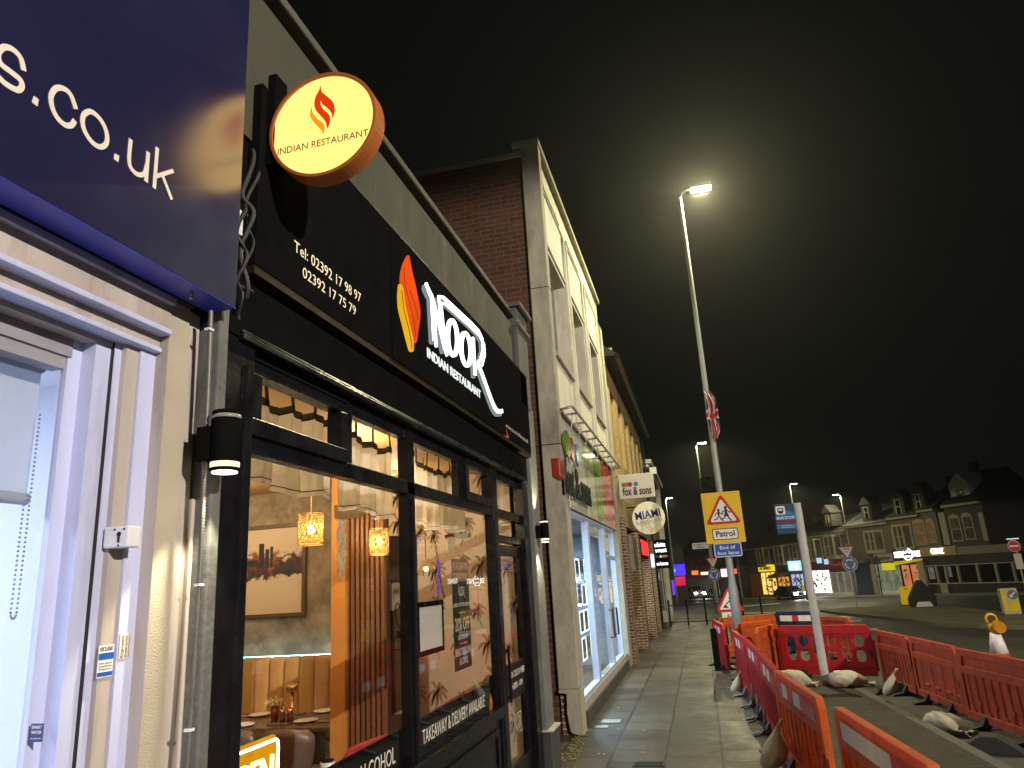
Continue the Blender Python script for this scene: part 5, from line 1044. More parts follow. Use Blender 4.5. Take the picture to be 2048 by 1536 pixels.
# ------------------------------------------------------------------ buff brick building beyond
m_litshop = EM('lit_shop_interior', (.8, .85, .8), 1.3, .5, 1.5)
bb = thing('brick_building', 'buff brick terrace with slate roof, dark upper windows and red brick shop piers', 'building', (-2, 26, 0))
by0, by1 = 19.66, 33.0
wins = [(20.6 + 2.15 * i, 21.9 + 2.15 * i) for i in range(6)]
m = MB(); m.box(-2.5, XA, by0, by1, 4.35, 5.5); m.box(-2.5, XA, by0, by1, 7.5, 8.3)
e = [by0] + [v for w in wins for v in w] + [by1]
for i in range(0, len(e), 2): m.box(-2.5, XA, e[i], e[i + 1], 5.5, 7.5)
m.box(-8, -2.5, by0, by0 + .2, 0, 8.3); m.build('front_wall', m_ybrick, bb)
for a, b in wins:
    m = MB()
    for q in ((a, b, 5.5, 5.58), (a, b, 7.42, 7.5), (a, a + .08, 5.58, 7.42), (b - .08, b, 5.58, 7.42), ((a + b) / 2 - .03, (a + b) / 2 + .03, 5.58, 7.42), (a + .08, b - .08, 6.5, 6.56)): m.box(-2.16, -2.06, *q)
    w = m.build('window', m_brown, bb); m = MB(); m.box(-2.14, -2.12, a + .08, b - .08, 5.58, 7.42); m.build('pane', m_darkglass, w)
m = MB(); m.poly([(-1.55, 8.28), (-1.62, 8.22), (-2.0, 8.25), (-2.0, 8.3), (-6.4, 11.8), (-6.4, 12.0)], by1 - by0, T=fr((0, by1, 0), (1, 0, 0), (0, 0, 1))); m.build('roof', m_slate, bb)
m = MB(); m.box(-1.62, -1.50, by0, by1, 8.16, 8.27); m.cyl((-1.84, 32.6, 0), (-1.84, 32.6, 8.2), .05); m.build('gutter', m_black_gloss, bb)
m = MB(); m.box(-2.5, XA + .02, by0, by1, 3.55, 4.35); m.build('shop_fascia', M('buff_fascia', (.26, .19, .09), .6, var=.2, dirt=.4), bb)
for a, b, x_ in ((19.75, 20.45, -1.84), (24.3, 25.1, -1.86), (29.3, 30.1, -1.86), (32.4, 32.98, -1.86)):
    m = MB(); m.box(-2.35, x_, a, b, g(a) - .05, 3.7 if a < 20 else 3.55); m.build('brick_pier', [m_brick_x if False else m_brick_px], bb, bevel=.008)
for a, b in ((20.45, 24.3), (25.1, 29.3), (30.1, 32.4)):
    m = MB(); m.box(-2.30, -2.24, a, b, g(a) + .5, 2.7); m.build('shop_glass', m_darkglass if a < 25 else m_litshop, bb)
    m = MB(); m.box(-2.28, -2.2, a, b, 2.7, 3.55); m.box(-2.28, -2.18, a, b, g(b) - .05, g(a) + .5)
    for k in range(4): y_ = a + (b - a) * k / 3; m.box(-2.24, -2.2, y_ - .04, y_ + .04, g(a) + .5, 2.7)
    m.build('shop_frame', m_black_gloss, bb)
for i, y_ in enumerate((24.0, 29.0)):
    m = MB(); z = 8.55; m.box(-3.6, -2.2, y_, y_ + 1.3, z, z + .9); m.poly([(y_ - .15, z + .9), (y_ + 1.45, z + .9), (y_ + .65, z + 1.5)], 1.6, T=fr((-3.7, 0, 0), (0, 1, 0), (0, 0, 1))); m.build('dormer', m_conc_dark, bb)
def hanging_board(lab, Y, px0, py0, px1, py1, lines, colr, st, base=None):
    a = xz(px0, py1, Y); b = xz(px1, py0, Y); t = thing('projecting_sign', lab, 'sign', (a[0], Y, a[1])); m = MB(); m.box(a[0], b[0], Y, Y + .12, a[1], b[1]); m.box(-2.0, a[0], Y + .03, Y + .07, b[1] - .1, b[1] - .05); m.build('board', base or m_black_matt, t, bevel=.008)
    w, h = b[0] - a[0], b[1] - a[1]; m = MB(); T = fr((0, Y - .002, 0), (1, 0, 0), (0, 0, 1))
    for txt, v, hh, ww in lines: m.text(txt, (a[0] + b[0]) / 2, a[1] + v * h, hh * h, ww * w, .01, T=T, al='C', bold=.02)
    m.build('lettering', EM('lit_sign_text_' + lines[0][0][:4].strip().lower(), colr, st), t); return t
hanging_board('black projecting sign with glowing white cubitt & west lettering', 33.2, 1299, 1078, 1336, 1112, [('cubitt', .55, .28, .66), ('&west', .2, .28, .74)], (.9, 1, 1), 3.0)
hanging_board('black projecting sign with one small glowing white line below cubitt & west', 33.6, 1308, 1114, 1338, 1138, [('dot-lumen', .3, .34, .8)], (.9, 1, 1), 2.6)
t = thing('neon_sign', 'red neon lettering sign upright beside the brick pier', 'neon sign', (-1.9, 27.5, 2.7)); T = fr((-1.86, 0, 0), (0, 1, 0), (0, 0, 1))
m = MB(); m.box(-1.9, -1.86, 25.3, 29.1, 2.72, 3.5); m.build('board', m_black_matt, t); m = MB(); m.text('TATTOO', 27.2, 2.85, .5, 3.3, .02, T=T, al='C', bold=.03); m.build('lettering', EM('red_neon', (1, .02, .02), 3.0), t)
m = MB(); Y = 30.6; a = xz(1300, 1135, Y); b = xz(1307, 1108, Y); m.box(a[0], b[0], Y, Y + .1, a[1], b[1]); tag(m.build('lightbox_sign', EM('white_lightbox', (.9, 1, 1), 1.6), loc=(a[0], Y, a[1])), 'small white lightbox sign beyond the red neon lettering', 'sign')
m = MB(); m.box(-1.87, -1.84, 21.0, 23.6, 2.3, 3.3); tag(m.build('poster_panel', M('worn_poster', (.24, .20, .17), .5, var=.7, sc=5), loc=(-1.87, 22, 2.3)), 'worn poster panel between the first two red brick piers', 'poster')
# ------------------------------------------------------------------ corner building, far block
cb = thing('corner_building', 'dark corner building with heavy bracketed cornice and one lit upper window', 'building', (-3, 38, g(36)))
m = MB(); m.box(-9, -2.0, 33.2, 43, g(40) - .2, 7.0); m.box(-9, -1.9, 36, 43.2, 3.4, 3.9); m.build('wall', M('dark_stucco', (.16, .14, .10), .8, var=.2, dirt=.5), cb)
m = MB(); m.box(-9.3, -1.55, 33.0, 43.5, 7.0, 7.2); m.box(-9.2, -1.7, 33.1, 43.4, 6.85, 7.0); m.build('cornice', m_conc, cb, bevel=.02)
m = MB(); a = xz(1300, 948, 33.15); b = xz(1312, 934, 33.15); m.box(a[0], b[0], 33.12, 33.2, a[1], b[1]); m.build('lit_window', EM('lit_upper_window', (.9, .85, .55), .8), cb)
for k in range(4): m = MB(); m.box(-2.02, -1.97, 34 + 2.3 * k, 35.6 + 2.3 * k, .2 + g(38), 2.6); m.build('shop_window', m_darkglass, cb)
m = MB(); m.box(-2.0, -1.72, 42.6, 43.2, g(43) - .2, 6.85); m.box(-2.05, -1.6, 42.5, 43.3, 3.6, 3.9); m.build('corner_pier', m_conc, cb, bevel=.02)
m = MB(); p = gnd(1338, 1215); m.box(-1.95, -1.72, 36.2, 37.2, .25 + g(36), .75 + g(36)); m.build('letter_plate', m_cream_paint, cb)
m = MB(); m.box(-1.99, -1.96, 40.2, 41.6, 2.7, 3.3); m.build('festoon_lamp', EM('shop_lamp', (1, .6, .25), 1.2), cb)
# ------------------------------------------------------------------ street lamps
m_lamp = EM('led_lamp_face', (1.0, 0.88, 0.42), 90.0)
def street_lamp(tpx, tpy, hpx, hpy, Y, lab, pw, r=.085):
    a = ony(tpx, tpy, Y); b = ony(hpx, hpy, Y); bx = a.x; z0 = g(Y); t = thing('street_lamp', lab, 'street lamp', (bx, Y, z0), group='lit street lamps')
    m = MB(); m.lathe([(r * 1.35, z0), (r * 1.35, z0 + 1.7), (r * 1.05, z0 + 1.85), (r * .95, z0 + 4), (r * .55, a.z - .3), (r * .5, a.z)], (bx, Y, 0), 20); m.build('pole', m_pole, t)
    s = 1 if b.x > bx else -1; L = max(.4, abs(b.x - bx)) ; L = min(L, .65); hx = bx + s * L
    m = MB(); m.tube([(bx, Y, a.z - .05), (bx + s * .06, Y, a.z + .12), (bx + s * .2, Y, a.z + .2), (hx - s * .2, Y, a.z + .22)], .03, 8); m.build('arm', m_pole, t)
    m = MB(); m.box(hx - .3, hx + .3, Y - .13, Y + .13, a.z + .16, a.z + .26); hd = m.build('lamp_head', m_pole, t, bevel=.03)
    m = MB(); m.box(hx - .27, hx + .27, Y - .125, Y + .125, a.z + .14, a.z + .159); m.build('lamp_lens', m_lamp, t)
    l = bpy.data.lights.new('street_light', 'SPOT'); l.energy = pw; l.color = (1.0, .92, .54); l.spot_size = R(168); l.spot_blend = .2; l.shadow_soft_size = .12
    o = bpy.data.objects.new('street_light', l); COL.objects.link(o); o.location = (hx, Y, a.z + .12)
    return bx, a.z
lx, lz = street_lamp(1360, 395, 1402, 383, 19.0, 'tallest lit street lamp, on the grey pole carrying the flag and yellow patrol sign', 6500)
street_lamp_behind = True
street_lamp(1392, 892, 1404, 885, 52, 'lit street lamp just left of the flag pole beyond the railing', 2200)
street_lamp(1579, 972, 1586, 966, 74, 'lit street lamp rising behind the bus stop flag', 2200)
street_lamp(1681, 992, 1671, 986, 84, 'lit street lamp with its head to the left above the terrace and give way sign', 1700)
street_lamp(1331, 1000, 1338, 998, 76, 'lit street lamp low beside the corner building cornice', 1200)
# ------------------------------------------------------------------ signs on the lamp column
def frame_px(pts, Y):                       # four picture corners on a plane facing the viewer: rectangle centre and half sizes
    q = [xz(px, py, Y) for px, py in pts]; x0 = (q[0][0] + q[3][0]) / 2; x1 = (q[1][0] + q[2][0]) / 2; z1 = (q[0][1] + q[1][1]) / 2; z0 = (q[2][1] + q[3][1]) / 2
    return x0, x1, z0, z1
def rr(x0, x1, z0, z1, r):
    q = []
    for cx_, cz_, s in ((x1 - r, z1 - r, 0), (x0 + r, z1 - r, 90), (x0 + r, z0 + r, 180), (x1 - r, z0 + r, 270)): q += [(cx_ + r * math.cos(R(s + k * 22.5)), cz_ + r * math.sin(R(s + k * 22.5))) for k in range(5)]
    return q
def tri(cx_, cz_, s, up=True, r=.12):       # rounded equilateral triangle, s = side
    v = [(cx_ + s * .577 * math.cos(R(a)), cz_ + (1 if up else -1) * s * .577 * math.sin(R(a))) for a in (90, 210, 330)]; out = []
    for i in range(3):
        p, a, b = Vector(v[i]), Vector(v[i - 1]), Vector(v[(i + 1) % 3]); da, db = (a - p).normalized(), (b - p).normalized()
        for k in range(5): t = k / 4; q = (p + da * r * s * (1 - t) ** 2 * 1.0) + db * r * s * t ** 2; out.append((q.x, q.y))
    return out
def TY_(Y, d=0.0): return fr((0, Y - d, 0), (1, 0, 0), (0, 0, 1))
YS_ = 18.84; x0, x1, z0, z1 = frame_px([(1402, 985), (1479, 983), (1492, 1083), (1413, 1089)], YS_)
ps = thing('warning_sign', 'yellow school patrol warning sign with red triangle and running children on the lamp column', 'road sign', ((x0 + x1) / 2, YS_, z0)); w, h = x1 - x0, z1 - z0
m = MB(); m.poly(rr(x0, x1, z0, z1, .02), .012, T=TY_(YS_ + .012)); m.build('backing_board', m_yellow, ps)
cx_, cz_ = (x0 + x1) / 2, z0 + h * .57; sd = w * .93
m = MB(); m.curve2d([tri(cx_, cz_, sd), tri(cx_, cz_, sd * .76)[::-1]], .003, 0, T=TY_(YS_)); m.build('triangle_border', m_sred, ps)
m = MB(); m.poly(tri(cx_, cz_, sd * .765), .002, T=TY_(YS_)); m.build('triangle_face', m_swhite, ps)
def kid(mb, ox, oz, s, skirt, T):
    mb.poly([(ox + s * .11 * math.cos(k * math.pi / 8), oz + s * .9 + s * .11 * math.sin(k * math.pi / 8)) for k in range(16)], .002, T=T)
    mb.ribbon([(ox, oz + s * .80), (ox - s * .02, oz + s * .45)], s * (.16 if not skirt else .15), .002, T)
    if skirt: mb.poly([(ox - s * .07, oz + s * .6), (ox + s * .07, oz + s * .6), (ox + s * .17, oz + s * .32), (ox - s * .18, oz + s * .32)], .0021, T=T)
    mb.ribbon([(ox + s * .03, oz + s * .74), (ox + s * .2, oz + s * .58), (ox + s * .36, oz + s * .62)], s * .065, .0019, T); mb.ribbon([(ox - s * .03, oz + s * .74), (ox - s * .24, oz + s * .62), (ox - s * .3, oz + s * .44)], s * .065, .0018, T)
    mb.ribbon([(ox + s * .02, oz + s * .42), (ox + s * .14, oz + s * .2), (ox + s * .3, oz)], s * .09, .0017, T); mb.ribbon([(ox - s * .03, oz + s * .42), (ox - s * .15, oz + s * .2), (ox - s * .42, oz + s * .12)], s * .085, .0016, T)
m = MB(); kid(m, cx_ - w * .10, cz_ - h * .14, h * .24, False, TY_(YS_, .003)); kid(m, cx_ + w * .09, cz_ - h * .145, h * .29, True, TY_(YS_, .003)); m.build('children_pictogram', m_sblack, ps)
px0, px1, pz0, pz1 = cx_ - w * .33, cx_ + w * .33, z0 + h * .065, z0 + h * .285
m = MB(); m.poly(rr(px0, px1, pz0, pz1, .05), .002, T=TY_(YS_)); m.build('plate_border', m_sblack, ps); m = MB(); m.poly(rr(px0 + .02, px1 - .02, pz0 + .02, pz1 - .02, .04), .003, T=TY_(YS_)); m.build('plate_face', m_swhite, ps)
m = MB(); m.text('Patrol', cx_, pz0 + h * .065, h * .115, w * .48, .002, T=TY_(YS_, .003), al='C', bold=.025); m.build('lettering', m_sblack, ps)
m = MB(); m.cyl((lx, 19, z0 + h * .3), (lx, 19, z0 + h * .33), .12); m.box(lx - .12, lx + .12, YS_ + .01, 19, z0 + h * .29, z0 + h * .34); m.box(lx - .12, lx + .12, YS_ + .01, 19, z0 + h * .75, z0 + h * .8); m.build('bracket', m_steel, ps)
x0, x1, z0, z1 = frame_px([(1427, 1088), (1482, 1083), (1485, 1111), (1430, 1116)], YS_)
bs = thing('road_sign', 'blue End of bus lane plate below the yellow patrol sign', 'road sign', ((x0 + x1) / 2, YS_, z0))
m = MB(); m.poly(rr(x0, x1, z0, z1, .05), .01, T=TY_(YS_ + .01)); m.build('plate_border', m_swhite, bs); m = MB(); m.poly(rr(x0 + .02, x1 - .02, z0 + .02, z1 - .02, .04), .002, T=TY_(YS_)); m.build('plate_face', m_sblue, bs)
m = MB(); c_ = (x0 + x1) / 2; h = z1 - z0; m.text('End of', c_, z0 + h * .56, h * .25, (x1 - x0) * .56, .002, T=TY_(YS_, .002), al='C', bold=.015); m.text('bus lane', c_, z0 + h * .17, h * .25, (x1 - x0) * .76, .002, T=TY_(YS_, .002), al='C', bold=.015); m.build('lettering', m_swhite, bs)
m = MB(); m.box(lx - .12, lx + .12, YS_ + .01, 19, (z0 + z1) / 2 - .03, (z0 + z1) / 2 + .03); m.build('bracket', m_steel, bs)
# union flag tied to the column
def jack(u, v):
    x, y_ = (u - .5) * 2, (v - .5) * 2
    if abs(y_) < .2 or abs(x) < .12: return 1
    if abs(y_) < .34 or abs(x) < .2: return 2
    d = abs(abs(x) - abs(y_)); return 1 if d < .09 else 2 if d < .24 else 0
m = MB(); nu, nv = 26, 40; zt_ = xz(1415, 786, 19)[1]; zb_ = xz(1424, 882, 19)[1]; vs = []
for j in range(nv + 1):
    v = j / nv
    for i in range(nu + 1):
        u = i / nu; wv = .25 + .75 * math.sin(math.pi * min(1, v * .8 + .12))
        vs.append((lx - .08 + .03 * math.sin(v * 9) + u * .30 * wv + .05 * v, 18.88 - .05 * math.sin(u * 13 + v * 3) * wv - .03 * math.sin(v * 11), zt_ + (zb_ - zt_) * v + .05 * math.sin(u * 9)))
m.v = [Vector(p) for p in vs]
for j in range(nv):
    for i in range(nu): a = j * (nu + 1) + i; m.f.append([a, a + 1, a + nu + 2, a + nu + 1]); m.mi.append(jack((j + .5) / nv, (i + .5) / nu)); m.sm.append(True)
fl_ = m.build('flag', [M('flag_navy', (.012, .02, .10), .8), M('flag_red', (.45, .02, .03), .8), M('flag_white', (.66, .64, .6), .8)], None, loc=(lx, 18.9, zb_)); tag(fl_, 'limp union flag tied round the tall lamp column', 'flag')
m = MB()
x0, x1, z0, z1 = frame_px([(1402, 956), (1428, 956), (1428, 986), (1404, 986)], 19.0)
m.tube([(x0, 19, z1), (x1, 19, z1)], .012, 6); m.tube([(x0, 19, z1), (x0, 19, z0)], .012, 6)
for k in range(5):
    ux = x0 + (x1 - x0) * (k + .5) / 5; m.tube([(ux + .05 * math.sin(i * .7 + k), 19, z1 - (z1 - z0) * i / 9) for i in range(10)], .008, 5)
    m.tube([(ux + .05 * math.cos(i * .7), 19, z1 - .12 - .05 * k + .05 * math.sin(i * .7)) for i in range(9)], .007, 5, closed=True)
tag(m.build('scroll_bracket', m_black_matt, loc=(x0, 19, z0)), 'dark wrought scroll bracket on the tall lamp column above the patrol sign', 'bracket')
# ------------------------------------------------------------------ bus stop
YB = 15.34; bx = gnd(1655, 1372).x; zt_ = ony(1592, 1006, YB).z
bsx = thing('bus_stop', 'pale bus stop post with a dark blue BUS STOP flag', 'bus stop', (bx, YB, 0))
m = MB(); m.poly([(.075 * math.cos(k * math.pi / 10), .045 * math.sin(k * math.pi / 10)) for k in range(20)], zt_, T=Matrix.Translation((bx, YB, 0))); m.build('post', M('pale_post', (.50, .48, .42), .45, var=.1, dirt=.3), bsx, bevel=.006)
x0, x1, z0, z1 = frame_px([(1547, 1010), (1588, 1007), (1600, 1066), (1556, 1070)], YB)
m = MB(); m.box(x0, x1, YB - .015, YB + .015, z0, z1); f = m.build('stop_flag', M('navy_stop_flag', (.012, .04, .10), .4), bsx, bevel=.004); w, h = x1 - x0, z1 - z0
m = MB(); m.box(x0, x1, z0 + .19 * h, z0 + .33 * h, 0, .002, T=TY_(YB, .0155)); m.poly([(x0 + w * (.5 + .5 * math.cos(k * math.pi / 14)), z0 + h * (.48 + .3 * math.sin(k * math.pi / 14))) for k in range(15)], .001, T=TY_(YB, .0155)); m.build('blue_band', M('mid_blue_film', (.02, .16, .36), .4), f)
m = MB(); m.box(x0, x1, z0 + .36 * h, z0 + .46 * h, 0, .0025, T=TY_(YB, .0155)); m.build('maroon_band', M('maroon_film', (.10, .015, .03), .4), f)
m = MB(); m.poly(rr(x0 + .06 * w, x0 + .5 * w, z0 + .66 * h, z0 + .94 * h, .03), .003, T=TY_(YB, .0155)); m.build('pictogram_panel', m_swhite, f)
m = MB(); T = TY_(YB, .019); bx0, bz0, bw, bh = x0 + .14 * w, z0 + .72 * h, .28 * w, .16 * h
m.curve2d([rr(bx0, bx0 + bw, bz0, bz0 + bh, .02), rr(bx0 + .02, bx0 + bw - .02, bz0 + bh * .42, bz0 + bh - .02, .01)[::-1]], .002, 0, T=T); m.box(bx0 + .02, bx0 + .06, bz0 - .02, bz0, 0, .002, T=T); m.box(bx0 + bw - .06, bx0 + bw - .02, bz0 - .02, bz0, 0, .002, T=T); m.build('bus_pictogram', m_sblack, f)
m = MB(); m.text('BUS STOP', x0 + .06 * w, z0 + .505 * h, .085 * h, .84 * w, .002, T=TY_(YB, .018), bold=.02); m.text('The Avenue', x0 + .2 * w, z0 + .265 * h, .035 * h, .5 * w, .001, T=TY_(YB, .018)); m.text('towards the city', x0 + .2 * w, z0 + .215 * h, .03 * h, .6 * w, .001, T=TY_(YB, .018)); m.build('lettering', m_swhite, f)
m = MB(); m.box(x1, bx - .05, YB - .02, YB + .02, z0 + .02, z1 - .02); m.build('flag_clamp', m_steel, bsx)
# ------------------------------------------------------------------ give way and mini roundabout signs
def gw(pole_px, tri_px, s_px, rnd_px, r_px, top_px, lab1, lab2):
    b = gnd(*pole_px); Y = b.y; k = Y / F * .985
    t = thing('sign_post', lab1 + ' post', 'sign post', b); m = MB(); zt = ony(*top_px, Y).z; bxp = (ony(*rnd_px, Y).x + b.x) / 2; m.cyl((bxp, Y + .06, b.z - .05), (bxp, Y + .06, zt), .045, n=12); m.build('post', m_pole, t)
    p = xz(*tri_px, Y); s = s_px * k; t = thing('give_way_sign', lab1, 'road sign', (p[0], Y, p[1] - .3), group='give way signs')
    m = MB(); m.poly(tri(p[0], p[1], s, False), .01, T=TY_(Y + .01)); m.build('border', m_sred, t); m = MB(); m.poly(tri(p[0], p[1], s * .72, False, .05), .003, T=TY_(Y)); m.build('face', m_swhite, t)
    m = MB(); m.text('GIVE', p[0], p[1] + s * .06, s * .13, s * .42, .002, T=TY_(Y, .003), al='C', bold=.02); m.text('WAY', p[0], p[1] - s * .11, s * .11, s * .24, .002, T=TY_(Y, .003), al='C', bold=.02); m.build('lettering', m_sblack, t)
    q = xz(*rnd_px, Y); r = r_px * k; t = thing('roundabout_sign', lab2, 'road sign', (q[0], Y, q[1] - r), group='mini roundabout signs'); ci = lambda rr_: [(q[0] + rr_ * math.cos(i * math.pi / 20), q[1] + rr_ * math.sin(i * math.pi / 20)) for i in range(40)]
    m = MB(); m.poly(ci(r), .01, T=TY_(Y + .01)); m.build('border', m_swhite, t); m = MB(); m.poly(ci(r * .94), .003, T=TY_(Y)); m.build('face', m_sblue, t); m = MB()
    for a in (20, 140, 260):
        m.ribbon([(q[0] + r * .58 * math.cos(R(a - i * 8)), q[1] + r * .58 * math.sin(R(a - i * 8))) for i in range(9)], r * .2, .002, TY_(Y, .003))
        e = R(a - 68); ex, ez = math.cos(e), math.sin(e); tx, tz = math.sin(e), -math.cos(e)
        m.poly([(q[0] + r * (.36 * ex), q[1] + r * (.36 * ez)), (q[0] + r * .80 * ex, q[1] + r * .80 * ez), (q[0] + r * (.58 * ex + .34 * tx), q[1] + r * (.58 * ez + .34 * tz))], .002, T=TY_(Y, .003))
    m.build('arrows', m_swhite, t)
gw((1716, 1216), (1693, 1102), 29, (1700, 1128), 13, (1692, 1086), 'give way sign standing before the terrace on the right', 'blue mini roundabout sign standing before the terrace')
gw((1441, 1233), (1425, 1123), 24, (1428, 1149), 11, (1421, 1083), 'give way sign beyond the railing, left of the lamp column', 'blue mini roundabout sign beyond the railing by the lamp column')
Y = gnd(1441, 1233).y; x0, x1, z0, z1 = frame_px([(1384, 1086), (1416, 1085), (1417, 1097), (1385, 1098)], Y); t = thing('street_name_sign', 'pale street name plate reading STUBBINGTON AVENUE above the railing', 'street name sign', (x0, Y, z0))
m = MB(); m.box(x0, x1, Y, Y + .02, z0, z1); m.build('plate', m_swhite, t); m = MB(); m.text('STUBBINGTON', (x0 + x1) / 2, z0 + .55 * (z1 - z0), .28 * (z1 - z0), .84 * (x1 - x0), .003, T=TY_(Y, .001), al='C', bold=.02); m.text('AVENUE', (x0 + x1) / 2, z0 + .14 * (z1 - z0), .28 * (z1 - z0), .5 * (x1 - x0), .003, T=TY_(Y, .001), al='C', bold=.02); m.build('lettering', m_sblack, t)
m = MB(); m.box(x1, x1 + .25, Y + .02, Y + .05, (z0 + z1) / 2 - .02, (z0 + z1) / 2 + .02); m.build('bracket', m_pole, t)
Y = 42; c_ = xz(2028, 1092, Y); r = 9.5 * Y / F; t = thing('no_entry_sign', 'red no entry sign on a thin post at the right edge', 'road sign', (c_[0], Y, g(Y))); ci = lambda k: [(c_[0] + k * math.cos(i * math.pi / 20), c_[1] + k * math.sin(i * math.pi / 20)) for i in range(40)]
m = MB(); m.poly(ci(r), .01, T=TY_(Y + .01)); m.build('border', m_swhite, t); m = MB(); m.poly(ci(r * .93), .002, T=TY_(Y)); m.build('face', m_sred, t); m = MB(); m.box(c_[0] - r * .72, c_[0] + r * .72, c_[1] - r * .16, c_[1] + r * .16, 0, .002, T=TY_(Y, .002)); m.build('bar', m_swhite, t)
m = MB(); m.cyl((c_[0] + .08, Y + .06, g(Y) - .1), (c_[0] + .08, Y + .06, c_[1] + r), .04); m.build('post', m_pole, t); m = MB(); m.box(c_[0] - .12, c_[0] + .22, Y - .01, Y + .01, c_[1] - r - .85, c_[1] - r - .1); m.build('sign_plate', m_paper, t)
m = MB(); m.box(c_[0] - r * .9, c_[0] + r * .9, Y - .12, Y + .05, c_[1] + r + .05, c_[1] + r + .10); m.build('sign_light', EM('sign_light', (.9, .95, 1), .8), t)
# road works end sign
b = gnd(1462, 1246); Y = 23.5; p = xz(1459, 1206, Y); s = 52 * Y / F; t = thing('road_works_sign', 'red triangle road works sign half hidden behind the lamp column', 'road sign', (p[0], Y, p[1] - .4))
m = MB(); m.poly(tri(p[0], p[1], s), .012, T=TY_(Y + .012)); m.build('border', m_sred, t); m = MB(); m.poly(tri(p[0], p[1], s * .72, r=.05), .003, T=TY_(Y)); m.build('face', m_swhite, t)
m = MB(); T = TY_(Y, .003); m.poly([(p[0] - s * .24, p[1] - s * .16), (p[0] - s * .05, p[1] - s * .16), (p[0] - s * .15, p[1] - s * .03)], .002, T=T); m.ribbon([(p[0] + s * .14, p[1] - s * .16), (p[0] + s * .06, p[1] - s * .02), (p[0] + s * .02, p[1] + s * .1)], s * .06, .002, T); m.ribbon([(p[0] + s * .02, p[1] + s * .08), (p[0] - s * .12, p[1] - s * .04)], s * .04, .0018, T); m.poly([(p[0] + s * .02 + s * .04 * math.cos(i), p[1] + s * .16 + s * .04 * math.sin(i)) for i in (0, 1, 2, 3, 4, 5)], .002, T=T); m.build('digger_pictogram', m_sblack, t)
x0, x1, z0, z1 = frame_px([(1444, 1225), (1478, 1223), (1479, 1241), (1445, 1243)], Y)
m = MB(); m.box(x0, x1, Y, Y + .012, z0, z1); m.build('end_plate', m_swhite, t); m = MB(); m.text('End', (x0 + x1) / 2 + .04, z0 + .25 * (z1 - z0), .5 * (z1 - z0), .52 * (x1 - x0), .003, T=TY_(Y, .001), al='C', bold=.02); m.build('lettering', m_sblack, t)
m = MB(); m.box(x0 + .05, x0 + .1, Y + .02, Y + .05, g(Y), p[1]); m.box(x1 - .1, x1 - .05, Y + .02, Y + .05, g(Y), p[1]); m.build('stand', m_black_matt, t)
# bollards and covered sign on the island
def bollard(pts, base, lab, kind):
    b = gnd(*base); Y = b.y; x0, x1, z0, z1 = frame_px(pts, Y); z0 = b.z; t = thing('traffic_bollard', lab, 'bollard', ((x0 + x1) / 2, Y, z0), group='illuminated traffic bollards'); w = x1 - x0; h = z1 - z0
    if kind == 0:
        m = MB(); m.poly(rr(x0, x1, z0 + .05, z1, .05), .26, T=fr((0, Y + .26, 0), (1, 0, 0), (0, 0, 1))); m.build('body', EM('lit_yellow_bollard', (.85, .50, .012), .55, .15, 2), t, bevel=.02)
        m = MB(); m.box(x0 + w * .35, x0 + w * .65, z0 + h * .86, z0 + h * .9, 0, .003, T=TY_(Y)); m.box(x0 + w * .35, x0 + w * .75, z0 + h * .1, z0 + h * .13, 0, .003, T=TY_(Y)); m.build('marking', m_sblack, t)
    else:
        m = MB(); m.poly(rr(x0, x1, z0 + .04, z1, .06), .3, T=fr((0, Y + .3, 0), (1, 0, 0), (0, 0, 1))); m.build('body', M('bollard_shell', (.45, .42, .30), .5), t, bevel=.03)
        m = MB(); m.box(x0 + w * .05, x0 + w * .28, z0 + h * .18, z0 + h * .95, 0, .004, T=TY_(Y)); m.box(x0 + w * .38, x0 + w * .95, z0 + h * .16, z0 + h * .52, 0, .004, T=TY_(Y)); m.build('yellow_panel', EM('lit_yellow_panel', (.8, .52, .02), .5, .2, 3), t)
        cx_, cz_, r = x0 + w * .66, z0 + h * .76, w * .30; m = MB(); m.poly([(cx_ + r * math.cos(i * math.pi / 16), cz_ + r * math.sin(i * math.pi / 16)) for i in range(32)], .005, T=TY_(Y)); m.build('roundel', M('grey_blue_roundel', (.10, .12, .14), .4), t)
        m = MB(); T = TY_(Y, .005); m.ribbon([(cx_ + r * .5, cz_ + r * .5), (cx_ - r * .2, cz_ - r * .2)], r * .22, .002, T); m.poly([(cx_ - r * .55, cz_ - r * .55), (cx_ - r * .5, cz_ + r * .1), (cx_ + r * .1, cz_ - r * .5)], .002, T=T); m.build('arrow', m_swhite, t)
    m = MB(); m.box(x0 - .06, x1 + .06, Y - .06, Y + .34, z0, z0 + .05); m.build('base', m_kerb, t)
bollard([(1799, 1174), (1822, 1173), (1828, 1208), (1806, 1211)], (1816, 1211), 'plain yellow lit bollard on the traffic island beside the dark covered sign', 0)
bollard([(1998, 1178), (2032, 1175), (2046, 1226), (2012, 1232)], (2030, 1231), 'yellow lit keep left bollard with arrow roundel at the right edge', 1)
b = gnd(1850, 1213); Y = b.y; t = thing('covered_sign', 'dark wedge shaped covered sign with white foot beside the plain yellow bollard', 'covered sign', b); k = Y / F
m = MB(); m.poly([(b.x - 21 * k, b.z), (b.x + 20 * k, b.z), (b.x + 21 * k, b.z + 16 * k), (b.x + 3 * k, b.z + 44 * k), (b.x - 4 * k, b.z + 44 * k), (b.x - 22 * k, b.z + 14 * k)], .5, T=fr((0, Y + .5, 0), (1, 0, 0), (0, 0, 1))); m.build('cover', m_rubber, t, bevel=.05)
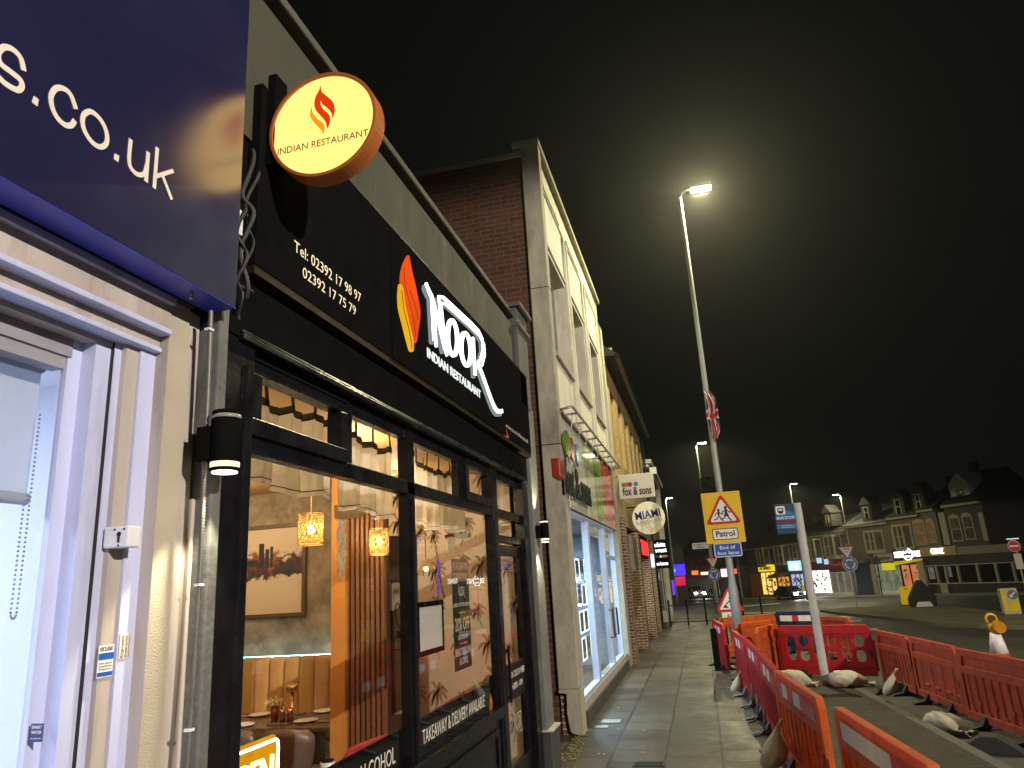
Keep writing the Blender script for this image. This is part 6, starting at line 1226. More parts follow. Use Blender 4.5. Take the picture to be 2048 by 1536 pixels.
m = MB(); m.poly([(b.x - 14 * k, b.z), (b.x + 14 * k, b.z), (b.x + 9 * k, b.z + 8 * k), (b.x - 10 * k, b.z + 8 * k)], .02, T=TY_(Y, .001)); m.build('foot', m_swhite, t)
# guard railing
rl = thing('guard_railing', 'dark pedestrian guard railing across the far end of the pavement', 'railing', (0, 37.5, g(37)))
Y = 37.5; xa, xb = -1.7, 2.6; n = 6
for i in range(n): x = xa + (xb - xa) * i / (n - 1); m = MB(); m.cyl((x, Y, g(Y)), (x, Y, g(Y) + 1.15), .045, n=10); m.ball((x, Y, g(Y) + 1.17), .06, 8, 6); m.build('post', m_black_gloss, rl)
for z in (.95, .18): m = MB(); m.cyl((xa, Y, g(Y) + z), (xb, Y, g(Y) + z), .022, n=8); m.build('rail', m_black_gloss, rl)
# traffic cone with warning lamp on the road
Y = 13.2; p = ony(1982, 1250, Y); cx_ = p.x + .03; t = thing('traffic_cone', 'traffic cone with white sleeve carrying an amber warning lamp behind the barriers', 'traffic cone', (cx_, Y, -.13))
m = MB(); m.lathe([(.24, -.08), (.128, .70)], (cx_, Y, 0), 24); m.box(cx_ - .26, cx_ + .26, Y - .26, Y + .26, -.13, -.08); m.build('cone', m_orange_b, t)
m = MB(); m.lathe([(.128, .70), (.070, 1.0)], (cx_, Y, 0), 24); m.build('sleeve', m_refl_w, t)
m = MB(); m.lathe([(.05, .99), (.055, 1.02), (.07, 1.04), (.075, 1.12), (.05, 1.14)], (cx_, Y, 0), 16); m.build('lamp_base', bpy.data.materials.get('yellow_lamp_plastic') or M('yellow_lamp_plastic', (.65, .36, .01), .4), t); m = MB(); m.tube([(cx_ + .075 * math.cos(R(a)), Y + .03, 1.195 + .075 * math.sin(R(a))) for a in range(-40, 221, 20)], .018, 8); m.build('lamp_handle', bpy.data.materials['yellow_lamp_plastic'], t)
m = MB(); m.cyl((cx_ + .05, Y - .12, 1.08), (cx_ + .05, Y - .02, 1.08), .085, .105, 24); m.build('lamp_lens', M('amber_lens', (.7, .30, .01), .2, trans=.3), t)
# ------------------------------------------------------------------ road works barriers
def chamf(L, z0, z1, c): return [(0, z0), (L, z0), (L, z1 - c), (L - c * .7, z1), (c * .7, z1), (0, z1 - c)]
def rect(x0, x1, z0, z1): return [(x0, z0), (x1, z0), (x1, z1), (x0, z1)]
def ell(cx_, cz_, rx, rz, n=20, p=2.6):
    q = []
    for i in range(n): t = 2 * math.pi * i / n; c, s = math.cos(t), math.sin(t); q.append((cx_ + rx * abs(c) ** (2 / p) * (1 if c >= 0 else -1), cz_ + rz * abs(s) ** (2 / p) * (1 if s >= 0 else -1)))
    return q
TL = lambda y: fr((0, y, 0), (1, 0, 0), (0, 0, 1))     # local x along, z up, extrudes towards -y
def barrier(P0, P1, zg, mat, style, lab, strip=None, feet=(.25, .75), ht=1.0, grp='road works barriers', tilt=0.0, footm=None, name='road_barrier'):
    P0, P1 = Vector((P0[0], P0[1], zg)), Vector((P1[0], P1[1], zg)); d = P1 - P0; L = d.length - .03; rz = math.atan2(d.y, d.x)
    t = thing(name, lab, 'barrier', P0, rz, grp); t.rotation_euler = (R(tilt), 0, rz); m = MB(); z0 = .07
    if style == 'oval':
        hw = L / 3; holes = []
        for k in range(3):
            c = L * (.2 + .3 * k); w = .135 * L
            holes += [[(c - .028, z) if i else (c - .028, z) for i, z in enumerate((.34, .78))] and ell(c - w * .5, .57, w * .43, .235, 18, 2.4), ell(c + w * .5, .70, w * .43, .115, 16, 2.6), ell(c + w * .5, .43, w * .43, .115, 16, 2.6)]
        m.curve2d([chamf(L, z0, ht, .09)] + [h[::-1] for h in holes], .055, .006, T=TL(.028))
        m.box(.05, L - .05, -.045, .045, ht - .16, ht - .13); m.box(.08, L - .08, -.042, .042, .2, .23)
        m.box(-.05, .0, -.02, .02, .15, .72); m.box(L, L + .05, -.02, .02, .15, .72)
    else:
        m.curve2d([chamf(L, z0, ht, .10), rect(.08, L - .08, z0 + .10, ht - .32)[::-1], [(.12, ht - .23), (L - .12, ht - .23), (L - .16, ht - .085), (.16, ht - .085)][::-1]], .062, .006, T=TL(.031))
        m.box(.07, L - .07, -.010, .010, z0 + .09, ht - .07)
        n = 9 if style == 'slat' else 4
        for i in range(n):
            x = .08 + (L - .16) * (i + .5) / n; w = (L - .16) / n * (.24 if style == 'slat' else .20)
            m.poly([(x - w, .030), (x - w * .6, .010), (x + w * .6, .010), (x + w, .030)][::-1] if False else [(x - w, -.010), (x - w * .55, -.032), (x + w * .55, -.032), (x + w, -.010), (x + w * .55, .032), (x - w * .55, .032)], ht - .32 - z0 - .10, T=Matrix.Translation((0, 0, z0 + .10)))
            if style == 'slat': m.box(x - w * 1.4, x + w * 1.4, -.03, .03, z0 + .10 + .12 * (i % 2), z0 + .15 + .12 * (i % 2))
            else: m.box(x + w, x + w * 3.2, -.034, .034, z0 + .2, z0 + .235)
        m.box(-.035, .0, -.022, .022, .28, .60); m.box(L, L + .04, -.022, .022, .2, .5)
    m.build('body', mat, t, local=True, bevel=.006)
    if strip:
        x = .16
        tot = sum(w for w, c in strip); s_ = MB()
        for w, c in strip:
            wl = (L - .32) * w / tot; s_.box(x, x + wl - .002, -.036, -.0325, ht - .265, ht - .06, mi=c); x += wl
        s_.build('reflective_strip', [m_refl_w, m_refl_r], t, local=True)
    if footm != 'none':
        for f in feet:
            m = MB(); x = L * f; m.poly([(-.30, 0), (-.27, .02), (-.12, .05), (-.05, .16), (.05, .16), (.12, .05), (.27, .02), (.30, 0)], .11, T=fr((x - .055, 0, 0), (0, 1, 0), (0, 0, 1))); m.build('foot', footm or m_rubber, t, local=True, bevel=.008)
        m = MB(); m.box(L - .06, L - .02, -.04, .04, .42, .53); m.build('clip', m_rubber, t, local=True, bevel=.004)
    return t
w_, r_ = 0, 1
barrier((1.0, 7.18), (1.21, 5.08), 0, m_orange_b, 'slat', 'orange slatted barrier nearest the viewer with a long white and red reflective strip', [(.12, 0), (.9, 0), (.5, 1)], footm=m_rubber_g)
barrier((.73, 9.64), (.93, 7.55), 0, m_orange_b, 'slat', 'second nearest orange barrier of the pavement row, with red and white striped board', [(.5, 1), (.5, 0), (.6, 1), (.6, 0), (1.2, 1)], footm=m_rubber_g)
barrier((.70, 11.62), (.735, 9.66), 0, m_red_b, 'slat', 'red barrier beside the hanging pale sandbag, next to the orange pavement row barrier', [(.8, 1), (.45, 0), (.45, 1), (.45, 0), (.8, 1)], footm=m_rubber_g)
barrier((.63, 13.72), (.70, 11.66), 0, m_red_b, 'slat', 'red barrier in the middle of the pavement row with two white stripes', [(.7, 1), (.4, 0), (.4, 1), (.4, 0), (.9, 1)], footm=m_rubber_g)
barrier((.50, 15.7), (.62, 13.76), 0, m_red_b, 'slat', 'farthest red barrier of the joined pavement row, with small white stripes', [(.7, 1), (.35, 0), (.35, 1), (.35, 0), (1.0, 1)], footm=m_rubber_g)
barrier((.16, 19.3), (.36, 17.35), 0, m_red_b, 'slat', 'short red barrier end-on at the far corner beside the black upright panel', [(.6, 1), (.5, 0), (.4, 1), (.5, 0), (.6, 1)])
barrier((.30, 19.75), (1.75, 20.6), 0, m_orange_b, 'oval', 'orange barrier with large round openings behind the lamp column base', None)
barrier((.62, 17.5), (1.45, 18.15), 0, m_orange_b, 'rib', 'orange barrier turned across the works just behind the lamp column', None)
barrier((.95, 16.05), (1.42, 16.98), 0, m_orange_b, 'slat', 'narrow orange slatted barrier tilted against the red barrier with openings', None)
barrier((1.43, 16.7), (3.08, 15.95), -.02, m_red_b, 'oval', 'red barrier with three oval openings standing behind the bus stop post', None, footm=m_rubber)
barrier((1.75, 20.9), (2.75, 20.3), 0, M('navy_barrier_plastic', (.012, .016, .04), .35, var=.2), 'rib', 'dark navy barrier standing behind the red barrier with openings', [(.5, 0), (.25, 1), (.5, 0)], ht=1.02)
barrier((2.72, 20.2), (3.35, 19.4), -.1, m_faded_b, 'rib', 'faded orange barrier piece farthest back right of the navy barrier', None)
m = MB(); m.poly(rr(.05, .19, 0.1, .95, .04), .05, T=fr((0, 17.2, 0), (1, 0, 0), (0, 0, 1))); tag(m.build('upright_panel', m_black_matt, loc=(.12, 17.2, 0.1), bevel=.008), 'black upright plastic panel leaning at the far end of the pavement row', 'panel')
def RT(px, py): p = onz(px, py, .88); return (p.x, p.y)
a, b = RT(1752, 1260), RT(1816, 1273); barrier(a, b, -.12, m_faded_b, 'slat', 'faded orange slatted roadside barrier next to the red barrier with openings', None)
a, b = RT(1819, 1273), RT(1912, 1294); barrier(a, b, -.12, m_faded_b, 'rib', 'faded orange roadside barrier with four broad ribs in the middle of its row', None)
a, b = RT(1912, 1296), RT(2052, 1322); d = Vector((b[0] - a[0], b[1] - a[1])).normalized()
barrier(a, (a[0] + d.x * 1.98, a[1] + d.y * 1.98), -.12, m_faded_b, 'slat', 'faded red slatted roadside barrier cut by the right edge in front of the cone', None)
# ------------------------------------------------------------------ sandbags
def sandbag(loc, rz, sx, sy, sz, lab, seed):
    rnd = random.Random(seed); ph = [rnd.uniform(0, 6) for _ in range(6)]; t = thing('sandbag', lab, 'sandbag', loc, rz, 'pale sandbags'); m = MB()
    def f(d): return 1 + .09 * math.sin(d.x * 4 + ph[0]) * math.sin(d.y * 5 + ph[1]) + .035 * math.sin(d.x * 11 + ph[2] + d.z * 6) + .018 * math.sin(d.y * 17 + ph[3] + d.x * 9) + .02 * abs(math.sin(d.x * 7 + d.z * 13 + ph[4]))
    vs0 = len(m.v); m.ball((0, 0, sz * .82), 1.0, 44, 28, sc=(sx, sy, sz), fn=f)
    for i in range(vs0, len(m.v)):
        p = m.v[i]; p.z = max(p.z, .004 + .01 * abs(math.sin(p.x * 30))); e = abs(p.x) / sx
        if p.x > 0: p.y *= 1 - .35 * e ** 3; p.z *= 1 - .3 * e ** 3
    m.build('bag', m_sack, t, local=True); m = MB(); n = 14; vs = []
    for j, (x, r) in enumerate(((.86, .055), (.98, .032), (1.06, .028), (1.2, .055), (1.34, .085))):
        for i in range(n): a = 2 * math.pi * i / n; k = r * (1 + .35 * math.sin(a * 4 + j)); vs.append((x * sx, k * math.cos(a) * 1.3, sz * .45 - j * .008 + k * .6 * math.sin(a)))
    m.add(vs, [(j * n + i, j * n + (i + 1) % n, (j + 1) * n + (i + 1) % n, (j + 1) * n + i) for j in range(4) for i in range(n)], 0, True)
    for v in m.v: v.z = max(v.z, .006)
    m.build('tied_neck', m_sack, t, local=True); return t
p = onz(1590, 1372); sandbag((p.x, p.y + .05, .0), R(-28), .32, .17, .15, 'pale sandbag lying left of the bus stop post', 1)
p = onz(1695, 1374); sandbag((p.x, p.y + .05, .0), R(-8), .36, .19, .15, 'plump pale sandbag lying right of the bus stop post', 2)
p = onz(1893, 1462, -.1); sandbag((p.x, p.y, -.1), R(-60), .33, .17, .13, 'yellowish sandbag slumped at the foot of the roadside barriers', 3)
def hangbag(px, py, w, h, dirx, lab, seed, X):
    p = onx(px, py, X); t = thing('hanging_sandbag', lab, 'sandbag', p, 0, 'sandbags hung on the barriers'); m = MB(); rnd = random.Random(seed); n, k = 26, 14; vs = []
    for j in range(k + 1):
        v = j / k; r = (.06 + .94 * math.sin(min(1, v * 1.12) * math.pi * .62) ** 1.4) * (1 if v < .86 else max(.05, math.sqrt(max(0, 1 - ((v - .86) / .14) ** 2))))
        for i in range(n): a = 2 * math.pi * i / n; q = r * (1 + .07 * math.sin(a * 9 + seed + v * 2) * (1 - v)); vs.append((dirx * (.02 + .10 * v) + w * .36 * q * math.cos(a), w * .55 * q * math.sin(a) - .10 * (1 - v), -h * v + .03 * math.cos(a) * v))
    m.add(vs, [(j * n + i, j * n + (i + 1) % n, (j + 1) * n + (i + 1) % n, (j + 1) * n + i) for j in range(k) for i in range(n)] + [tuple(range(k * n, k * n + n))], 0, True); m.build('bag', m_sack, t, local=True)
    m = MB(); m.tube([(0, -.10, -.01), (dirx * -.03, -.11, .05), (dirx * -.06, -.11, .05)], [.02, .014, .01], 6); m.build('tied_neck', m_sack, t, local=True)
hangbag(1556, 1446, .40, .44, -1, 'pale sandbag hung on the pavement side of the nearest red barrier', 2, .62)
hangbag(1480, 1344, .36, .40, -1, 'small pale sandbag hung on the pavement side of the middle red barrier', 5, .50)
hangbag(1434, 1308, .16, .5, -1, 'white sandbag hung at the far end of the pavement row by the black panel', 7, .17)
p = onz(1786, 1355, .35); hangbag(1786, 1343, .30, .34, -1, 'pale sandbag hung on the faded slatted roadside barrier', 9, p.x)
hangbag(1618, 1520, .32, .4, -1, 'sandbag at the bottom edge between the two orange barriers', 11, .88)
# grey feet standing out over the pavement
def outrigger(px, py, lab):
    p = onz(px, py); t = thing('barrier_stand', lab, 'barrier stand', (p.x, p.y, 0), 0, 'curved stands of the pavement barriers'); m = MB()
    m.tube([(-.02, 0, .012), (.06, 0, .02), (.12, 0, .08), (.15, 0, .2), (.16, 0, .36)], [.014, .014, .013, .012, .012], 8); m.tube([(-.02, .2, .012), (.06, .2, .02), (.12, .2, .08), (.15, .2, .2), (.16, .2, .36)], .012, 8); m.tube([(.10, 0, .06), (.10, .2, .06)], .01, 6); m.build('stand_frame', m_rubber_g, t, local=True)
outrigger(1500, 1446, 'curved grey stand beside the middle red pavement barrier'); outrigger(1512, 1474, 'curved grey stand under the nearest red pavement barrier'); outrigger(1490, 1418, 'curved grey stand nearest the far red pavement barrier')
for q, lab in (((1935, 1410), 'black rubber block under the joint of the broad ribbed and faded red barriers'), ((1985, 1500), 'black rubber block low at the right edge by the faded red barrier'), ((1800, 1385), 'black rubber block under the first roadside barrier')):
    p = onz(*q, -.12); m = MB(); m.poly([(-.36, 0), (.36, 0), (.30, .07), (.08, .2), (-.08, .2), (-.30, .07)], .22, T=fr((p.x, p.y, -.13), (.93, -.35, 0), (0, 0, 1))); tag(m.build('rubber_block', m_rubber, loc=(p.x, p.y, -.13), bevel=.012), lab, 'barrier foot', 'rubber blocks under the roadside barriers')
p = onz(1462, 1372); m = MB()
for i in range(9): m.box(p.x + .03 * i, p.x + .03 * i + .014, p.y, p.y + .30, .10, .13)
m.box(p.x, p.x + .27, p.y - .02, p.y, .095, .135); m.box(p.x, p.x + .27, p.y + .3, p.y + .32, .095, .135); m.cyl((p.x + .25, p.y + .01, 0), (p.x + .25, p.y + .01, .1), .012); m.cyl((p.x + .25, p.y + .3, 0), (p.x + .25, p.y + .3, .1), .012); tag(m.build('slotted_foot', m_rubber_g, loc=(p.x, p.y, 0)), 'slotted grey plastic barrier foot jutting over the pavement', 'barrier foot')
# ------------------------------------------------------------------ terrace of shops across the junction
A_, B_ = gnd(1510, 1195.5), gnd(1870, 1186.5)
tu = Vector((B_.x - A_.x, B_.y - A_.y, 0)).normalized(); tw = tu.cross(Vector((0, 0, 1)))
TT = fr((A_.x, A_.y, 0), tu, (0, 0, 1))
def tp(px, py, w=0.0):
    d = ray(px, py); o = Vector((A_.x, A_.y, 0)) + tw * w; t = (o - Vector((0, 0, H))).dot(tw) / d.dot(tw); p = Vector((0, 0, H)) + d * t
    return ((p - o).dot(tu), p.z)
def Q7(x, y_, w=0.0): return tp(1480 + x / 4.8, 900 + y_ / 4.8, w)
def Q8(x, y_, w=0.0): return tp(1748 + x / 4.517, 900 + y_ / 4.517, w)
def rc(Q, x0, y0, x1, y1, w=0.0):
    ym, xm = (y0 + y1) / 2, (x0 + x1) / 2; return Q(x0, ym, w)[0], Q(x1, ym, w)[0], Q(xm, y1, w)[1], Q(xm, y0, w)[1]
def zb(s): return g(A_.y + tu.y * s)
def W3(s, z, w=0): return TT @ Vector((s, z, w))
def lb(mb, s0, s1, z0, z1, w0, w1, mi=0): mb.box(s0, s1, z0, z1, w0, w1, mi, TT)
m_twall = [M('stucco_a', (.13, .105, .07), .85, var=.15, dirt=.5), M('brick_wall_b', (.13, .07, .045), .85, var=.25, sc=8), M('stucco_c', (.14, .115, .08), .85, var=.12, dirt=.4), M('dark_wall_d', (.06, .058, .05), .85, var=.2)]
m_trim = M('pale_window_trim', (.32, .28, .2), .7, var=.1)
m_litcurtain = EM('dim_lit_curtain', (.55, .32, .12), .22, .4, 2); m_litgreen = EM('yellow_green_lit_room', (.6, .55, .08), .35, .5, 2)
m_dimglass = M('dusk_window', (.10, .09, .065), .15, var=.5, sc=1.5)
def bay(par, r, proj=.55, lit=None, two=True):
    s0, s1, z0, z1 = r; m = MB(); c = (s1 - s0) * .26
    m.poly([(s0, 0), (s0 + c, proj), (s1 - c, proj), (s1, 0)], .22, T=TT @ Matrix(((1, 0, 0, 0), (0, 0, 1, z1), (0, 1, 0, 0), (0, 0, 0, 1)))); m.poly([(s0, 0), (s0 + c, proj), (s1 - c, proj), (s1, 0)], .35, T=TT @ Matrix(((1, 0, 0, 0), (0, 0, 1, z0 - .35), (0, 1, 0, 0), (0, 0, 0, 1))))
    for s in (s0 + .06, s0 + c, (s0 + s1) / 2, s1 - c, s1 - .06): w = proj if s0 + c * .9 <= s <= s1 - c * .9 else .06; lb(m, s - .09, s + .09, z0, z1, w - .18, w)
    b = m.build('bay_frame', m_trim, par); m = MB(); q = [(s0 + .08, .02), (s0 + c, proj - .1), (s1 - c, proj - .1), (s1 - .08, .02)]
    for (a, wa), (e, we) in zip(q[:-1], q[1:]): m.quad(W3(a, z0, wa), W3(e, z0, we), W3(e, z1, we), W3(a, z1, wa))
    m.build('pane', lit or m_dimglass, b); m = MB(); zm = (z0 + z1) / 2; lb(m, s0 + c + .08, s1 - c - .08, zm - .04, zm + .04, proj - .1, proj - .06); m.build('sash_bar', m_trim, b)
def win(par, r, lit=None, arch=False):
    s0, s1, z0, z1 = r; m = MB()
    for q in ((s0 - .1, s1 + .1, z1, z1 + .14), (s0 - .14, s1 + .14, z0 - .12, z0), (s0 - .1, s0, z0, z1), (s1, s1 + .1, z0, z1), (s0, s1, (z0 + z1) / 2 - .04, (z0 + z1) / 2 + .04)): lb(m, *q, -.05, .07)
    if arch: m.curve2d([[(s0 - .1, z1)] + [((s0 + s1) / 2 - ((s1 - s0) / 2 + .1) * math.cos(math.pi * i / 10), z1 + .35 * math.sin(math.pi * i / 10)) for i in range(1, 10)] + [(s1 + .1, z1)]], .1, 0, T=TT)
    w = m.build('window', m_trim, par); m = MB(); m.quad(W3(s0, z0, .01), W3(s1, z0, .01), W3(s1, z1, .01), W3(s0, z1, .01)); m.build('pane', lit or m_dimglass, w)
def house(lab, s0, s1, ze, wall, bays=(), wins=(), dormer=None, trim=True, deep=8, ridge=2.2, name='terraced_house'):
    b = zb((s0 + s1) / 2); t = thing(name, lab, 'house', W3((s0 + s1) / 2, b, 0), group='terrace of shops across the junction'); m = MB(); lb(m, s0, s1, b - .5, ze, -deep, 0); m.build('wall', wall, t)
    m = MB(); m.poly([(0.35, ze), (.35, ze + .06), (-deep / 2, ze + ridge), (-deep, ze + .06), (-deep, ze)], s1 - s0, T=fr(W3(s0, 0, 0), tw, (0, 0, 1)) if tw.cross(Vector((0, 0, 1))).dot(tu) > 0 else fr(W3(s1, 0, 0), tw, (0, 0, 1))); rf = m.build('roof', m_slate, t)
    m = MB(); lb(m, s0 + .3, s0 + 1.0, ze + ridge - .9, ze + ridge + .9, -deep / 2 - .3, -deep / 2 + .3); m.build('chimney', m_twall[1], rf)
    if trim: m = MB(); lb(m, s0, s1, ze - .2, ze + .02, 0, .32); m.build('eaves', m_trim if trim is True else trim, t)
    for q in bays: bay(t, *q) if isinstance(q[0], tuple) else bay(t, q)
    for q in wins: win(t, *q) if isinstance(q[0], tuple) else win(t, q)
    if dormer:
        a, e, z0, z1 = dormer; m = MB(); lb(m, a - .35, e + .35, z0 - .4, z1 + .2, -1.5, -.1); m.poly([(a - .5, z1 + .2), (e + .5, z1 + .2), ((a + e) / 2, z1 + 1.1)], 1.5, T=TT @ Matrix.Translation((0, 0, -1.5))); m.build('dormer', m_twall[3], t)
        m = MB(); lb(m, a, a + .12, z0, z1, -.1, -.04); lb(m, e - .12, e, z0, z1, -.1, -.04); lb(m, a + .12, e - .12, z1 - .12, z1, -.1, -.04); lb(m, a + .12, e - .12, (z0 + z1) / 2 - .05, (z0 + z1) / 2 + .05, -.1, -.04); d = m.build('dormer_window', m_trim, t); m = MB(); lb(m, a + .12, e - .12, z0, z1, -.1, -.08); m.build('pane', m_darkglass, d)
    return t
def shopfront(t, r_f, r_w, fmat, text=None, tcol=None, tst=1.0, lit=None, extra=None, frame=m_trim, th=.5, tw_=.8):
    s0, s1, z0, z1 = r_f; m = MB(); lb(m, s0, s1, z0, z1, 0.0, .35); m.build('shop_fascia', fmat, t)
    if text:
        m = MB(); h = (z1 - z0) * th; m.text(text, (s0 + s1) / 2, z0 + (z1 - z0) * (.5 - th / 2), h, (s1 - s0) * tw_, .04, T=TT @ Matrix.Translation((0, 0, .355)), al='C', bold=.03); m.build('fascia_lettering', tcol if not isinstance(tcol, tuple) else EM('lit_letters_' + text.lower().replace(' ', '_'), tcol, tst), t)
    s0, s1, z0, z1 = r_w; b = zb((s0 + s1) / 2); m = MB()
    for k in range(4): s = s0 + (s1 - s0) * k / 3; lb(m, s - .05, s + .05, b, z1, .02, .12)
    lb(m, s0, s1, z1 - .08, z1, .02, .12); lb(m, s0, s1, b, b + .35, .02, .10); f = m.build('shop_window', frame, t)
    m = MB(); m.quad(W3(s0, b + .3, .03), W3(s1, b + .3, .03), W3(s1, z1, .03), W3(s0, z1, .03)); m.build('pane', lit or m_darkglass, f)
    if lit and extra:
        m = MB(); rnd = random.Random(int(abs(s0) * 100))
        for i in range(extra):
            a = rnd.uniform(s0 + .1, s1 - .5); z = rnd.uniform(b + .4, z1 - .4); lb(m, a, a + rnd.uniform(.08, .4), z, z + rnd.uniform(.05, .3), .031, .05)
        m.build('shop_stock', m_stock, f)['kind'] = 'stuff'
m_stock = M('shop_stock', (.2, .12, .08), .7, var=.9, sc=6)
e = [Q7(85, 1200)[0], Q7(355, 1200)[0], Q7(478, 1160)[0], Q7(612, 1160)[0], Q7(850, 1150)[0], Q7(1085, 1150)[0], Q7(1260, 1150)[0], Q8(200, 1010)[0], Q8(495, 1000)[0], Q8(838, 980)[0], Q8(1420, 950)[0]]
za = Q7(300, 925)[1]
t = house('buff terraced house with two pale bays over the orange shutter and yellow food shop', e[0], e[2] + .0, za, m_twall[3], bays=[rc(Q7, 160, 955, 285, 1095), rc(Q7, 325, 930, 480, 1080)])
r = rc(Q7, 88, 1120, 205, 1185); m = MB(); lb(m, r[0], r[1], r[2], r[3], 0, .3); m.build('plain_fascia', m_twall[2], t)
r = rc(Q7, 108, 1185, 218, 1395); m = MB(); n = 18; b = zb(r[0])
for i in range(n): z0_ = b + (r[3] - b) * i / n; lb(m, r[0], r[1], z0_, z0_ + (r[3] - b) / n * .9, .05, .09)
m.build('orange_shutter', M('orange_roller_shutter', (.55, .16, .02), .5, var=.1), t)
shopfront(t, rc(Q7, 197, 1102, 335, 1165), rc(Q7, 215, 1170, 362, 1390), EM('yellow_lit_fascia', (1, .68, .02), 1.0, .1, 1), 'ALL MARKET', m_sblack, 1, EM('warm_shop', (1.0, .62, .14), 1.8, .5, 1.2), 20, th=.42)
m = MB(); q = rc(Q7, 365, 1160, 470, 1215); lb(m, q[0], q[1], q[2] + .5, q[3], 0, .1); m.poly([(0, q[3]), (1.6, q[2]), (1.6, q[2] - .12), (0, q[2] + .2)], q[1] - q[0], T=fr(W3(q[1], 0, .1), tw, (0, 0, 1))); m.build('awning', M('striped_awning', (.07, .05, .045), .7, var=.6, sc=3), t)
shopfront(t, rc(Q7, 362, 1115, 470, 1150), rc(Q7, 375, 1210, 488, 1385), m_twall[1], None, None, 1, EM('fruit_shop', (1.0, .38, .06), 1.2, .6, 1.5), 24)
t = house('narrow brown brick terraced house above the white and cyan lit shop sign', e[2], e[3], za + .1, m_twall[1], wins=[rc(Q7, 512, 930, 540, 1040), rc(Q7, 555, 910, 580, 1035)])
shopfront(t, rc(Q7, 485, 1063, 605, 1158), rc(Q7, 505, 1185, 640, 1385), EM('cyan_lightbox', (.45, .85, 1.0), 1.3, .15, .6), 'AJ', (1, 1, 1), 4, EM('cool_shop', (.55, .62, 1.0), 1.0, .5, 1.5), 20, th=.45, tw_=.6)
zc = Q7(700, 825)[1]
t = house('stucco terraced house with two pale bays over the brilliant white shop window', e[3], e[5] - .2, zc, m_twall[0], bays=[rc(Q7, 635, 870, 790, 1045), rc(Q7, 805, 835, 980, 1015)], dormer=rc(Q7, 886, 620, 918, 695, -1))
shopfront(t, rc(Q7, 625, 1060, 848, 1140), rc(Q7, 695, 1150, 880, 1385), m_twall[3], None, None, 1, EM('white_shop', (1, .97, .92), 4.0, .2, 2), 30, frame=m_white)
shopfront(t, rc(Q7, 850, 1045, 1082, 1140), rc(Q7, 885, 1170, 1075, 1360), M('maroon_fascia', (.22, .02, .015), .4), 'laundry', M('faded_cream_letters', (.3, .2, .15), .5), 1, M('grey_lit_shop', (.35, .36, .36), .4, var=.5, sc=1), None, frame=m_white, th=.3, tw_=.5)
for q in (rc(Q7, 778, 1033, 820, 1085), rc(Q7, 850, 1045, 884, 1095)): m = MB(); lb(m, q[0], q[1], q[2], q[3], .5, .6); m.build('lit_hanging_sign', EM('pale_blue_sign', (.6, .75, 1), .9) if 'pale_blue_sign' not in bpy.data.materials else bpy.data.materials['pale_blue_sign'], t)
zd = Q7(1250, 710)[1]
t = house('grey stucco terraced house with blank wall and bay over the dark blue shutter', e[5] - .2, e[7], zd, m_twall[2], bays=[rc(Q7, 1195, 790, 1382, 960)], dormer=rc(Q7, 1258, 540, 1305, 650, -1))
r = rc(Q7, 1088, 1050, 1255, 1095); m = MB(); lb(m, r[0], r[1], r[2], r[3], 0, .3); m.build('dark_fascia', m_twall[3], t); m = MB(); m.text('BETTING', (r[0] + r[1]) / 2, r[2] + .15, .3, (r[1] - r[0]) * .6, .03, T=TT @ Matrix.Translation((0, 0, .305)), al='C'); m.build('fascia_lettering', M('dull_letters', (.2, .2, .2), .5), t)
r = rc(Q7, 1095, 1100, 1300, 1390); m = MB(); b = zb(r[0])
for i in range(22): z0_ = b + (r[3] - b) * i / 22; lb(m, r[0], r[1], z0_, z0_ + (r[3] - b) / 22 * .88, .04, .08)
m.build('blue_shutter', M('navy_roller_shutter', (.02, .03, .07), .5, var=.1), t)
shopfront(t, rc(Q8, 25, 935, 195, 1010), rc(Q8, 25, 1025, 250, 1280), M('beige_fascia', (.34, .29, .24), .5, var=.1), 'Home Store', M('brown_letters', (.12, .07, .05), .5), 1, EM('pale_green_shop', (.50, .55, .36), .40, .6, 1.2), 10, frame=m_white, th=.4, tw_=.7)
q = rc(Q8, 85, 1020, 200, 1085); m = MB(); lb(m, q[0], q[1], q[2], q[3], .13, .2); m.build('yellow_blind', EM('yellow_lit_blind', (.9, .75, .02), .75, .2, 1), t)
q = rc(Q8, 0, 1030, 40, 1290); m = MB(); lb(m, q[0], q[1], zb(q[0]), q[3], .1, .25); m.build('white_pilaster', m_trim, t)
ze_ = Q8(250, 600)[1]
t = house('terraced house with arched bays above the lit PIZZA PASTA shop', e[7], e[8], ze_, m_twall[0], bays=[(rc(Q8, 170, 690, 350, 880), .5, m_dimglass)], wins=[(rc(Q8, 375, 655, 470, 850), m_litcurtain, True)], dormer=rc(Q8, 258, 440, 312, 580, -1))
shopfront(t, rc(Q8, 192, 893, 492, 985), rc(Q8, 265, 1025, 520, 1280), m_sblack, None, None, 1, EM('coral_shop', (.95, .30, .12), .75, .4, .9), 12, frame=m_black_matt)
r = rc(Q8, 192, 893, 492, 985); h = r[3] - r[2]; T5 = TT @ Matrix.Translation((0, 0, .36)); ml = EM('white_pizza_letters', (1, 1, 1), 3.5)
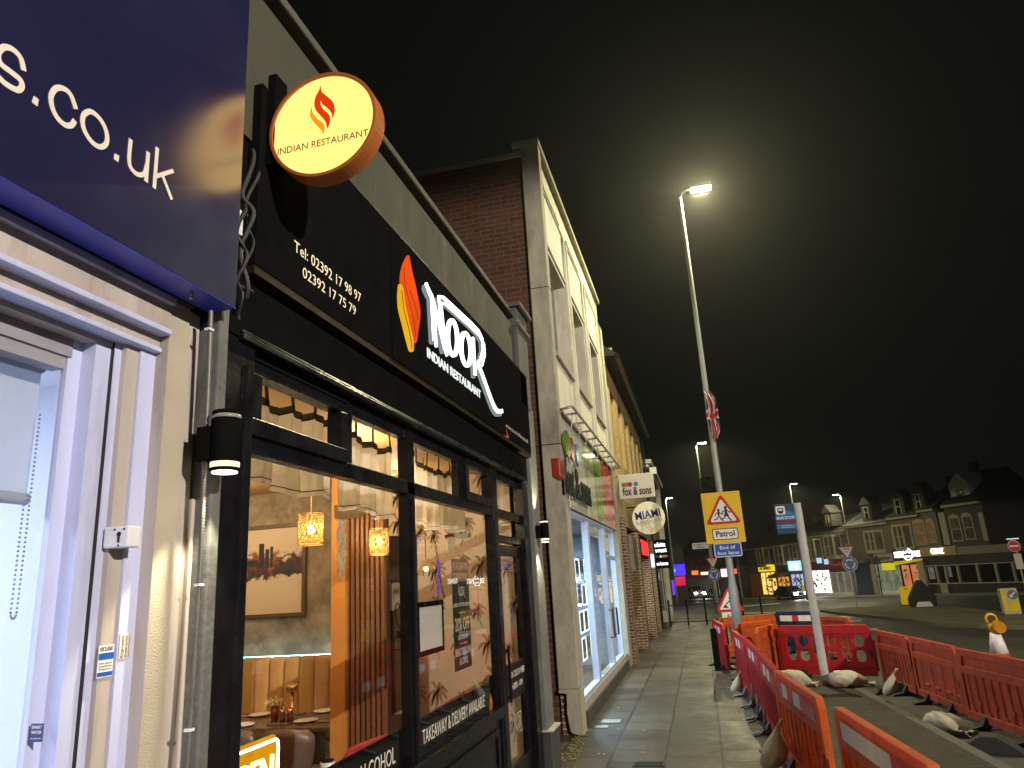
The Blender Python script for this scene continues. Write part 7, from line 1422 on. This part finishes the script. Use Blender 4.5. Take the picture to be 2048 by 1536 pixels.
m = MB(); m.text('PIZZA', r[0] + .25, r[2] + h * .22, h * .6, (r[1] - r[0]) * .30, .05, T=T5, bold=.015); m.text('PASTA', r[1] - .2, r[2] + h * .22, h * .6, (r[1] - r[0]) * .34, .05, T=T5, al="R", bold=.015); c = (r[0] + r[1]) / 2 - .1; m.curve2d([[(c + .62 * h * math.cos(i * .3142), (r[2] + r[3]) / 2 + .62 * h * math.sin(i * .3142)) for i in range(20)], [(c + .52 * h * math.cos(-i * .3142), (r[2] + r[3]) / 2 + .52 * h * math.sin(-i * .3142)) for i in range(20)]], .05, 0, T=T5); m.ribbon([(c - .3 * h, (r[2] + r[3]) / 2 + .1), (c, (r[2] + r[3]) / 2 + .3), (c + .3 * h, (r[2] + r[3]) / 2 + .12)], .16, .05, T5); m.ribbon([(c - .3 * h, (r[2] + r[3]) / 2 - .2), (c + .3 * h, (r[2] + r[3]) / 2 - .22)], .13, .05, T5); m.build('fascia_lettering', ml, t)
q = rc(Q8, 215, 985, 470, 1025); m = MB(); m.poly([(q[0], q[2] - .1), (q[0] + (q[1] - q[0]) * .55, q[2] + .1), (q[1], q[2] + .25), (q[1], q[3]), (q[0], q[3] - .15)], .05, T=TT @ Matrix.Translation((0, 0, .4))); m.build('yellow_banner', EM('yellow_banner_lit', (.8, .62, .02), .7, .3, .8), t)
t = house('terraced house with warm curtained arched windows and a pale gable wall above the GEMZ shop', e[8], e[8] + (e[9] - e[8]) * .45, ze_ + .35, m_twall[2], wins=[(rc(Q8, 495, 650, 555, 830), m_litcurtain, True)], dormer=rc(Q8, 442, 390, 490, 540, -1))
zg = Q8(800, 480)[1]; sg0 = Q8(640, 600)[0]; sg1 = Q8(985, 560)[0]
t = house('dark terraced house with white cornice, tall arched windows and a white gabled dormer', sg0, sg1, zg, m_twall[3], wins=[(rc(Q8, 705, 615, 785, 815), m_dimglass, True), (rc(Q8, 822, 600, 900, 800), m_dimglass, True)], trim=m_conc_dark, ridge=3.0)
for q in (rc(Q8, 615, 560, 670, 860), rc(Q8, 975, 560, 1015, 820)): m = MB(); lb(m, q[0], q[1], q[2], q[3], .0, .14); m.build('quoin_strip', m_trim, t)
d = rc(Q8, 725, 330, 835, 470, -.6); ap = Q8(733, 207, -.6); zt_ = d[3] + .25
m = MB(); m.poly([(d[0] - .3, d[2] - .1), (d[1] + .3, d[2] - .1), (d[1] + .35, zt_), ((d[0] + d[1]) / 2, ap[1]), (d[0] - .45, zt_)], 3.2, T=TT @ Matrix.Translation((0, 0, -3.8))); m.build('gabled_dormer', M('white_dormer', (.8, .8, .74), .7, var=.1), t)
m = MB(); lb(m, d[0] + .25, d[1] - .2, d[2] + .2, d[3] - .2, -.6, -.56); dw_ = m.build('dormer_window', m_trim, t); m = MB(); lb(m, d[0] + .37, d[1] - .32, d[2] + .3, (d[2] + d[3]) / 2 - .05, -.56, -.54); lb(m, d[0] + .37, d[1] - .32, (d[2] + d[3]) / 2 + .05, d[3] - .3, -.56, -.54); m.build('pane', m_darkglass, dw_)
gs = thing('corner_shop', 'long single storey dark shop front with GEMZ sign and pale window mullions', 'shop', W3(e[9], zb(e[9]), 1.2), group='terrace of shops across the junction')
r = rc(Q8, 503, 868, 835, 950); m = MB(); lb(m, r[0], r[1], r[2], r[3], .9, 1.2); m.build('shop_fascia', M('tan_fascia', (.34, .24, .10), .5, var=.1), gs)
m = MB(); m.text('GEMZ', r[0] + (r[1] - r[0]) * .5, r[2] + .18, (r[3] - r[2]) * .62, (r[1] - r[0]) * .36, .05, T=TT @ Matrix.Translation((0, 0, 1.205)), al="C", bold=.015); m.build("fascia_lettering", EM('white_gemz_letters', (1, .98, .9), 3.0), gs)
r2 = rc(Q8, 825, 835, 1420, 925); m = MB(); lb(m, r2[0], r2[1], r2[2], r2[3] - .15, .8, 1.15); m.build('plain_fascia', M('grey_brown_fascia', (.19, .16, .13), .6, var=.1), gs)
rw = rc(Q8, 545, 1020, 1420, 1200); b = zb(e[9]); m = MB(); lb(m, e[8] + .2, e[10], b - .3, r[2], -6, .9); lb(m, e[9], e[10], r[2], r2[2], -6, .85); lb(m, rw[0], e[10], rw[3], r[2], .9, 1.1); lb(m, rw[0], e[10], b - .3, rw[2], .9, 1.08); m.build('wall', m_sblack, gs)
m = MB(); lb(m, rw[0], e[10], rw[2], rw[2] + .1, .95, 1.15); lb(m, rw[0], e[10], rw[3] - .08, rw[3], .95, 1.13)
for x in (548, 655, 735, 850, 1030, 1200, 1360): s = Q8(x, 1110)[0]; lb(m, s - .08, s + .08, rw[2] + .1, rw[3] - .08, .95, 1.14)
q = rc(Q8, 680, 1085, 745, 1280); lb(m, q[0], q[1], b, rw[2], 1.09, 1.16); m.build('window_frame', m_trim, gs)
m = MB(); m.quad(W3(rw[0], rw[2], .93), W3(e[10], rw[2], .93), W3(e[10], rw[3], .93), W3(rw[0], rw[3], .93)); m.build('pane', m_darkglass, gs)
for q in (rc(Q8, 565, 1050, 620, 1160), rc(Q8, 740, 1045, 775, 1140)): m = MB(); lb(m, q[0], q[1], q[2], q[3], .94, .96); m.build('lit_reflection', M('pale_window_reflection', (.35, .38, .45), .5, var=.5, sc=2), gs)  # pale panels painted as reflections in the dark pane
q = rc(Q8, 500, 1000, 560, 1270); m = MB(); lb(m, q[0], q[1], b, q[3], .95, 1.25); m.build('white_pilaster', m_trim, gs)
sp_ = [Vector((A_.x, A_.y, 0)) + tu * s + tw * w for s, w in ((-12, 0.0), (75, 0.0), (75, 4.5), (-12, 4.5))]
m = MB(); n = 24
for i in range(n + 1):
    s = -12 + 87 * i / n
    for w in (-.5, 4.2, 4.2): p = W3(s, 0, w); z = g(p.y); m.v.append(Vector((p.x, p.y, z)) if len(m.v) % 3 != 2 else Vector((p.x, p.y, z - .2)))
m.f = [[3 * i + k, 3 * i + k + 1, 3 * i + 4 + k, 3 * i + 3 + k][::-1] for i in range(n) for k in (0, 1)]; m.mi = [0] * len(m.f); m.sm = [False] * len(m.f); struct(m.build('far_pavement', M('far_pavement_mat', (.20, .19, .16), .75, var=.2, sc=1, dirt=.4)))
# ------------------------------------------------------------------ blocks at the far left end of the junction
def block(nm, lab, px0, px1, pyt, Y, mat, cat='building', dep=10, roof=None):
    x0, x1 = ony(px0, 1190, Y).x, ony(px1, 1190, Y).x; zt = ony((px0 + px1) / 2, pyt, Y).z; z0 = g(Y) - .3; t = thing(nm, lab, cat, ((x0 + x1) / 2, Y, z0)); m = MB(); m.box(x0, x1, Y, Y + dep, z0, zt); m.build('wall', mat, t)
    m = MB(); m.poly([(x0 - .3, zt), (x1 + .3, zt), (x1 - (x1 - x0) * .3, zt + 2.2), (x0 + (x1 - x0) * .3, zt + 2.2)], dep, T=fr((0, Y + dep, 0), (1, 0, 0), (0, 0, 1))); m.build('roof', m_slate, t); return t, x0, x1, zt
def lit(par, nm, px0, py0, px1, py1, Y, mat, d=.06):
    a = xz(px0, py1, Y - d); b = xz(px1, py0, Y - d); m = MB(); m.box(a[0], b[0], Y - d, Y + .0, a[1], b[1]); return m.build(nm, mat, par)
m_redbrick = M('dark_red_brick', (.17, .055, .035), .85, var=.25, sc=3)
t, *_ = block('far_building', 'dark building with vivid blue and red neon bar front at the far street end', 1322, 1374, 1095, 92, m_twall[3])
lit(t, 'blue_neon_panel', 1350, 1128, 1369, 1152, 92, EM('blue_neon', (.05, .03, 1.0), 2.2, .5, .6)); lit(t, 'red_neon_band', 1352, 1153, 1370, 1172, 92, EM('red_neon_glow', (1, .03, .12), .9, .6, .8)); lit(t, 'side_neon', 1346, 1160, 1351, 1190, 92, EM('violet_neon', (.2, .05, 1), 1.2)); lit(t, 'cyan_lamp', 1347, 1138, 1350, 1144, 92, EM('cyan_lamp', (.2, .7, 1), 2.5))
t, *_ = block('far_building', 'far red brick building with small orange lit sign', 1371, 1440, 1109, 118, m_redbrick)
for i in range(6): lit(t, 'window', 1377 + i * 10, 1120, 1381 + i * 10, 1133, 118, m_darkglass)
lit(t, 'orange_sign', 1384, 1141, 1396, 1150, 118, EM('orange_sign', (1, .22, .05), 1.6, .5, .5)); lit(t, 'white_sign_strip', 1402, 1143, 1424, 1150, 118, EM('cream_sign_strip', (1, .9, .6), 1.4)); lit(t, 'shop_front', 1375, 1155, 1438, 1180, 118, M('dim_shopfronts', (.10, .09, .08), .3, var=.8, sc=.5))
t, *_ = block('far_building', 'far dark building with white and red lit signs behind the lamp column', 1440, 1492, 1096, 112, M('dark_brown_block', (.10, .06, .045), .85, var=.25))
lit(t, 'white_sign', 1443, 1137, 1460, 1154, 112, EM('white_red_sign', (1, .75, .75), 2.0, .4, .6)); lit(t, 'red_sign', 1461, 1137, 1474, 1148, 112, EM('red_lit_sign', (1, .10, .06), 1.6, .5, .7)); lit(t, 'window', 1480, 1108, 1488, 1122, 112, m_litcurtain); lit(t, 'window', 1482, 1082, 1489, 1094, 112, m_litcurtain)
for q in ((1446, 1160, 1470, 1182), (1472, 1150, 1488, 1182)): lit(t, 'shop_front', *q, 112, M('dim_shutter', (.12, .12, .12), .5, var=.4, sc=1) if 'dim_shutter' not in bpy.data.materials else bpy.data.materials['dim_shutter'])
t, *_ = block('far_building', 'tall dark building between the lamp column and the orange shutter', 1486, 1512, 1086, 104, m_twall[3])
lit(t, 'shop_front', 1488, 1130, 1500, 1178, 104, bpy.data.materials['dim_shutter'])
# street clutter before the terrace
def at7(x, y_): return gnd(1480 + x / 4.8, 900 + y_ / 4.8)
def at8(x, y_): return gnd(1748 + x / 4.517, 900 + y_ / 4.517)
for (q, lab) in ((at7(200, 1410), 'small yellow lit bollard in front of the orange shutter'), (at7(655, 1410), 'small yellow lit bollard right of the dark parked car')):
    m = MB(); m.poly(rr(q.x - .45, q.x + .45, q.z, q.z + 1.25, .08), .3, T=fr((0, q.y + .3, 0), (1, 0, 0), (0, 0, 1))); tag(m.build('traffic_bollard', bpy.data.materials['lit_yellow_bollard'], loc=q), lab, 'bollard', 'illuminated traffic bollards')
q = at7(355, 1392); t = thing('litter_bin', 'dark litter bin with panel in front of the awning shop', 'bin', q); m = MB(); m.lathe([(.45, q.z), (.5, q.z + 1.2), (.52, q.z + 1.25), (.3, q.z + 1.45)], (q.x, q.y, 0), 14); m.build('body', m_black_gloss, t); m = MB(); m.box(q.x - .2, q.x + .2, q.y - .53, q.y - .45, q.z + .4, q.z + .9); m.build('panel', m_paper, t)
q = at7(232, 1378); m = MB(); m.poly([(q.x - .4, q.z), (q.x - .3, q.z + 1.1), (q.x + .3, q.z + 1.1), (q.x + .4, q.z)], .05, T=fr((0, q.y, 0), (1, 0, 0), (0, 0, 1))); tag(m.build('pavement_board', m_paper, loc=q), 'pale pavement board beside the yellow food shop', 'board')
q = at7(825, 1400); t = thing('advertising_board', 'dark advertising board on two legs before the brilliant white shop', 'advertising board', q); r = rc(Q7, 775, 1175, 845, 1305); w_b = (r[1] - r[0]) * .5; hz_ = q.z + 1.3; m = MB(); m.box(q.x - w_b, q.x + w_b, q.y, q.y + .15, hz_, hz_ + 2.0); m.build('board', m_black_matt, t)
for s in (-1, 1): m = MB(); m.cyl((q.x + s * w_b * .8, q.y + .08, q.z), (q.x + s * w_b * .8, q.y + .08, hz_), .06, n=8); m.build('leg', m_black_matt, t)
q = at8(425, 1285); t = thing('wheelie_bin', 'large dark blue wheeled waste bin outside the pizza shop', 'bin', q); m = MB(); m.poly([(q.x - .55, q.z + .2), (q.x + 1.3, q.z + .2), (q.x + 1.45, q.z + 1.45), (q.x - .65, q.z + 1.45)], 1.1, T=fr((0, q.y + 1.1, 0), (1, 0, 0), (0, 0, 1))); m.build('body', M('navy_bin', (.012, .02, .06), .4), t, bevel=.03); m = MB(); m.box(q.x - .7, q.x + 1.5, q.y - .05, q.y + 1.15, q.z + 1.46, q.z + 1.62); m.build('lid', M('navy_bin_lid', (.012, .02, .07), .4), t, bevel=.04)
q = at8(350, 1290); t = thing('wheelie_bin', 'dull red wheeled bin left of the large dark blue bin', 'bin', q); m = MB(); m.poly([(q.x - .4, q.z + .1), (q.x + .35, q.z + .1), (q.x + .4, q.z + 1.2), (q.x - .45, q.z + 1.2)], .7, T=fr((0, q.y + .7, 0), (1, 0, 0), (0, 0, 1))); m.build('body', M('red_bin', (.20, .02, .02), .5), t, bevel=.03); m = MB(); m.box(q.x - .48, q.x + .43, q.y - .04, q.y + .74, q.z + 1.2, q.z + 1.28); m.build('lid', m_redbrick, t)
q = at8(75, 1315); c_ = Q8(20, 1000, 6); t = thing('traffic_sign', 'dark round sign seen from behind on a thin pole before the beige fascia shop', 'road sign', q); cc = xz(1748 + 20 / 4.517, 900 + 1002 / 4.517, q.y); m = MB(); m.cyl((q.x, q.y, q.z), (cc[0] + .08, q.y, cc[1] + .5), .05, n=8); m.build('post', m_black_matt, t); m = MB(); m.cyl((cc[0], q.y - .02, cc[1]), (cc[0], q.y - .06, cc[1]), .36, n=28); m.build('disc', m_twall[3], t)
p = gnd(1366, 1199); t = thing('grit_bin', 'yellow grit bin on the far kerb left of the white van', 'grit bin', p); m = MB(); m.box(p.x - .7, p.x + .8, p.y, p.y + .8, p.z, p.z + .75); m.build('body', m_yellow, t, bevel=.05); m = MB(); m.poly([(p.x - .75, p.z + .75), (p.x + .85, p.z + .75), (p.x + .6, p.z + 1.0), (p.x - .5, p.z + 1.0)], .86, T=fr((0, p.y + .83, 0), (1, 0, 0), (0, 0, 1))); m.build('lid', m_yellow, t, bevel=.03)
# ------------------------------------------------------------------ vehicles
m_head = EM('headlamp', (1, .96, .85), 40); m_carglass = M('car_glass', (.015, .017, .018), .06)
def car(lab, q, rz, paint, van=False, on=True, L=4.2, Wd=1.75):
    t = thing('van' if van else 'car', lab, 'van' if van else 'car', q, rz, 'vehicles at the junction'); h = Wd / 2; m = MB()
    TS_ = lambda y: fr((0, y, 0), (1, 0, 0), (0, 0, 1))
    low = [(-L / 2, .28), (L / 2 - .1, .25), (L / 2, .45), (L / 2 - .05, .68), (L / 2 - .9, .88), (-L / 2 + .1, .95), (-L / 2 - .02, .6)] if not van else [(-L / 2, .3), (L / 2 - .1, .28), (L / 2, .6), (L / 2 - .1, .95), (L / 2 - .7, 1.1), (-L / 2, 1.1)]
    m.poly(low, Wd, T=TS_(h)); b = m.build('body', paint, t, local=True, bevel=.07, seg=3)
    cab = [(L / 2 - .95, .87), (L / 2 - 1.75, 1.4), (-L / 2 + 1.0, 1.45), (-L / 2 + .35, .95)] if not van else [(L / 2 - .72, 1.08), (L / 2 - 1.4, 1.85), (-L / 2, 1.95), (-L / 2, 1.08)]
    n = len(cab); vs = [(x, s * (h - .04 if z < 1.12 else h - .2), z) for s in (-1, 1) for x, z in cab]
    m = MB(); m.add(vs, [tuple(range(n))[::-1], tuple(range(n, 2 * n))] + [(i, (i + 1) % n, n + (i + 1) % n, n + i) for i in range(n)]); m.build('cabin', paint, t, local=True, bevel=.05, seg=3)
    m = MB(); c0, c1 = Vector((cab[0][0], 0, cab[0][1])), Vector((cab[1][0], 0, cab[1][1])); a, e = c0.lerp(c1, .1), c0.lerp(c1, .9); nx = Vector((.018, 0, .012))
    m.quad(a + nx + Vector((0, -h + .16, 0)), a + nx + Vector((0, h - .16, 0)), e + nx + Vector((0, h - .27, 0)), e + nx + Vector((0, -h + .27, 0)))
    m.build('windscreen', m_carglass, t, local=True)
    m = MB()
    for s in (-1, 1):
        x0, x1 = (cab[0][0] - .35, cab[3][0] + .4) if not van else (cab[0][0] - .3, cab[0][0] - 1.3); zt = 1.36 if not van else 1.7; z0 = .99 if not van else 1.16
        m.add([(x0, s * (h - .01), z0), (x1, s * (h - .01), z0), (x1 + (.3 if not van else 0), s * (h - .165), zt), (x0 - .5, s * (h - .165), zt)], [(0, 1, 2, 3)])
    m.build('side_window', m_carglass, t, local=True)
    for sx in (-1, 1):
        for s in (-1, 1):
            w = MB(); x = sx * (L / 2 - .75); w.cyl((x, s * (h - .2), .31), (x, s * (h + .01), .31), .31, n=20); wo = w.build('wheel', m_rubber, t, local=True); w = MB(); w.cyl((x, s * (h - .0), .31), (x, s * (h + .02), .31), .19, n=14); w.build('rim', m_steel, wo, local=True)
    for s in (-1, 1):
        m = MB(); z = .62 if not van else .82; m.box(L / 2 - .14, L / 2 + .05, s * (h - .48), s * (h - .08), z - .10, z + .11); m.build('headlight', m_head if on else m_carglass, t, local=True, bevel=.02)
        if on:
            l = bpy.data.lights.new('headlight_beam', 'SPOT'); l.energy = 500; l.color = (1, .95, .8); l.spot_size = R(70); l.spot_blend = .7; l.shadow_soft_size = .08; o = bpy.data.objects.new('headlight_beam', l); COL.objects.link(o)
            Rz = Matrix.Rotation(rz, 4, 'Z'); p = Vector(q) + Rz @ Vector((L / 2 + .08, s * (h - .27), z)); d = Rz @ Vector((1, 0, -.12)); o.location = p; o.rotation_euler = d.to_track_quat('-Z', 'Y').to_euler()
    m = MB(); m.box(L / 2 - .02, L / 2 + .025, -.26, .26, .38, .49); m.build('number_plate', m_refl_w, t, local=True); m = MB(); m.box(L / 2 - .06, L / 2 + .02, -.5, .5, .5, .6) if not van else m.box(L / 2 - .06, L / 2 + .02, -.5, .5, .5, .7); m.build('grille', m_black_matt, t, local=True)
    return t
p_dark = M('dark_car_paint', (.02, .024, .028), .2, coat=.6, metal=.3); p_white = M('white_van_paint', (.62, .62, .58), .3, coat=.4, dirt=.2); p_grey = M('grey_car_paint', (.14, .14, .15), .25, coat=.5, metal=.4)
car('white van with headlights on at the far left of the junction', gnd(1386, 1197, -.13), R(-62), p_white, True, L=4.9, Wd=1.95)
car('grey car with dim lights behind the give way sign left of the lamp column', gnd(1430, 1195, -.13), R(-100), p_grey, False, False)
car('second grey car just left of the lamp column at the junction', gnd(1452, 1194, -.13), R(-75), p_grey, False, True)
car('dark car with a bright headlight just right of the lamp column', gnd(1474, 1196, -.13), R(-45), p_dark)
car('dark car with both headlights lit in front of the awning shop', gnd(1583, 1198.6, -.13), R(-66), p_dark)
# ------------------------------------------------------------------ people far across the junction
def person(lab, q, face, coat, trousers, stride=.25, carry=None, s=1.0):
    t = thing('person', lab, 'person', q, face, 'people outside the far shops'); J = {'pel': (0, 0, .95, .15), 'waist': (0, 0, 1.12, .14), 'chest': (0, 0, 1.35, .175), 'neck': (0, 0, 1.50, .065), 'chin': (.02, 0, 1.58, .085), 'head': (.0, 0, 1.68, .105), 'crown': (0, 0, 1.76, .06)}
    for sd, k, f in (('l', 1, 1), ('r', -1, -1)):
        J.update({'hip' + sd: (0, k * .09, .90, .105), 'knee' + sd: (f * stride * .55, k * .1, .50, .07), 'ank' + sd: (f * stride - (.12 if f < 0 else 0), k * .1, .09 if f > 0 else .14, .045), 'toe' + sd: (f * stride + (.15 if f > 0 else .02), k * .11, .04, .04), 'sh' + sd: (0, k * .19, 1.42, .075), 'elb' + sd: (-f * .10 - .03, k * .25, 1.14, .055), 'wri' + sd: (-f * .12 + .08, k * .24, .90, .04), 'hand' + sd: (-f * .13 + .10, k * .23, .81, .042)})
    E = [('pel', 'waist'), ('waist', 'chest'), ('chest', 'neck'), ('neck', 'chin'), ('chin', 'head'), ('head', 'crown')]
    for sd in 'lr': E += [('pel', 'hip' + sd), ('hip' + sd, 'knee' + sd), ('knee' + sd, 'ank' + sd), ('ank' + sd, 'toe' + sd), ('chest', 'sh' + sd), ('sh' + sd, 'elb' + sd), ('elb' + sd, 'wri' + sd), ('wri' + sd, 'hand' + sd)]
    K = list(J); me = bpy.data.meshes.new('body'); me.from_pydata([tuple(c * s for c in J[k][:3]) for k in K], [(K.index(a), K.index(b)) for a, b in E], []); me.update(); o = bpy.data.objects.new('body', me); COL.objects.link(o); o.parent = t; ORI[o.name] = Vector((0, 0, 0))
    md = o.modifiers.new('skin', 'SKIN'); sk = me.skin_vertices[0].data if me.skin_vertices else None
    if sk is None:
        bm = __import__('bmesh').new(); bm.from_mesh(me); bm.verts.layers.skin.verify(); bm.to_mesh(me); bm.free(); sk = me.skin_vertices[0].data
    for i, k in enumerate(K): r = J[k][3] * s; sk[i].radius = (r * (1.35 if k in ('chest', 'waist', 'pel') else 1), r); sk[i].use_root = (k == 'pel')
    o.modifiers.new('sub', 'SUBSURF').levels = 1; o.modifiers['sub'].render_levels = 1
    dg = bpy.context.evaluated_depsgraph_get(); dg.update(); m2 = bpy.data.meshes.new_from_object(o.evaluated_get(dg)); o.modifiers.clear(); o.data = m2; m2.materials.clear()
    for mt in (coat, trousers, m_skin): m2.materials.append(mt)
    for p in m2.polygons: z = p.center.z / s; p.material_index = 2 if z > 1.52 or (abs(p.center.y) > .19 * s and z < .88 and z > .7) else 0 if z > .86 else 1; p.use_smooth = True
    m = MB(); m.ball((-.012 * s, 0, 1.705 * s), .105 * s, 12, 8, sc=(1, .92, .85)); m.build('hair', m_hair, t, local=True)
    m = MB(); m.ball((.105 * s, 0, 1.655 * s), .016 * s, 6, 4); m.build('nose', m_skin, t, local=True)
    if carry: m = MB(); m.box(-.1, .18, -.36, -.22, .42, .78); m.build('bag', carry, t, local=True, bevel=.02)
    return t
m_skin = M('skin', (.42, .26, .18), .5); m_hair = M('dark_hair', (.02, .015, .012), .6); m_coat = M('dark_coat', (.02, .02, .022), .8); m_coat2 = M('navy_coat', (.025, .028, .04), .8); m_trou = M('dark_trousers', (.018, .018, .02), .8)
person('person in a dark coat walking past the orange shutter', at7(155, 1390), R(-40), m_coat, m_trou, .28)
person('person in dark clothes standing at the yellow food shop door', at7(302, 1376), R(60), m_coat, m_trou, .06)
person('person in a dark coat striding before the brilliant white shop', at7(775, 1384), R(-170), m_coat2, m_trou, .3)
person('person in dark clothes half hidden behind the bus stop post', at7(636, 1376), R(-150), m_coat, m_trou, .18)
# ------------------------------------------------------------------ sky, room lamps, exposure
bxl, zl = 16.0, 9.9        # another lamp of the street stands across the road behind the viewer
def rear_lamp():
    Yr = -6.0; t = thing('street_lamp', 'street lamp across the road behind the viewer', 'street lamp', (bxl, Yr, 0), group='lit street lamps'); r = .085
    m = MB(); m.lathe([(r * 1.35, 0), (r * 1.35, 1.7), (r * 1.05, 1.85), (r * .95, 4), (r * .55, zl - .3), (r * .5, zl)], (bxl, Yr, 0), 20); m.build('pole', m_pole, t)
    m = MB(); m.tube([(bxl, Yr, zl - .05), (bxl - .06, Yr, zl + .12), (bxl - .2, Yr, zl + .2), (bxl - .4, Yr, zl + .22)], .03, 8); m.build('arm', m_pole, t)
    m = MB(); m.box(bxl - .9, bxl - .3, Yr - .13, Yr + .13, zl + .16, zl + .26); m.build('lamp_head', m_pole, t, bevel=.03); m = MB(); m.box(bxl - .82, bxl - .38, Yr - .1, Yr + .1, zl + .145, zl + .159); m.build('lamp_lens', m_lamp, t)
    l = bpy.data.lights.new('street_light', 'SPOT'); l.energy = 34000; l.color = (1.0, .89, .78); l.spot_size = R(178); l.spot_blend = .05; l.shadow_soft_size = .15
    o = bpy.data.objects.new('street_light', l); COL.objects.link(o); o.location = (bxl - .6, Yr, zl + .12)
rear_lamp()
w = bpy.data.worlds.new('World'); S.world = w; w.use_nodes = True; t = w.node_tree; bg = t.nodes['Background']
bg.inputs[0].default_value = (0.0034, 0.0037, 0.0031, 1); bg.inputs[1].default_value = 1.0
hm_, ht_, ho_ = nt('street_haze'); hv_ = node(ht_, 'ShaderNodeVolumePrincipled', Density=0.0005); hv_.inputs['Color'].default_value = (.95, .95, .9, 1); hv_.inputs["Anisotropy"].default_value = 0.82; ht_.links.new(hv_.outputs[0], ho_.inputs['Volume'])
hz = MB(); hz.box(-90, 190, -30, 200, -4.2, 26); hzo = hz.build('haze', hm_); hzo['kind'] = 'stuff'; tag(hzo, 'thin night haze glowing faintly round the street lamps', 'haze')
def area(nm, loc, size, en, colr, rot=(0, 0, 0), sy=None):
    l = bpy.data.lights.new(nm, 'AREA'); l.energy = en; l.color = colr; l.size = size
    if sy: l.shape = 'RECTANGLE'; l.size_y = sy
    o = bpy.data.objects.new(nm, l); COL.objects.link(o); o.location = loc; o.rotation_euler = rot; return o
for i, y_ in enumerate((-2.4, -.6, 1.0)):
    area('ceiling_panel_light', (-3.4, y_, 3.17), .6, 64, (.62, .72, 1.0), sy=1.2)
    tl = thing('ceiling_panel', 'flush bluish white ceiling light panel inside the blue sign shop', 'ceiling light', (-3.4, y_, 3.18), group='shop ceiling panels'); m = MB(); m.box(-3.72, -3.08, y_ - .62, y_ + .62, 3.185, 3.198); m.build('diffuser', EM('cool_diffuser', (.82, .88, 1), 2.5) if i == 0 else bpy.data.materials['cool_diffuser'], tl)
for y_ in (13.2, 16.4): area('shop_ceiling_light', (-3.6, y_, 3.25), .8, 300, (.62, .82, 1.0))
S.view_settings.view_transform = 'Standard'; S.view_settings.look = 'None'; S.view_settings.exposure = 0.0; S.view_settings.gamma = 1.0
S.cycles.use_denoising = True; S.cycles.max_bounces = 8; S.cycles.transparent_max_bounces = 16; S.cycles.sample_clamp_indirect = 4.0; S.cycles.caustics_reflective = False; S.cycles.caustics_refractive = False
